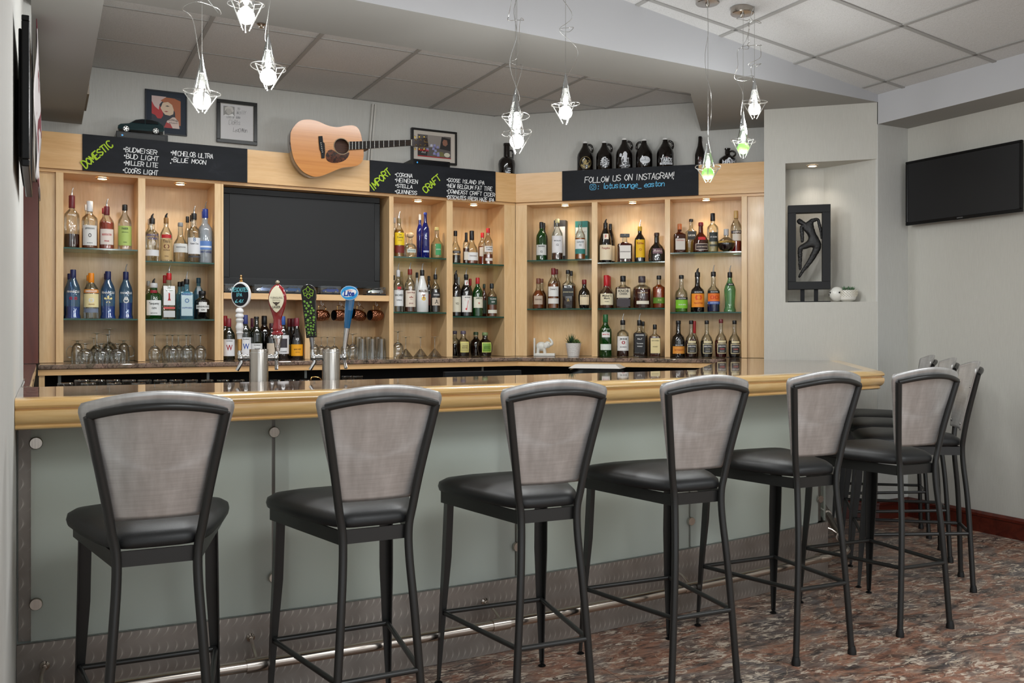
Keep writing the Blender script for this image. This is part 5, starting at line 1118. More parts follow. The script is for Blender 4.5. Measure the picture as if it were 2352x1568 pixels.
def growler(px, top, w, plane, label, side=1, kind='g', decor=None, cap=(226, 226, 224), grp='brown glass beer growlers above the angled shelves'):
    off = .12 if plane == 'B' else .15
    p = onN(px, top, NF + off) if plane == 'B' else onY(px, top, YA + off)
    d = depth(p); r = w / 2 * d / FPX; H = p.z - ZTOP
    t = thing('growler', label, 'growler', (p.x, p.y, ZTOP), RB + .25 if plane == 'B' else -.2, grp)
    P = {'g': [(.93, 0), (1, .03), (1, .50), (.93, .60), (.62, .74), (.40, .83), (.30, .90), (.29, .96)],
         's': [(.9, 0), (1, .04), (1, .32), (.9, .45), (.45, .60), (.30, .66), (.28, .92), (.34, .94), (.34, 1)],
         'l': [(.84, 0), (.9, .05), (1, .38), (.93, .48), (.6, .58), (.38, .60), (.36, .92), (.40, .93), (.40, 1)],
         't': [(.9, 0), (1, .03), (1, .42), (.85, .52), (.5, .70), (.38, .84), (.36, .9), (.36, .96)]}[kind]
    MB().lathe([(a * r, b * H) for a, b in P], 28).build('glass', growl, t, smooth=True)
    if kind in 'gt': MB().lathe([(.33 * r, .945 * H), (.34 * r, .96 * H), (.34 * r, .99 * H), (.30 * r, H)], 18).build('cap', pcol(cap, .5) if kind == 'g' else M['black'], t, smooth=True)
    if kind == 'g': hp = [(.34 * r, .90), (.62 * r, .90), (.84 * r, .84), (.90 * r, .74), (.80 * r, .66)]
    elif kind == 's': hp = [(.28 * r, .82), (.55 * r, .86), (.85 * r, .78), (.88 * r, .64), (.62 * r, .55)]
    elif kind == 'l': hp = [(.36 * r, .80), (.60 * r, .80), (.72 * r, .74), (.72 * r, .62), (.70 * r, .52)]
    if kind != 't': MB().tube(smoothcurve([(side * a, 0, b * H) for a, b in hp], 5), .0085 if kind == 'g' else .007, 10).build('handle', growl, t, smooth=True)
    wf = cyl(r * 1.012); pr = MB()
    if decor == 'gold':
        mb = MB(); c = .30 * H; R_ = .74 * r
        for k in range(40):
            a0, a1 = 2 * PI * k / 40, 2 * PI * (k + 1) / 40
            mb.add([wf(R_ * math.cos(a) * f, c + R_ * math.sin(a) * f) for a, f in ((a0, 1), (a1, 1), (a1, .95), (a0, .95))], [(0, 1, 2, 3)])
        R2 = random.Random(3)
        for k in range(46):
            a, f = R2.uniform(0, 6.28), R2.uniform(0, .82); x, z = R_ * f * math.cos(a), c + R_ * f * math.sin(a); s1, s2 = R2.uniform(.002, .008), R2.uniform(.003, .012)
            mb.add([wf(x - s1, z), wf(x, z - s2), wf(x + s1, z), wf(x, z + s2)], [(0, 1, 2, 3)])
        mb.build('round_print', pcol((166, 146, 92), .5), t)
    if decor == '2nd':
        printed(pr, '-2ND-', 0, .36 * H, .045, 1.1 * r, wf, .03); printed(pr, 'STORY', 0, .25 * H, .05, 1.15 * r, wf, .04); printed(pr, 'BREWING', 0, .165 * H, .014, .65 * r, wf); printed(pr, 'CO', 0, .12 * H, .014, .2 * r, wf)
        pr.add([wf(x, z) for x, z in ((-.012, .43 * H), (.012, .43 * H), (.006, .46 * H), (-.006, .46 * H))], [(0, 1, 2, 3)])
    if decor == 'lake':
        for poly_ in ([(-.26, .24), (.26, .24), (.24, .30), (-.24, .30)], [(-.2, .30), (.2, .30), (.26, .50), (.1, .56), (-.1, .56), (-.26, .50)], [(-.44, .34), (-.26, .34), (-.26, .38), (-.44, .38)], [(.26, .34), (.44, .34), (.44, .38), (.26, .38)],
                      [(-.40, .20), (-.34, .20), (-.34, .34), (-.40, .34)], [(.34, .20), (.40, .20), (.40, .34), (.34, .34)], [(-.72, .42), (-.40, .40), (-.36, .48), (-.52, .52), (-.7, .49)]):
            cfill(pr, [(x * r, z * H) for x, z in poly_], wf, 6)
        printed(pr, 'LAKE PLACID', 0, .145 * H, .026, 1.35 * r, wf, .02); printed(pr, 'pub & brewery', 0, .08 * H, .014, .9 * r, wf)
    if decor == 'oval':
        cfill(pr, ring_pts(32, .66 * r, .115 * H, 0, .30 * H), wf, 16)
        mb = MB(); wf2 = cyl(r * 1.022)
        printed(mb, 'BREWING CO', 0, .29 * H, .016, .9 * r, wf2); printed(mb, 'S', 0, .35 * H, .03, .16 * r, wf2); mb.build('oval_lettering', pcol((120, 126, 132), .6), t)
    if decor == 'yards':
        printed(pr, 'YARDS', 0, .27 * H, .055, 1.45 * r, wf, .04)
        mb = MB(); cfill(pr, [(x * r, z * H) for x, z in ((-.8, .12), (.8, .12), (.8, .19), (-.8, .19))], wf, 12)
        printed(mb, 'BREWING CO', 0, .155 * H, .02, 1.1 * r, cyl(r * 1.022)); mb.build('band_lettering', pcol((40, 36, 36), .6), t)
        for k in range(12):
            a0, a1 = PI * .22 + PI * .56 * k / 12, PI * .22 + PI * .56 * (k + 1) / 12
            pr.add([wf(.75 * r * math.cos(a) * f, .20 * H + .75 * r * .78 * math.sin(a) * f) for a, f in ((a0, 1), (a1, 1), (a1, .94), (a0, .94))], [(0, 1, 2, 3)])
        mb = MB(); flat = [wf(x * r, z * H) for x, z in ((-.08, .345), (.08, .345), (0, .38))]; mb.add(flat, [(0, 1, 2)]); mb.build('red_star', pcol((170, 60, 50)), t)
    if decor == 'geo':
        for poly_ in ([(-.85, .05), (-.6, .2), (-.85, .34)], [(-.35, .05), (-.6, .2), (-.35, .34)], [(-.3, .03), (-.3, .30), (-.1, .42), (.1, .42), (.3, .30), (.3, .03), (.16, .03), (.1, .26), (-.1, .26), (-.16, .03)], [(.35, .05), (.35, .34), (.6, .2)], [(.85, .05), (.6, .2), (.85, .34)]):
            for i in range(1, len(poly_) - 1): pr.add([wf(x * r * .95, z * H) for x, z in (poly_[0], poly_[i], poly_[i + 1])], [(0, 1, 2)])
    if decor == 'red':
        mb = MB()
        for i, z in enumerate((.30, .24, .18, .12, .06)): printed(mb, ('OLD', 'ALE', 'HOUSE', 'BREW', 'CO')[i], -.2 * r, z * H, .02, .6 * r, wf)
        mb.build('red_print', pcol((120, 50, 40), .6), t)
    if decor == 'dots':
        for z in (.22, .16, .10, .05):
            for x in (-.12, .0, .12): pr.add([wf(x * r + a, z * H + b) for a, b in ((-.0035, -.003), (.0035, -.003), (.0035, .003), (-.0035, .003))], [(0, 1, 2, 3)])
    if kind in 'lt':
        MB().tube([(.36 * r, -.01, .97 * H), (.42 * r, -.012, .90 * H), (.40 * r, -.012, .84 * H), (.30 * r, -.012, .86 * H), (.30 * r, -.012, .95 * H)], .0016, 6).build('wire_bail', wire, t, smooth=True)
    if pr.v: pr.build('print', pw_, t)
growler(1164, 329.6, 40, 'A', 'tall brown swing top jug in the corner above the left shelves', 1, 'l', 'dots', grp='brown jugs and growlers')
growler(1344, 325.8, 37.6, 'B', 'growler with round gold emblem, leftmost of the five capped ones', 1, 'g', 'gold')
growler(1388, 325, 37.6, 'B', 'growler printed 2ND STORY in white block letters', 1, 'g', '2nd')
growler(1434, 318, 38.5, 'B', 'growler with white garden chair drawing', 1, 'g', 'lake')
growler(1479.5, 320, 38.5, 'B', 'growler with pale oval emblem and handle on its left', -1, 'g', 'oval')
growler(1528, 317.5, 39.5, 'B', 'growler printed YARDS over a white band', 1, 'g', 'yards')
growler(1608, 313.6, 24, 'B', 'tall slim swing top bottle half hidden by a pendant lamp', 1, 't', 'red', (30, 20, 20))
growler(1671, 341, 40, 'B', 'squat jug with ring handle and geometric white print', 1, 's', 'geo')

# set-top boxes and the model car
def settop(px0, px1, pyt, pyb, Y, label):
    a, b = onY(px0, pyt, Y), onY(px1, pyt, Y); H = .052
    t = thing('cable_box', label, 'cable box', (a.x, Y, ZTOP)); Wd = b.x - a.x
    MB().box((0, .0, .006), (Wd, .2, H)).build('housing', M['black'], t, bevel=.003)
    MB().box((.02, -.002, .014), (Wd - .02, .0, H - .012)).build('front_panel', plain('smoked_panel', (18, 20, 24), .12), t)
    MB().lathe([(.006, 0), (.006, .001)], 12, (0, 0, 0)).build('power_light', plain('blue_led', (40, 120, 170), .3, emit=1), t, M4=Matrix.Translation((.035, -.0022, H * .5)) @ Matrix.Rotation(PI / 2, 4, 'X'))
    for x in (.03, Wd - .03): MB().lathe([(.01, 0), (.009, .006)], 12, (x, .03, 0)).build('foot', M['rubber'], t)
    return t
bx = settop(267, 386, 306, 326, 6.17, 'black cable box under the green model car'); 
settop(948, 1034, 375, 390, 6.17, 'black cable box under the framed music poster')
# model cars
def make_car(label, cat, loc, rz, s, col, grp, name='model_car'):
    t = thing(name, label, cat, loc, rz, grp); paint_ = plain('car_paint_%d_%d_%d' % col, col, .12, .35, .8)
    L = .225 * s; Wd = .095 * s
    side = [(-.50, .16), (-.495, .30), (-.44, .38), (-.26, .43), (-.12, .62), (.02, .68), (.22, .68), (.38, .60), (.46, .47), (.50, .42), (.505, .20), (.48, .14), (.40, .13), (.38, .25), (.32, .32), (.26, .25), (.24, .13), (-.24, .13), (-.26, .25), (-.32, .32), (-.38, .25), (-.40, .14)]
    vs = []; ys = [-.5, -.46, .46, .5]; Hh = .078 * s
    for k, yy in enumerate(ys):
        for x, z in side:
            tuck = 1 if z < .45 else 1 - (z - .45) * .75
            e = .97 if k in (0, 3) else 1
            vs.append((x * L * (e if z > .2 else 1), yy * Wd * tuck, z * Hh * (e if z > .3 else 1) / .68 + .0))
    n = len(side); fs = [(k * n + i, k * n + (i + 1) % n, (k + 1) * n + (i + 1) % n, (k + 1) * n + i) for k in range(3) for i in range(n)] + [tuple(range(n - 1, -1, -1)), tuple(3 * n + i for i in range(n))]
    MB().add(vs, fs).build('body', paint_, t, smooth=True)
    for sgn in (-1, 1):
        mb = MB(); q = [(-.20, .46), (-.10, .60), (.08, .645), (.08, .46)]; q2 = [(.10, .46), (.10, .645), (.24, .64), (.36, .56), (.38, .47)]
        for pp in (q, q2):
            pts = [(x * L, sgn * Wd * (.5 * (1 - (z - .45) * .75 if z > .45 else .5) + .008), z * Hh / .68) for x, z in pp]
            mb.add(pts if sgn < 0 else pts[::-1], [tuple(range(len(pts)))])
        mb.build('side_windows', plain('car_glass', (30, 32, 34), .05), t)
        for wx in (-.32, .32):
            R_ = .0185 * s
            Mw = Matrix.Translation((wx * L, sgn * Wd * .44, R_ * 1.0)) @ Matrix.Rotation(PI / 2, 4, 'X')
            wh = MB().lathe([(R_ * .7, -.007 * s), (R_, -.005 * s), (R_, .005 * s), (R_ * .7, .007 * s)], 20).build('wheel', M['rubber'], t, smooth=True, M4=Mw)
            mb = MB(); mb.lathe([(R_ * .15, .010 * s * -sgn * -1), (R_ * .15, .0105 * s * sgn)], 10)
            for k in range(5):
                a = 2 * PI * k / 5; ca, sa = math.cos(a), math.sin(a); w_ = R_ * .11; y = -.0074 * s * 1 * -1
                mb.add([(-sa * w_, ca * w_, y * -1), (ca * R_ * .66 - sa * w_, sa * R_ * .66 + ca * w_, y * -1), (ca * R_ * .66 + sa * w_, sa * R_ * .66 - ca * w_, y * -1), (sa * w_, -ca * w_, y * -1)], [(0, 1, 2, 3)])
            rim = [(R_ * .70 * math.cos(2 * PI * k / 20), R_ * .70 * math.sin(2 * PI * k / 20), .0074 * s * sgn) for k in range(20)]
            mb.tube(rim, R_ * .06, 6, closed=True)
            mb.build('hubcap', M['chrome'], wh, M4=Matrix.Translation((wx * L, sgn * Wd * .44, R_)) @ Matrix.Rotation(PI / 2, 4, 'X') @ Matrix.Scale(-1, 4, (0, 0, 1)))
    MB().box((.30 * L, -.40 * Wd, .62 * Hh), (.32 * L, .4 * Wd, .66 * Hh)).build('tail_light', pcol((150, 30, 30), .3), t) if s < .0 else None
    return t
pc = onY(325, 310, 6.24)
make_car('dark green model sport utility vehicle on the left cable box', 'model car', (pc.x, 6.25, ZTOP + .0535), -.12, 1.22, (22, 52, 56), None)
acr = m_thin('acrylic_case', (244, 246, 246), -.02)
CARS = [(527, 'dark', (26, 28, 34), 'black'), (592, 'x', (60, 66, 80), 'slate blue'), (650, 'x', (30, 60, 120), 'navy'), (668, 'x', (40, 90, 150), 'bright blue'), (756, 'b', (24, 60, 150), 'royal blue'), (858, 'g', (70, 68, 66), 'dark grey')]
CARS = [(541, (26, 28, 34), 'black model car in a clear case, left end under the television'), (607, (44, 60, 92), 'slate blue model car in a clear case, beside the round chalk tap'),
        (669, (40, 90, 150), 'light blue model car in a clear case behind the red tap handle'), (757, (24, 60, 150), 'royal blue model car in a clear case under the screen'), (860, (70, 68, 66), 'dark grey model car in a clear case, right end')]
for px, col, lb in CARS:
    p = onY(px, 670, YA + .05); W2 = .075
    t = make_car(lb, 'model car', (p.x, YA + .052, zl + .0125), 0.06, .52, col, 'model cars in clear cases under the television')
    c = thing('display_case', lb.replace('model car in a clear case', 'car display case') if False else 'clear acrylic display case around the ' + lb.split(' in a')[0] + lb.split('clear case')[1], 'display case', (p.x, YA + .052, zl + .001), 0, 'clear display cases under the television')
    MB().box((-W2, -.038, 0), (W2, .038, .010)).build('plinth', M['black'], c)
    MB().box((-W2 + .002, -.036, .0105), (W2 - .002, .036, .060)).build('clear_cover', acr, c)
for o in [o for o in C.objects if o.get('category') == 'display case']:
    w_ = o['label'].split(); o['label'] = ' '.join(w_[:16]).rstrip(',')

# framed pictures
def framed(px0, pyt, px1, pyb, Y, label, fw, mat_frame, th=.02, tilt=0.0):
    a, b = onY(px0, pyt, Y), onY(px1, pyb, Y); w_ = b.x - a.x; h = a.z - b.z
    t = thing('picture_frame', label, 'framed picture', M4=Matrix.Translation((a.x, Y, b.z)) @ Matrix.Rotation(tilt, 4, 'X'))
    mb = MB(); mb.box((0, 0, 0), (w_, th, fw)); mb.box((0, 0, h - fw), (w_, th, h)); mb.box((0, 0, fw), (fw, th, h - fw)); mb.box((w_ - fw, 0, fw), (w_, th, h - fw))
    mb.build('frame', mat_frame, t, bevel=.002)
    return t, w_, h
def art(t, x0, z0, w_, h, y, polys):
    """flat printed shapes in unit coordinates"""
    for i, (nm, col, pts) in enumerate(polys):
        mb = MB(); flatpoly(mb, [(x0 + p[0] * w_, z0 + p[1] * h) for p in pts], y - .00025 * (i + 1)); 
        # triangulate concave shapes safely
        o = mb.build(nm, pcol(col, .6), t)
t, w_, h = framed(333, 203, 430, 313, YW - .0152, 'navy matted portrait of a red haired woman in a hat', .010, plain('navy_mat', (32, 38, 46), .5), .014, .0)
MB().box((.0101, .003, .0101), (w_ - .0101, .012, h - .0101)).build('mat_board', plain('navy_board', (36, 46, 60), .7), t)
x0, z0, pw2, ph2 = .042, .045, w_ - .084, h - .085
art(t, x0, z0, pw2, ph2, .0028, [
    ('photo_print', (52, 56, 66), [(0, 0), (1, 0), (1, 1), (0, 1)]), ('photo_red', (186, 60, 62), [(0, .42), (.12, .38), (.2, .28), (.32, .28), (.39, .38), (.38, .52), (.27, .7), (.08, .86), (0, .88)]),
    ('photo_hat', (214, 190, 186), [(0, 1), (0, .82), (.10, .66), (.24, .56), (.27, .74), (.5, 1)]), ('photo_hair', (176, 104, 70), [(.30, .86), (.48, .98), (.78, .97), (1, .9), (1, .10), (.88, .12), (.82, .3), (.80, .52), (.74, .62), (.5, .78)]),
    ('photo_face', (222, 198, 172), [(.30, .62), (.38, .80), (.56, .84), (.70, .76), (.76, .6), (.74, .46), (.62, .40), (.46, .42), (.38, .5)]), ('photo_neck', (216, 196, 186), [(.5, .0), (.96, .0), (.92, .24), (.8, .36), (.72, .36), (.52, .22)]),
    ('photo_eye', (66, 60, 56), [(.46, .70), (.54, .725), (.62, .70), (.54, .685)]), ('photo_lips', (166, 90, 84), [(.42, .52), (.5, .545), (.58, .53), (.5, .505)]), ('photo_curl', (176, 70, 70), [(.42, .0), (.72, .0), (.64, .14), (.5, .18)])])
mb = MB(); chalk(mb, 'Zosug', x0 + .58 * pw2, z0 + .24 * ph2, .016, .06, .0016); chalk(mb, 'eluuuu', x0 + .60 * pw2, z0 + .16 * ph2, .008, .055, .0014); mb.build('signature', pcol((30, 30, 34)), t, M4=Matrix.Translation((0, -.0002, 0)))
t, w_, h = framed(498, 226, 591, 334, YW - .0232, 'black framed signed letter with small black and white photo', .024, plain('frame_black', (14, 14, 13), .3), .022)
MB().box((.0241, .006, .0241), (w_ - .0241, .012, .028)).box((.0241, .006, h - .028), (w_ - .0241, .012, h - .0241)).box((.0241, .006, .028), (.028, .012, h - .028)).box((w_ - .028, .006, .028), (w_ - .0241, .012, h - .028)).build('inner_lip', pcol((150, 148, 142), .5), t)
MB().box((.0281, .008, .0281), (w_ - .0281, .012, h - .0281)).build('paper', pcol((214, 214, 216), .7), t)
W2, H2 = w_ - .056, h - .056
art(t, .028, .028, W2, H2, .0078, [('photo', (150, 150, 148), [(.08, .66), (.42, .66), (.42, .94), (.08, .94)]), ('photo_hair', (206, 204, 200), [(.12, .78), (.13, .90), (.24, .94), (.36, .92), (.40, .82), (.36, .76), (.30, .86), (.18, .86)]),
    ('photo_face', (186, 184, 180), [(.16, .78), (.18, .87), (.30, .87), (.34, .78), (.28, .70), (.22, .70)]), ('photo_collar', (232, 232, 232), [(.08, .66), (.42, .66), (.36, .74), (.24, .68), (.14, .70)])])
mb = MB()
for s_, a, z, hh, wd in (("to", .50, .86, .016, .09), ("Wally", .48, .74, .026, .30), ("Lots of love", .18, .60, .018, .42), ("Cloris", .24, .42, .034, .36), ("Leachman", .38, .22, .028, .44)):
    chalk(mb, s_.upper() if s_ in ('to',) else s_.replace('W', 'W'), .028 + a * W2, .028 + z * H2, hh, wd * W2, .0013, .04, .3)
mb.build('handwriting', pcol((70, 70, 74), .7), t, M4=Matrix.Translation((0, .0072, 0)))
t, w_, h = framed(946, 292, 1050, 380, YW - .0312, 'black framed music poster with a smaller photo in it, behind the guitar head', .016, plain('frame_black2', (16, 15, 15), .35), .03)
MB().box((.0161, .008, .0161), (w_ - .0161, .012, h - .0161)).build('mat_board', pcol((206, 198, 188), .7), t)
R5 = random.Random(5); polys = [('poster', (96, 90, 88), [(0, 0), (1, 0), (1, 1), (0, 1)]), ('poster_sky', (150, 142, 136), [(.28, .45), (.72, .45), (.78, 1), (.3, 1)]), ('poster_inset', (40, 36, 36), [(.66, .42), (.98, .36), (.98, .9), (.72, .98)]), ('inset_face', (150, 104, 84), [(.76, .60), (.84, .56), (.90, .66), (.88, .84), (.78, .86), (.74, .74)]),
    ('poster_dark', (44, 42, 42), [(0, .05), (.28, .05), (.30, .32), (0, .34)]), ('poster_band', (170, 36, 40), [(0, 0), (1, 0), (1, .04), (0, .05)]), ('poster_seal', (214, 210, 190), ring_pts(18, .09, .10, .88, .17)), ('poster_stage', (120, 116, 70), [(.45, .08), (.8, .08), (.76, .28), (.52, .3)])]
for k in range(12): x, z = R5.uniform(.28, .62), R5.uniform(.12, .6); polys.append(('poster_figure', R5.choice([(150, 150, 196), (206, 206, 226), (110, 104, 150)]), [(x - .04, z - .06), (x + .04, z - .05), (x + .03, z + .06), (x - .03, z + .05)]))
x0, z0, W2, H2 = .05, .046, w_ - .10, h - .09
art(t, x0, z0, W2, H2, .0078, polys)
mb = MB(); printed(mb, 'MARTIN', x0 + .17 * W2, z0 + .29 * H2, .016, .30 * W2, bold=.03); mb.build('poster_title', pcol((196, 40, 36)), t, M4=Matrix.Translation((0, .0040, 0)))
mb = MB(); printed(mb, 'And', x0 + .17 * W2, z0 + .20 * H2, .014, .16 * W2, slant=.25); mb.build('poster_subtitle', pcol((214, 214, 214)), t, M4=Matrix.Translation((0, .0040, 0)))

# cable raceway on the wall
a, b, c, d = onY(853, 240, YW - .004), onY(863, 241, YW - .004), onY(852, 376, YW - .004), onY(842, 375, YW - .004)
mb = MB()
for u0, u1 in ((0, .42), (.58, 1)):
    q = [a + (b - a) * u0, a + (b - a) * u1, d + (c - d) * u1, d + (c - d) * u0]
    mb.add([(v.x, v.y - .02, v.z) for v in q] + [(v.x, v.y + .003, v.z) for v in q], [(0, 1, 2, 3), (7, 6, 5, 4), (0, 4, 5, 1), (1, 5, 6, 2), (2, 6, 7, 3), (3, 7, 4, 0)])
tag(mb.build('cable_raceway', pcol((206, 204, 198), .5)), 'white twin cable raceway running up the wall behind the guitar', 'cable raceway')

# guitar
YG = 6.0
def gp_(px, py, Y=YG): v = onY(px, py, Y); return (v.x, v.z)
def zz(x, y): return (500 + x / 3.136, 200 + y / 3.136)
out = [(525, 330), (545, 290), (590, 245), (650, 233), (720, 245), (790, 275), (860, 288), (920, 278), (975, 276), (1010, 295), (1033, 345), (1045, 420), (1052, 480), (1043, 530), (1010, 563), (960, 573), (900, 580), (850, 598), (790, 624), (730, 643), (680, 641), (620, 612), (580, 570), (550, 520), (533, 455), (524, 390)]
o3 = smoothcurve([(gp_(*zz(*p))[0], 0, gp_(*zz(*p))[1]) for p in out + [out[0]]], 4)[:-1]; outl = [(v.x, v.z) for v in o3]
gt = thing('acoustic_guitar', 'blond topped acoustic guitar hung horizontally on the fascia', 'guitar', (0, 0, 0))
n = len(outl); cxg = sum(p[0] for p in outl) / n; czg = sum(p[1] for p in outl) / n
mb = MB(); vs = []
for y, e in ((YG + .001, 1), (YG + .005, 1.004), (YG + .098, .985), (YG + .102, .975)):
    vs += [(cxg + (p[0] - cxg) * e, y, czg + (p[1] - czg) * e) for p in outl]
mb.add(vs, [(k * n + (i + 1) % n, k * n + i, (k + 1) * n + i, (k + 1) * n + (i + 1) % n) for k in range(3) for i in range(n)] + [tuple(3 * n + i for i in range(n))])
mb.build('body', plain('guitar_rosewood', (84, 58, 46), .18, 0, .6), gt, smooth=True)
mb = MB(); hx, hz = gp_(*zz(893, 427)); hr = abs(gp_(*zz(946, 427))[0] - hx)
# sound board with a real hole
hole = [(hx + hr * math.cos(math.atan2(p[1] - hz, p[0] - hx)), hz + hr * math.sin(math.atan2(p[1] - hz, p[0] - hx))) for p in outl]
mb.add([(p[0], YG, p[1]) for p in outl] + [(p[0], YG, p[1]) for p in hole], [(i, (i + 1) % n, n + (i + 1) % n, n + i) for i in range(n)])
topm = m_wood('guitar_spruce', (204, 138, 70), (196, 128, 62), (184, 116, 52), rough=.2, scale=(.6, 2, 3.2), grain='x', coat=.6)
mb.build('soundboard', topm, gt)
MB().add([(hx + 1.3 * hr * math.cos(a * PI / 12), YG + .05, hz + 1.3 * hr * math.sin(a * PI / 12)) for a in range(24)], [tuple(range(24))]).build('inside', pcol((70, 44, 34), .7), gt)
mb = MB(); mb.tube([(hx + hr * 1.05 * math.cos(a * PI / 16), YG - .0005, hz + hr * 1.05 * math.sin(a * PI / 16)) for a in range(32)], .003, 6, closed=True); mb.build('rosette', pcol((150, 130, 100), .4), gt)
mb = MB(); mb.prismy([gp_(*zz(*p)) for p in ((725, 355), (752, 353), (757, 395), (768, 408), (772, 470), (768, 512), (747, 514), (742, 470), (733, 450), (727, 400))], YG - .009, YG - .0005); mb.build('bridge', M['blackm'], gt, bevel=.001)
mb = MB()
for k in range(6): p = gp_(*zz(741 + k * 2.2, 404 + 13 * k)); mb.sphere((p[0], YG - .010, p[1]), .0032, 8, 6)
mb.build('bridge_pins', pcol((226, 222, 210), .3), gt)
pick = smoothcurve([(gp_(*zz(*p))[0], 0, gp_(*zz(*p))[1]) for p in ((845, 462), (820, 450), (795, 458), (778, 490), (785, 525), (815, 543), (860, 545), (910, 530), (940, 500), (947, 470), (925, 478), (895, 484), (865, 478), (845, 462))], 3)[:-1]
t2 = NT('tortoise_pickguard'); t2.link(t2.ramp(t2.noise(t2.obj(), 60, 3), [(.4, (40, 22, 18)), (.65, (96, 52, 34))]), t2.b.inputs['Base Color']); t2.b.inputs['Roughness'].default_value = .12
MB().prismy([(v.x, v.z) for v in pick], YG - .0022, YG - .0004).build('pickguard', t2.m, gt)
YN = YG - .012
fb = [gp_(*zz(*p), YN) for p in ((948, 392), (1394, 379), (1394, 421), (948, 451))]
MB().prismy(fb, YN, YN + .009).build('fretboard', M['blackm'], gt)
nk = [gp_(*zz(*p), YN) for p in ((1045, 391), (1394, 381), (1394, 419), (1045, 443))]
mb = MB(); mb.prismy(nk, YN + .0092, YN + .03); mb.build('neck', plain('guitar_neck', (70, 40, 28), .3), gt, bevel=.006)
MB().box((nk[0][0] - .0, YN + .03, nk[3][1] + .002), (nk[0][0] + .05, YG + .09, nk[0][1] - .002)).build('heel', plain('guitar_neck', (70, 40, 28), .3), gt)
mb = MB()
for k in range(15):
    f = 1 - 2 ** (-k * 1.0 / 12 * 1.0) ; f = (1 - 2 ** (-k / 12)) / (1 - 2 ** (-14 / 12))
    u = 1 - f; xa_ = fb[0][0] + (fb[1][0] - fb[0][0]) * u; z1 = fb[0][1] + (fb[1][1] - fb[0][1]) * u; z0_ = fb[3][1] + (fb[2][1] - fb[3][1]) * u
    mb.box((xa_ - .001, YN - .001, z0_ + .0005), (xa_ + .001, YN, z1 - .0005))
mb.build('frets', M['chrome'], gt)
mb = MB()
for k in range(6):
    p0 = gp_(*zz(757, 400 + 15 * k), YG - .011); p1 = (fb[1][0] + .0, fb[2][1] + (fb[1][1] - fb[2][1]) * (1 - (k + .8) / 6.6))
    mb.tube([(p0[0], YG - .012, p0[1]), (p1[0], YN - .003, p1[1])], .0005, 4)
mb.build('strings', plain('bronze_string', (190, 150, 100), .3, .9), gt)
hs = [gp_(*zz(*p), YN) for p in ((1397, 373), (1512, 364), (1521, 428), (1397, 428))]
MB().prismy(hs, YN + .003, YN + .018).build('headstock', plain('guitar_head', (34, 18, 15), .2, 0, .4), gt, bevel=.002)
mb = MB(); a1 = gp_(*zz(1394, 378), YN); a2 = gp_(*zz(1398, 421), YN); mb.box((a1[0] - .001, YN - .003, a2[1]), (a1[0] + .003, YN + .008, a1[1])); mb.build('nut', pcol((226, 222, 206), .4), gt)
for k in range(6):
    up = k < 3; x_ = (1428, 1460, 1494)[k % 3]; c1 = gp_(*zz(x_, 381 if up else 417), YN); c2 = gp_(*zz(x_ - 2, 356 if up else 444), YN)
    mb = MB(); mb.lathe([(.0045, 0), (.004, .006), (.002, .011)], 10)
    for j in range(len(mb.v)): v = mb.v[j]; mb.v[j] = (c1[0] + v[0], YN + .003 - v[2], c1[1] + v[1])
    mb.tube([(c2[0], YN + .012, c1[1]), (c2[0], YN + .012, c2[1])], .0018, 6); mb.sphere((c2[0], YN + .012, c2[1]), (.0065, .004, .0075), 10, 8)
    mb.build('tuner', plain('gold_hardware', (214, 178, 90), .18, 1), gt, smooth=True)
mb = MB(); printed(mb, 'Martin', hs[1][0] - .012, (hs[1][1] + hs[2][1]) / 2, .008, .03); mb.build('head_logo', plain('gold_hardware', (214, 178, 90), .18, 1), gt, M4=Matrix.Translation((0, YN + .0018, 0)))

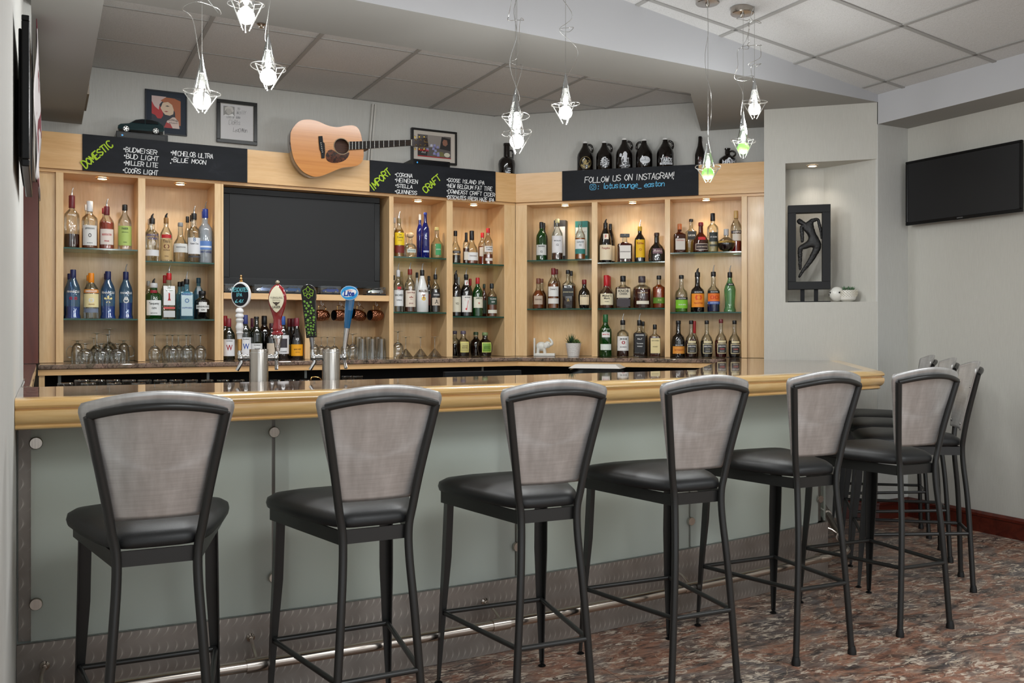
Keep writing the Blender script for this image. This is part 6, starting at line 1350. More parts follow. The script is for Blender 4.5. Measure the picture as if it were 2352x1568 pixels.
# ================================================================ GLASSWARE
gw = m_thin('stemware', (240, 242, 240), .07, .01)
def make_glass(kind, name, label, cat, loc, grp, s=1.0, rz=0):
    """glassware standing on its rim"""
    t = thing(name, label, cat, loc, rz, grp)
    if kind == 'wine': bowl = [(.030, 0), (.036, .02), (.040, .045), (.037, .072), (.022, .095), (.008, .102)]; st = [(.008, .102), (.0042, .108), (.0035, .13), (.0042, .165)]; ft = [(.0042, .165), (.012, .170), (.034, .1735), (.034, .175), (.004, .1755)]
    elif kind == 'goblet': bowl = [(.036, 0), (.042, .02), (.044, .04), (.040, .062), (.024, .078), (.009, .083)]; st = [(.009, .083), (.0055, .087), (.0055, .098), (.007, .106)]; ft = [(.007, .106), (.013, .110), (.034, .1135), (.034, .115), (.004, .1155)]
    elif kind == 'martini': bowl = [(.058, 0), (.056, .002), (.030, .036), (.006, .064)]; st = [(.006, .064), (.0035, .070), (.0032, .11), (.004, .145)]; ft = [(.004, .145), (.012, .150), (.034, .1535), (.034, .155), (.004, .1555)]
    elif kind == 'mug': bowl = [(.036, 0), (.038, .02), (.037, .06), (.031, .10), (.018, .118), (.009, .122)]; st = [(.009, .122), (.007, .126), (.008, .131)]; ft = [(.008, .131), (.013, .135), (.035, .1385), (.035, .14), (.004, .1405)]
    else: bowl = [(.035, 0), (.034, .03), (.030, .12), (.029, .150)]; st = [(.029, .150), (.027, .153)]; ft = [(.027, .153), (.01, .154), (.0, .154)]
    if kind == 'tumbler': bowl = [(.025, 0), (.025, .03), (.0235, .100)]; st = [(.0235, .100), (.022, .104)]; ft = [(.022, .104), (.010, .101), (.0, .1)]
    S_ = lambda q: [(a * s, b * s) for a, b in q]
    MB().lathe(S_(bowl), 20, cap=False).build('bowl', gw, t, smooth=True)
    if kind in ('pint', 'tumbler'): MB().lathe(S_(st[:1] + ft), 20, cap=False).build('base', gw, t, smooth=True)
    else:
        MB().lathe(S_(st), 10, cap=False).build('stem', gw, t, smooth=True); MB().lathe(S_(ft), 20, cap=False).build('foot', gw, t, smooth=True)
    if kind == 'mug': MB().tube(smoothcurve([(.036 * s, 0, .03 * s), (.058 * s, 0, .035 * s), (.064 * s, 0, .07 * s), (.05 * s, 0, .098 * s), (.030 * s, 0, .10 * s)], 5), .004 * s, 8).build('handle', gw, t, smooth=True)
    return t
NAMEG = {'wine': ('wine_glass', 'glass'), 'goblet': ('goblet', 'glass'), 'martini': ('martini_glass', 'glass'), 'mug': ('footed_glass_mug', 'glass mug'), 'pint': ('pint_glass', 'glass'), 'tumbler': ('tumbler', 'glass')}
gproto = {}
def glass_at(kind, px, top, Y, z, label, grp, rz=0):
    p = onY(px, top, Y); H0 = {'wine': .1755, 'goblet': .1155, 'martini': .1555, 'mug': .1405, 'pint': .154, 'tumbler': .104}[kind]; s = (p.z - z) / H0
    if kind not in gproto: gproto[kind] = make_glass(kind, NAMEG[kind][0], label, NAMEG[kind][1], (p.x, Y, z), grp); o = gproto[kind]
    else: o = dup(gproto[kind], (p.x, Y, z), rz, label, grp)
    o.scale = (s, s, s); o.rotation_euler = (0, 0, rz); return o
def zx(x): return 145 + x / 13.44
zg = ZT + .0008; g_ = 'upturned stemware in the first bay'
glass_at('mug', zx(440), 781, 6.29, zg, 'upturned footed glass mug, handle to the left, first bay', g_, PI)
glass_at('goblet', zx(690), 788, 6.20, zg, 'short upturned goblet at the front left of the first bay', g_)
glass_at('wine', zx(950), 775, 6.36, zg, 'upturned wine glass in the first bay, left of centre', g_)
glass_at('wine', zx(1040), 764, 6.28, zg, 'upturned wine glass with thick stem, middle of the first bay', g_)
glass_at('goblet', zx(1185), 788, 6.20, zg, 'short upturned goblet at the front centre of the first bay', g_)
glass_at('wine', zx(1430), 754, 6.37, zg, 'tallest upturned wine glass of the first bay', g_)
glass_at('wine', zx(1375), 767, 6.28, zg, 'upturned wine glass in front of the tallest one', g_)
glass_at('goblet', zx(1680), 788, 6.20, zg, 'short upturned goblet at the front right of the first bay', g_)
glass_at('mug', zx(1870), 781, 6.29, zg, 'upturned footed glass mug, handle to the right, first bay', g_, 0)
g_ = 'upturned wine glasses in the second bay'
for i, (x, b_) in enumerate(((957, 0), (1047, 1), (1085, 0), (1128, 1), (1185, 0), (1213, 1), (1287, 0))):
    glass_at('wine', 50 + x / 3.136, 768, 6.22 + .12 * b_, zg, '%s upturned wine glass from the left in the second bay' % ORD[i], g_)
g_ = 'upturned glasses right of the television'
glass_at('wine', 914, 760, 6.20, zg, 'upturned wine glass cut by the upright right of the television', g_)
for px, i in ((932, 'left'), (966, 'middle'), (998.5, 'right')): glass_at('martini', px, 773, 6.24, zg, 'upturned martini glass, %s of the three right of the television' % i, g_)
g_ = 'upturned wine glasses behind the taps'
for i, (px, b_) in enumerate(((722, 0), (738, 1), (752, 0), (768, 1), (795, 1), (810, 0))): glass_at('wine', px, 766 if i in (0, 4, 5) else 773, 6.22 + .11 * b_, zg, '%s from the left of the upturned wine glasses behind the taps' % ORD[i], g_)
g_ = 'upturned pint glasses under the television'; k = 0
for b_ in (1, 0):
    for px in ((824, 846, 868) if b_ else (832, 855, 876)):
        glass_at('pint', px, 773 if b_ else 777, 6.22 + .1 * b_, zg, '%s upturned pint glass from the left, %s row under the television' % (ORD[k % 5], 'rear' if b_ else 'front') if True else '', g_); k += 1
    k = 0
# copper mugs on hooks
hm = NT('hammered_copper'); vv = hm.obj(); vo = hm.node('ShaderNodeTexVoronoi'); vo.inputs['Scale'].default_value = 110; hm.link(vv, vo.inputs['Vector']); hm.b.inputs['Base Color'].default_value = lin((176, 118, 92)); hm.b.inputs['Metallic'].default_value = 1; hm.b.inputs['Roughness'].default_value = .16; hm.bump(vo.outputs['Distance'], 1, .004)
brass = plain('brass', (206, 160, 96), .2, 1)
mproto = None
for i, (px, tl, lb) in enumerate(((739, 0, 'copper mug hanging beside the green and black tap handle'), (782, 0, 'copper mug hanging behind the blue tap handle'), (824, -.2, 'tilted copper mug, second from the right end of the hooks'), (864, 0, 'copper mug hanging at the right end of the hooks'))):
    p = onY(px, 724, YA + .10); R_ = .041
    if mproto is None:
        t = thing('copper_mug', lb, 'copper mug', (p.x, p.y, p.z), 0, 'hammered copper mugs hanging under the ledge')
        mb = MB(); mb.lathe([(R_ * .9, 0), (R_ * 1.0, .028), (R_ * 1.02, .062), (R_ * .86, .096), (R_ * .5, .112), (.0, .114)], 28, cap=False)
        Mr = Matrix.Rotation(PI / 2, 4, 'Y'); Mr = Matrix.Translation((-.056, 0, 0)) @ Mr
        mb.build('cup', hm.m, t, smooth=True, M4=Mr)
        MB().lathe([(R_ * .88, .001), (R_ * .95, .02), (R_ * .95, .045), (R_ * .8, .066), (.0, .07)], 24, cap=False).build('lining', plain('nickel_lining', (70, 66, 64), .3, .8), t, smooth=True, M4=Mr)
        MB().tube(smoothcurve([(-.025, 0, R_), (-.026, 0, R_ + .024), (-.008, 0, R_ + .029), (.02, 0, R_ + .024), (.034, 0, R_ + .010), (.030, 0, R_ * .95)], 5), .0024, 8).build('handle', brass, t, smooth=True)
        mproto = t
    else: t = dup(mproto, (p.x, p.y, p.z), 0, lb)
    t.rotation_euler = (0, -tl, .3)
    hk = MB().tube(smoothcurve([(p.x - .004, p.y, zl - .041), (p.x - .004, p.y, p.z + R_ + .045), (p.x, p.y, p.z + R_ + .027), (p.x + .010, p.y, p.z + R_ + .033), (p.x + .008, p.y, p.z + R_ + .045)], 5), .0015, 6).build('cup_hook', wire, smooth=True)
    tag(hk, 'small wire hook holding the ' + lb.replace(' hanging', '').replace('tilted ', 'tilted '), 'hook', 'cup hooks under the ledge')

# ================================================================ WORKING SIDE OF THE BAR
ZU = .92
ub = thing('underbar_worktop', 'dark steel work shelf behind the bar front, carrying upturned glasses', 'work shelf')
MB().box((-.06, 3.68, ZU - .03), (2.75, 4.30, ZU)).build('shelf_top', plain('dark_steel', (60, 60, 60), .35, .8), ub)
MB().box((-.05, 3.70, .05), (2.74, 4.28, ZU - .031)).build('cabinet_body', M['blackm'], ub)
g_ = 'upturned tumblers on the work shelf behind the bar'; k = 0
TU = [(150, 0), (188, 1), (203, 0), (224, 1), (260, 1), (262, 0), (296, 1), (318, 0), (332, 1), (368, 1), (382, 0), (404, 1), (436, 0), (440, 1), (476, 1), (512, 1), (548, 1), (632, 1), (666, 1), (700, 1)]
for px, b_ in TU:
    glass_at('tumbler', px, 872 if b_ else 879, 4.05 if b_ else 3.88, ZU + .0005, '%s row tumbler on the work shelf, number %s along' % ('rear' if b_ else 'front', 'x'), g_)
for o in [o for o in C.objects if o.get('category') == 'glass' and 'number x' in o['label']]: o['label'] = 'upturned tumbler in the row on the work shelf behind the bar rail'
for px in (797, 822):
    glass_at('tumbler', px, 863, 4.18, ZU + .0005, 'upturned tumbler in the row on the work shelf behind the bar rail', g_)
p = onY(725, 872, 4.1); t = dup(mproto, (p.x, p.y, ZU + .045), .4, 'copper mug lying on the work shelf left of the right tap column', 'copper mugs'); t['group'] = 'hammered copper mugs hanging under the ledge' if False else 'copper mug on the work shelf'
# black point-of-sale screen seen from behind
p0, p1 = onY(1022, 854, 4.6), onY(1198, 854, 4.6)
t = thing('register_monitor', 'flat black monitor top showing above the bar rail, right of the taps', 'monitor', (p0.x, 4.6, 0))
MB().box((0, 0, p0.z - .20), (p1.x - p0.x, .03, p0.z)).build('housing', M['blackm'], t, bevel=.003)
MB().box((.12, .03, .62), (.2, .06, p0.z - .1)).build('stand', M['blackm'], t)
MB().box((.0, -.05, .60), (.34, .25, .62)).build('base', M['blackm'], t)
tag(MB().box((p0.x - .3, 4.45, 0), (p1.x + .3, 4.95, .598)).build('cooler_cabinet', M['blackm'], bevel=.01), 'low black cooler in the aisle, under the monitor', 'cooler')
# clear lidded bin under the angled counter
q0 = onN(1372, 850, NCF - .18)
t = thing('ice_bin', 'clear plastic bin with pale lid in front of the angled counter', 'bin', (q0.x, q0.y, 0), RB)
w_ = .16
MB().add([(-w_ * .9, -.1, ZU - .1), (w_ * .9, -.1, ZU - .1), (w_ * .9, .1, ZU - .1), (-w_ * .9, .1, ZU - .1), (-w_ * 1.1, -.11, .985), (w_ * 1.1, -.11, .985), (w_ * 1.1, .11, .985), (-w_ * 1.1, .11, .985)], [(0, 3, 2, 1), (0, 1, 5, 4), (1, 2, 6, 5), (2, 3, 7, 6), (3, 0, 4, 7)]).build('tub', m_thin('clear_plastic', (210, 212, 212), .08, .1), t)
MB().add([(-w_ * 1.15, -.115, .986), (w_ * 1.15, -.115, .986), (w_ * 1.15, .115, .986), (-w_ * 1.15, .115, .986), (-w_ * .9, -.08, 1.012), (w_ * .9, -.08, 1.012), (w_ * .9, .08, 1.012), (-w_ * .9, .08, 1.012)], [(0, 3, 2, 1), (4, 5, 6, 7), (0, 1, 5, 4), (1, 2, 6, 5), (2, 3, 7, 6), (3, 0, 4, 7)]).build('lid', pcol((206, 204, 200), .4), t)
MB().box((-.2, -.13, 0), (.2, .13, ZU - .101)).build('stand', M['blackm'], t)

# beer towers
def tower(px, label, handles):
    p = onY(px, 802, 3.72); t = thing('beer_tower', label, 'beer tower', (p.x, 3.72, ZU + .0005), math.atan2(RT[1], RT[0])); H = p.z - ZU
    MB().lathe([(.060, 0), (.060, .012), (.0375, .014), (.0372, H - .002), (.0365, H)], 40).build('column', M['steel'], t, smooth=True)
    MB().lathe([(.0378, H - .014), (.0378, H - .012), (.0374, H - .012)], 40, cap=False).build('top_seam', M['chrome'], t)
    for sgn, fn, phi in handles:
        before = set(C.objects); ca, sa = math.cos(phi), math.sin(phi)
        zf_ = H - .035
        fo = MB().tube([(sgn * .036, 0, zf_), (sgn * .062, 0, zf_)], .011, 14)
        fo.tube([(sgn * .048, 0, zf_), (sgn * .054, 0, zf_)], .0145, 14)
        fo.sphere((sgn * .074, 0, zf_), (.013, .013, .016), 14, 10)
        fo.tube([(sgn * .078, 0, zf_ - .006), (sgn * .076, -.004, zf_ - .022), (sgn * .070, -.016, zf_ - .048)] if sgn > 0 else [(sgn * .072, 0, zf_ - .006), (sgn * .070, 0, zf_ - .018), (sgn * .088, -.003, zf_ - .052)], .0075, 12)
        fo.tube([(sgn * .078, 0, zf_ + .01), (sgn * .078, 0, zf_ + .034)], [.009, .006], 12)
        fo.tube([(sgn * .078, 0, zf_ + .016), (sgn * .078, 0, zf_ + .021)], .0105, 12)
        fa = fo.build('faucet', M['chrome'], t, smooth=True)
        fa.data.transform(Matrix.Rotation(phi, 4, 'Z'))
        own = set(C.objects); fn(t, fa, p, sgn * .078 * ca, zf_ + .030)
        for o in set(C.objects) - own: o.data.transform(Matrix.Translation((0, sgn * .078 * sa, 0)))
    return t
def k_(py0, py1, Y=3.72, px=650): d = depth(onY(px, py0, Y)); return (py1 - py0) * d / FPX
def ell(mb, cx, cz, rx, rz, y, n=36): flatpoly(mb, ring_pts(n, rx, rz, cx, cz)[::-1] if False else ring_pts(n, rx, rz, cx, cz), y)
def disc(cx, cz, rx, rz, y0, y1, n=40): return MB().prismy(ring_pts(n, rx, rz, cx, cz), y0, y1)
def h_chalk(t, fa, p, x, z):
    sc_ = depth(p) / FPX; L = 115 * sc_
    MB().lathe([(.0085, 0), (.0095, .048)], 16, (x, 0, z)).build('brass_ferrule', brass, fa, smooth=True)
    pr = [(.0105, .016), (.0115, .04), (.0145, .048), (.0125, .056), (.015, .066), (.0165, .078), (.0135, .092), (.012, .102), (.0155, .110), (.0155, .118), (.0115, .124), (.0165, .132), (.0165, .142), (.012, .150), (.0165, .158), (.015, .170), (.010, .178)]
    MB().lathe([(a * 1.0, (b - .016) * .78 + .0465) for a, b in pr], 24, (x, 0, z)).build('turned_handle', pcol((232, 232, 232), .25), t, smooth=True)
    cz = z + .2265; 
    d_ = disc(x + .006, cz, .0395, .0525, -.007, .007).build('oval_sign', pcol((232, 232, 232), .25), t, smooth=True, bevel=.002)
    disc(x + .004, cz, .0335, .0455, -.0082, -.0072).build('slate_face', M['chalk'], t)
    MB().lathe([(.007, 0), (.0075, .004), (.003, .008), (.0065, .013), (.003, .020), (.0055, .025), (.004, .028)], 14, (x + .006, 0, cz + .052)).build('finial', brass, t, smooth=True)
    mb = MB(); tc_ = plain('teal_chalk', (110, 206, 220), .8)
    chalk(mb, 'DESCHUTES', x - .029, cz + .013, .0155, .066, .0016); chalk(mb, 'IPA', x - .011, cz - .007, .014, .024, .0016); chalk(mb, '6.4%', x - .016, cz - .032, .0135, .034, .0018)
    mb.build('chalk_writing', tc_, t, M4=Matrix.Translation((0, -.0088, 0)))
def h_red(t, fa, p, x, z):
    redm = plain('red_lacquer', (138, 22, 30), .12, 0, .8); x += .004; z -= .004
    MB().lathe([(.009, 0), (.013, .02), (.013, .034), (.0195, .050), (.0205, .062), (.018, .066)], 20, (x, 0, z)).build('metal_collar', M['chrome'], fa, smooth=True)
    z += .030
    mb = MB().lathe([(.021, .036), (.0245, .040), (.0235, .046), (.0165, .052), (.0215, .062), (.0205, .068), (.017, .080), (.0165, .10), (.021, .118), (.030, .145), (.0365, .168), (.0375, .19), (.034, .212), (.026, .230), (.012, .243), (.006, .246)], 32, (0, 0, 0))
    mb.v = [(x + a, b * .55, z + c) for a, b, c in mb.v]; mb.build('lacquered_handle', redm, t, smooth=True)
    MB().sphere((x, 0, z + .253), .0095, 14, 10).build('ball_finial', plain('nickel', (170, 160, 140), .25, .9), t, smooth=True)
    def wf(a, c): k = (c - .185) / .062; return (x + a, -.0212 + .004 * abs(a) / .03 + .006 * k * k, z + c)
    mb = MB(); mb.grid(lambda u, v: wf(.0305 * math.sin(PI * v) ** .75 * (2 * u - 1), .185 - .056 + .112 * v), 10, 24); mb.build('oval_label', pcol((232, 226, 198), .4), t, smooth=True)
    wf2 = lambda a, c: tuple(q + (-.0008 if i == 1 else 0) for i, q in enumerate(wf(a, c)))
    mb = MB(); printed(mb, 'YUENGLING', 0, .190, .012, .050, wf2); printed(mb, 'TRADITIONAL', 0, .180, .005, .034, wf2); printed(mb, 'LAGER', 0, .152, .014, .034, wf2, .02)
    for pp in ([(-.016, .174), (-.004, .170), (-.004, .162), (-.010, .166)], [(.016, .174), (.004, .170), (.004, .162), (.010, .166)], [(-.005, .172), (.005, .172), (.004, .158), (-.004, .158)]): mb.add([wf2(*q) for q in pp], [(0, 1, 2, 3)])
    mb.build('label_print', pcol((70, 60, 50), .6), t)
def h_hop(t, fa, p, x, z):
    x += .0; MB().tube([(x, 0, z), (x - .005, 0, z + .055)], [.0055, .0105], 14).build('metal_cone', plain('satin_metal', (150, 150, 152), .3, .8), fa, smooth=True)
    a0 = -.06; ca, sa = math.cos(a0), math.sin(a0)
    def T(u, v): return (x - .004 + u * ca + v * sa, z + .052 - u * sa + v * ca) if False else (x - .005 + u + v * a0 * 1.0, z + .052 + v)
    pts = [(-.0205, 0), (.0225, .004), (.0275, .16), (.030, .172)] + [(.0315 * math.cos(a), .196 + .0315 * math.sin(a)) for a in [PI * k / 14 for k in range(15)]] + [(-.030, .172), (-.0285, .16)]
    P2 = [T(*q) for q in pts]
    MB().prismy(P2, -.010, .010).build('handle_board', plain('gloss_black_board', (20, 20, 20), .15), t, bevel=.002)
    gm_ = plain('hop_green', (150, 200, 50), .5); g2_ = plain('hop_leaf_green', (112, 160, 60), .5)
    mb = MB(); cz = .193
    hopo = [[(0, .026), (-.008, .014), (-.006, .004), (0, .0), (.006, .004), (.008, .014), (0, .026)], [(-.008, .016), (-.022, .008), (-.020, -.004), (-.008, -.002)], [(.008, .016), (.022, .008), (.020, -.004), (.008, -.002)],
            [(-.020, -.004), (-.016, -.016), (-.008, -.012), (-.004, -.004)], [(.020, -.004), (.016, -.016), (.008, -.012), (.004, -.004)], [(-.008, -.012), (-.006, -.022), (0, -.026), (.006, -.022), (.008, -.012), (0, -.006), (-.008, -.012)]]
    for s_ in hopo:
        for (a, b), (c, d) in zip(s_[:-1], s_[1:]):
            q0, q1 = T(a, cz + b), T(c, cz + d); dx, dz = q1[0] - q0[0], q1[1] - q0[1]; L = math.hypot(dx, dz); nx, nz = -dz / L * .0008, dx / L * .0008
            mb.add([(q0[0] + nx, 0, q0[1] + nz), (q1[0] + nx, 0, q1[1] + nz), (q1[0] - nx, 0, q1[1] - nz), (q0[0] - nx, 0, q0[1] - nz)], [(3, 2, 1, 0)])
    mb.build('hop_emblem', gm_, t, M4=Matrix.Translation((0, -.0106, 0)))
    R6 = random.Random(11); mb = MB(); placed = []
    for k in range(400):
        v = R6.uniform(.01, .155); u = R6.uniform(-.019, .022) ; r = R6.choice([.0055, .0045, .0035, .0018])
        if u - r < -.022 - v * .02 or u + r > .024: continue
        if all(math.hypot(u - a, v - b) > r + c + .002 for a, b, c in placed):
            placed.append((u, v, r)); m = 7
            q = [T(u + r * (1 + .16 * (j % 2)) * math.cos(PI * j / m), v + r * (1 + .16 * (j % 2)) * math.sin(PI * j / m)) for j in range(2 * m)]
            flatpoly(mb, q, 0)
    mb.build('hop_pattern', g2_, t, M4=Matrix.Translation((0, -.0105, 0)))
def h_blue(t, fa, p, x, z):
    x0 = x; z += .006; bl = plain('blue_translucent', (16, 92, 140), .12, 0, .6)
    ax = lambda v: (x0 + .0 + .11 * v + .0, z + v)
    q = [ax(0), ax(.085)]; 
    mb = MB(); vs = []
    MB().tube([(ax(0)[0], 0, z), (ax(.088)[0], 0, z + .088)], [.0085, .0125], 20).build('chrome_ferrule', M['chrome'], fa, smooth=True)
    MB().tube([(ax(.0885)[0], 0, z + .0885), (ax(.165)[0], 0, z + .165), (ax(.25)[0], 0, z + .25), (ax(.268)[0], 0, z + .268)], [.0125, .018, .0215, .026], 8).build('faceted_handle', bl, t)
    cx, cz = ax(.238); 
    disc(cx, cz, .0375, .0305, -.032, -.022).build('oval_badge', pcol((206, 216, 226), .2), t, smooth=True)
    disc(cx, cz, .0355, .0285, -.0326, -.0321).build('badge_field', pcol((40, 150, 214), .3), t)
    mb = MB(); ring = [(cx + .030 * math.cos(a) , cz + .016 * math.sin(a) + .18 * .03 * math.cos(a)) for a in [2 * PI * k / 28 for k in range(28)]]; flatpoly(mb, ring, -.0329); mb.build('badge_white', pcol((236, 238, 240), .3), t)
    mb = MB(); printed(mb, 'Lite', cx, cz - .002, .026, .046, slant=.15, bold=.05); mb.build('badge_word', pcol((20, 60, 150), .3), t, M4=Matrix.Translation((0, -.0332, 0)))
    mb = MB(); printed(mb, 'Miller', cx + .002, cz + .0105, .008, .024, slant=.2); mb.build('badge_small_word', pcol((200, 50, 40), .3), t, M4=Matrix.Translation((0, -.0332, 0)))
tower(594.5, 'left steel beer tower with chalkboard and red tap handles', [(-1, h_chalk, 0), (1, h_red, .72)])
tower(760.5, 'right steel beer tower with hop patterned and blue tap handles', [(-1, h_hop, 0), (1, h_blue, .95)])

# ================================================================ SMALL ORNAMENTS
# bookend
p = onN(1250, 816, NF + .07); t = thing('elephant_bookend', 'white ceramic elephant bookend on the angled counter', 'bookend', (p.x, p.y, ZT + .001), RB + .15)
wc = plain('white_ceramic', (226, 224, 216), .25)
MB().box((-.080, -.035, 0), (-.068, .055, .140)).box((-.0679, -.035, 0), (.085, .055, .022)).build('stand', wc, t, bevel=.004)
mb = MB(); mb.sphere((-.022, .0, .075), (.042, .030, .036), 20, 14); mb.sphere((.026, .0, .088), (.026, .024, .027), 18, 12)
for x, y in ((-.045, -.016), (-.045, .016), (.0, -.016), (.0, .016)): mb.tube([(x, y, .06), (x + (.006 if x > -.02 else -.004), y, .0225)], [.013, .0115], 12)
mb.tube(smoothcurve([(.046, 0, .088), (.060, 0, .095), (.058, 0, .115), (.044, 0, .132), (.034, 0, .140)], 5), [.014 - .0004 * i for i in range(21)], 10)
mb.build('elephant', wc, t, smooth=True)
MB().sphere((.012, -.026, .082), (.017, .004, .022), 14, 8).build('ear', wc, t, smooth=True)
MB().sphere((.038, -.021, .096), .0024, 8, 6).build('eye', M['black'], t)
# potted succulent
p = onN(1317, 818, NF + .075); t = thing('potted_succulent', 'small succulent in a white textured pot', 'potted plant', (p.x, p.y, ZT + .001), RB)
wt = NT('textured_white_pot'); v = wt.node('ShaderNodeTexVoronoi'); v.inputs['Scale'].default_value = 120; wt.link(wt.obj(), v.inputs['Vector']); wt.b.inputs['Base Color'].default_value = lin((232, 230, 226)); wt.b.inputs['Roughness'].default_value = .45; wt.bump(v.outputs['Distance'], .6, .003)
MB().lathe([(.044, 0), (.045, .002), (.060, .098), (.062, .102), (.058, .102), (.055, .092)], 32, cap=False).build('pot', wt.m, t, smooth=True)
MB().lathe([(.055, .088), (.0, .090)], 20, cap=False).build('soil', pcol((50, 38, 28), .9), t)
def leafblades(mb, cx, cy, cz, n, L, w_, R_, up=.5):
    for i in range(n):
        a = 2.4 * i; el = (.15 + 1.1 * (1 - i / n)) if up else .6; el = PI / 2 - el * 1.0
        l = L * R_.uniform(.75, 1.05); d = Vector((math.cos(a) * math.cos(el), math.sin(a) * math.cos(el), math.sin(el))); s_ = Vector((-math.sin(a), math.cos(a), 0)); b = Vector((cx, cy, cz)); u_ = d.cross(s_) * -1
        p1 = b + d * l * .45; tip = b + d * l + Vector((0, 0, l * .1))
        mb.add([b - s_ * w_ * .5, b + s_ * w_ * .5, p1 + s_ * w_, p1 - s_ * w_, tip, p1 - u_ * w_ * .5], [(0, 1, 2, 5), (0, 5, 3), (3, 5, 4), (5, 2, 4), (1, 0, 3, 4, 2)])
R7 = random.Random(4); mb = MB(); leafblades(mb, -.018, 0, .09, 26, .085, .007, R7); mb.build('aloe_leaves', pcol((58, 86, 54), .45), t)
mb = MB()
for c in ((.012, -.015), (.035, 0), (.022, .02)): leafblades(mb, c[0], c[1], .092, 16, .045, .006, R7)
mb.build('rosette_leaves', pcol((96, 120, 66), .45), t)
# niche sculpture
nz0 = zb_ + .0008
pa_ = onN(1810, 660, NN + .02); pb2 = onN(1908, 660, NN + .02); ztp = onN(1855, 470, NN + .02).z; zbt = onN(1855, 664, NN + .02).z
t = thing('framed_sculpture', 'black framed sculpture of a reclining figure on two posts, in the wall niche', 'sculpture', (pa_.x, pa_.y, nz0), RB + .02)
Wf = s_of(pb2) - s_of(pa_); Ht = ztp - nz0; Hb = zbt - nz0; bw = .052; Dp = .075
mb = MB(); mb.box((0, 0, Hb), (Wf, Dp, Hb + bw)); mb.box((0, 0, Ht - bw), (Wf, Dp, Ht)); mb.box((0, 0, Hb + bw), (bw, Dp, Ht - bw)); mb.box((Wf - bw, 0, Hb + bw), (Wf, Dp, Ht - bw))
mb.build('frame', plain('charcoal_frame', (17, 18, 20), .7), t, bevel=.002)
for x in (.30, .62): MB().box((Wf * x, .02, .006), (Wf * x + .026, .045, Hb)).build('post', M['blackm'], t)
MB().box((.0, .0, 0), (Wf, .08, .006)).build('base_plate', M['blackm'], t)
x0, x1, z0, z1 = 345, 605, 630, 1290
def F(x, y, dy=.035): return (bw + (x - x0) / (x1 - x0) * (Wf - 2 * bw), dy, Hb + bw + (z1 - y) / (z1 - z0) * (Ht - Hb - 2 * bw))
J = {'pel': F(545, 905), 'bel': F(515, 850), 'ch': F(475, 775), 'nk': F(432, 735), 'hd': F(392, 715), 'hd2': F(358, 690), 'shR': F(500, 705), 'elR': F(565, 690), 'haR': F(592, 800), 'haR2': F(598, 880), 'shL': F(400, 755), 'elL': F(408, 850, .02), 'haL': F(408, 915, .02), 'hipL': F(490, 930), 'knL': F(385, 965, .02), 'anL': F(388, 1110, .03), 'toL': F(388, 1180, .03), 'hipR': F(575, 940), 'knR': F(490, 1090, .04), 'anR': F(410, 1190, .04), 'toR': F(375, 1250, .04)}
RD = {'pel': .030, 'bel': .026, 'ch': .031, 'nk': .014, 'hd': .021, 'hd2': .017, 'shR': .017, 'elR': .012, 'haR': .010, 'haR2': .007, 'shL': .016, 'elL': .013, 'haL': .010, 'hipL': .025, 'knL': .019, 'anL': .012, 'toL': .008, 'hipR': .028, 'knR': .019, 'anR': .011, 'toR': .007}
keys = list(J); ed_ = [('pel', 'bel'), ('bel', 'ch'), ('ch', 'nk'), ('nk', 'hd'), ('hd', 'hd2'), ('ch', 'shR'), ('shR', 'elR'), ('elR', 'haR'), ('haR', 'haR2'), ('ch', 'shL'), ('shL', 'elL'), ('elL', 'haL'), ('pel', 'hipL'), ('hipL', 'knL'), ('knL', 'anL'), ('anL', 'toL'), ('pel', 'hipR'), ('hipR', 'knR'), ('knR', 'anR'), ('anR', 'toR')]
me = bpy.data.meshes.new('figure'); me.from_pydata([J[k] for k in keys], [(keys.index(a), keys.index(b)) for a, b in ed_], []); fo = bpy.data.objects.new('figure', me); C.objects.link(fo); fo.parent = t
md = fo.modifiers.new('skin', 'SKIN'); md.use_smooth_shade = True
for i, k in enumerate(keys): me.skin_vertices[0].data[i].radius = (RD[k] * 1.0, RD[k] * 1.0); me.skin_vertices[0].data[i].use_root = (k == 'pel')
md = fo.modifiers.new('sub', 'SUBSURF'); md.levels = 2; md.render_levels = 3
tx = bpy.data.textures.new('clay', 'CLOUDS'); tx.noise_scale = .008; md = fo.modifiers.new('rough', 'DISPLACE'); md.texture = tx; md.strength = .007; md.mid_level = .5
me.materials.append(plain('black_clay', (24, 23, 23), .55))
# hedgehog planter
p = onN(1938, 692, NN + .05); t = thing('hedgehog_planter', 'white hedgehog shaped planter with tiny succulents in the niche', 'planter', (p.x, p.y, nz0), RB + .1)
MB().sphere((-.045, 0, .052), (.048, .044, .050), 20, 14).build('head', wc, t, smooth=True)
MB().lathe([(.030, 0), (.052, .014), (.060, .04), (.055, .074), (.050, .078)], 24, (.022, 0, 0), cap=False).build('bowl', wc, t, smooth=True)
mb = MB()
for i in range(9):
    for j in range(22):
        a = 2 * PI * (j + .5 * (i % 2)) / 22; z = .012 + i * .0078; r = .034 + .027 * math.sin(min(1, i / 5) * PI / 2)
        mb.tube([(.022 + r * math.cos(a), r * math.sin(a), z), (.022 + (r + .007) * math.cos(a), (r + .007) * math.sin(a), z + .003)], [.0032, .0016], 5)
mb.build('spines', pcol((214, 208, 190), .5), t)
for x, y in ((-.035, -.046), (-.088, -.016)): MB().sphere((x, y, .062), .0058, 10, 8).build('eye', M['black'], t, smooth=True)
MB().sphere((-.094, -.006, .048), .005, 10, 8).build('nose', pcol((60, 56, 54)), t, smooth=True)
mb = MB()
for c in ((.0, 0), (.03, -.02), (.03, .02), (.055, 0)): leafblades(mb, c[0], c[1], .072, 12, .036, .006, R7)
mb.build('succulents', pcol((92, 122, 92), .5), t)
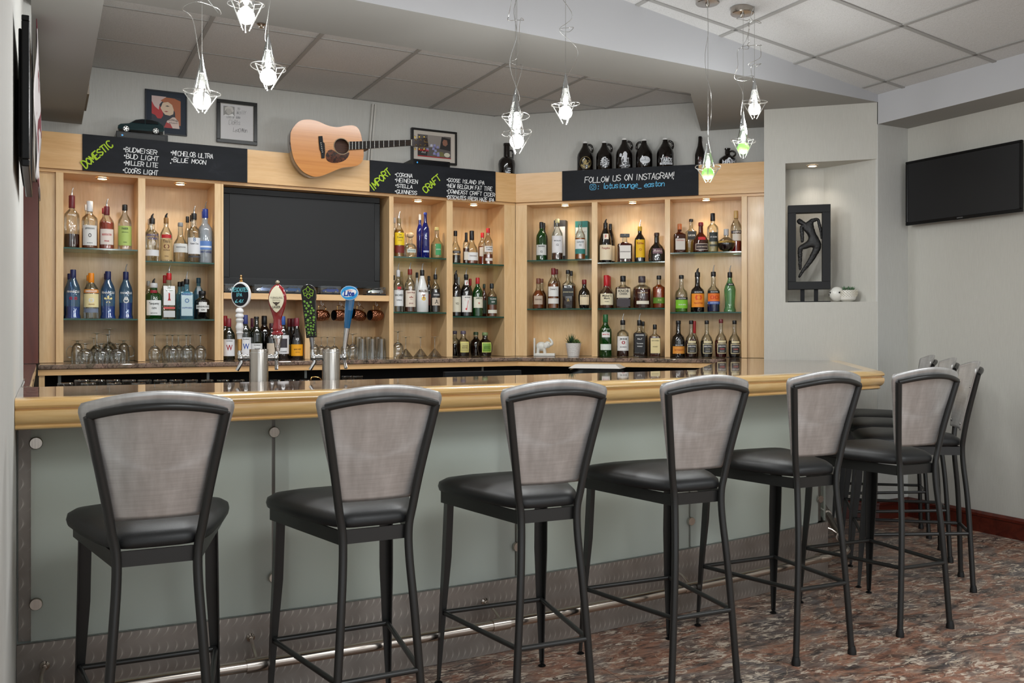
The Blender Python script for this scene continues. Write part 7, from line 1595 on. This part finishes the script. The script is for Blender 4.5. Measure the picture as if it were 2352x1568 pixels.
# banner on the left wall
mb = MB(); R8 = random.Random(2)
def ban(u, v): return (-.034 + .007 * math.sin(v * 9 + u * 3) + .012 * u, 4.30 + .8 * u, 1.90 + (.67 - .04 * u) * v)
mb.grid(ban, 8, 24)
bt = NT('banner_cloth'); vv = bt.obj((.5, 1.0, 2.0)); bt.link(bt.ramp(bt.noise(vv, 2.6, 2, .5), [(.40, (120, 56, 66)), (.42, (206, 200, 200)), (.62, (212, 206, 206)), (.64, (124, 56, 68))]), bt.b.inputs['Base Color'])
tag(mb.build('banner', bt.m, smooth=True, solid=.003), 'crinkled maroon and white banner hanging on the left wall behind the television', 'banner')
# small plate on the soffit side
p = onX(197, 215, so.x + .004); 
tag(MB().box((so.x + .001, 5.75, 2.62), (so.x + .016, 6.2, 2.86)).build('wall_plaque', pcol((120, 108, 92), .5)), 'narrow brown plaque on the side of the left soffit', 'plaque')
# outlet by the right end of the shelves
ot = onN(1750, 750, NN + .1)
tag(MB().add([(0, 0, 0), (.001, 0, 0), (.001, .0, .05), (0, 0, .05)], [(0, 1, 2, 3)]).build('outlet', pcol((220, 218, 210))), 'x', 'outlet'); bpy.data.objects.remove(bpy.data.objects['outlet'])

# cartons behind the two scotch bottles of the first angled bay
def carton(px0, px1, top, cols, label):
    a, b_ = onN(px0, top, NF + .125), onN(px1, top, NF + .125); z0 = SHB[6][0] + .001; H = a.z - z0; Wc = s_of(b_) - s_of(a)
    t = thing('bottle_carton', label, 'carton', (a.x, a.y, z0), RB)
    MB().box((0, 0, 0), (Wc, .072, H)).build('box', pcol(cols[0], .5), t, bevel=.001)
    MB().box((.004, -.0008, H * .12), (Wc - .004, -.0002, H * .84)).build('front_panel', pcol(cols[1], .5), t)
    return t, Wc, H
t, Wc, H = carton(1272, 1299, 506, ((40, 40, 44), (206, 204, 204)), 'dark carton behind the clear scotch bottle, top shelf of first angled bay')
t, Wc, H = carton(1321, 1350, 508, ((34, 124, 118), (214, 222, 220)), 'teal and white carton behind the amber scotch bottle, same shelf')
mb = MB(); printed(mb, 'GLENLIVET', Wc / 2, H * .72, .012, Wc * .8); mb.build('box_lettering', pcol((110, 120, 124)), t, M4=Matrix.Translation((0, -.0012, 0)))
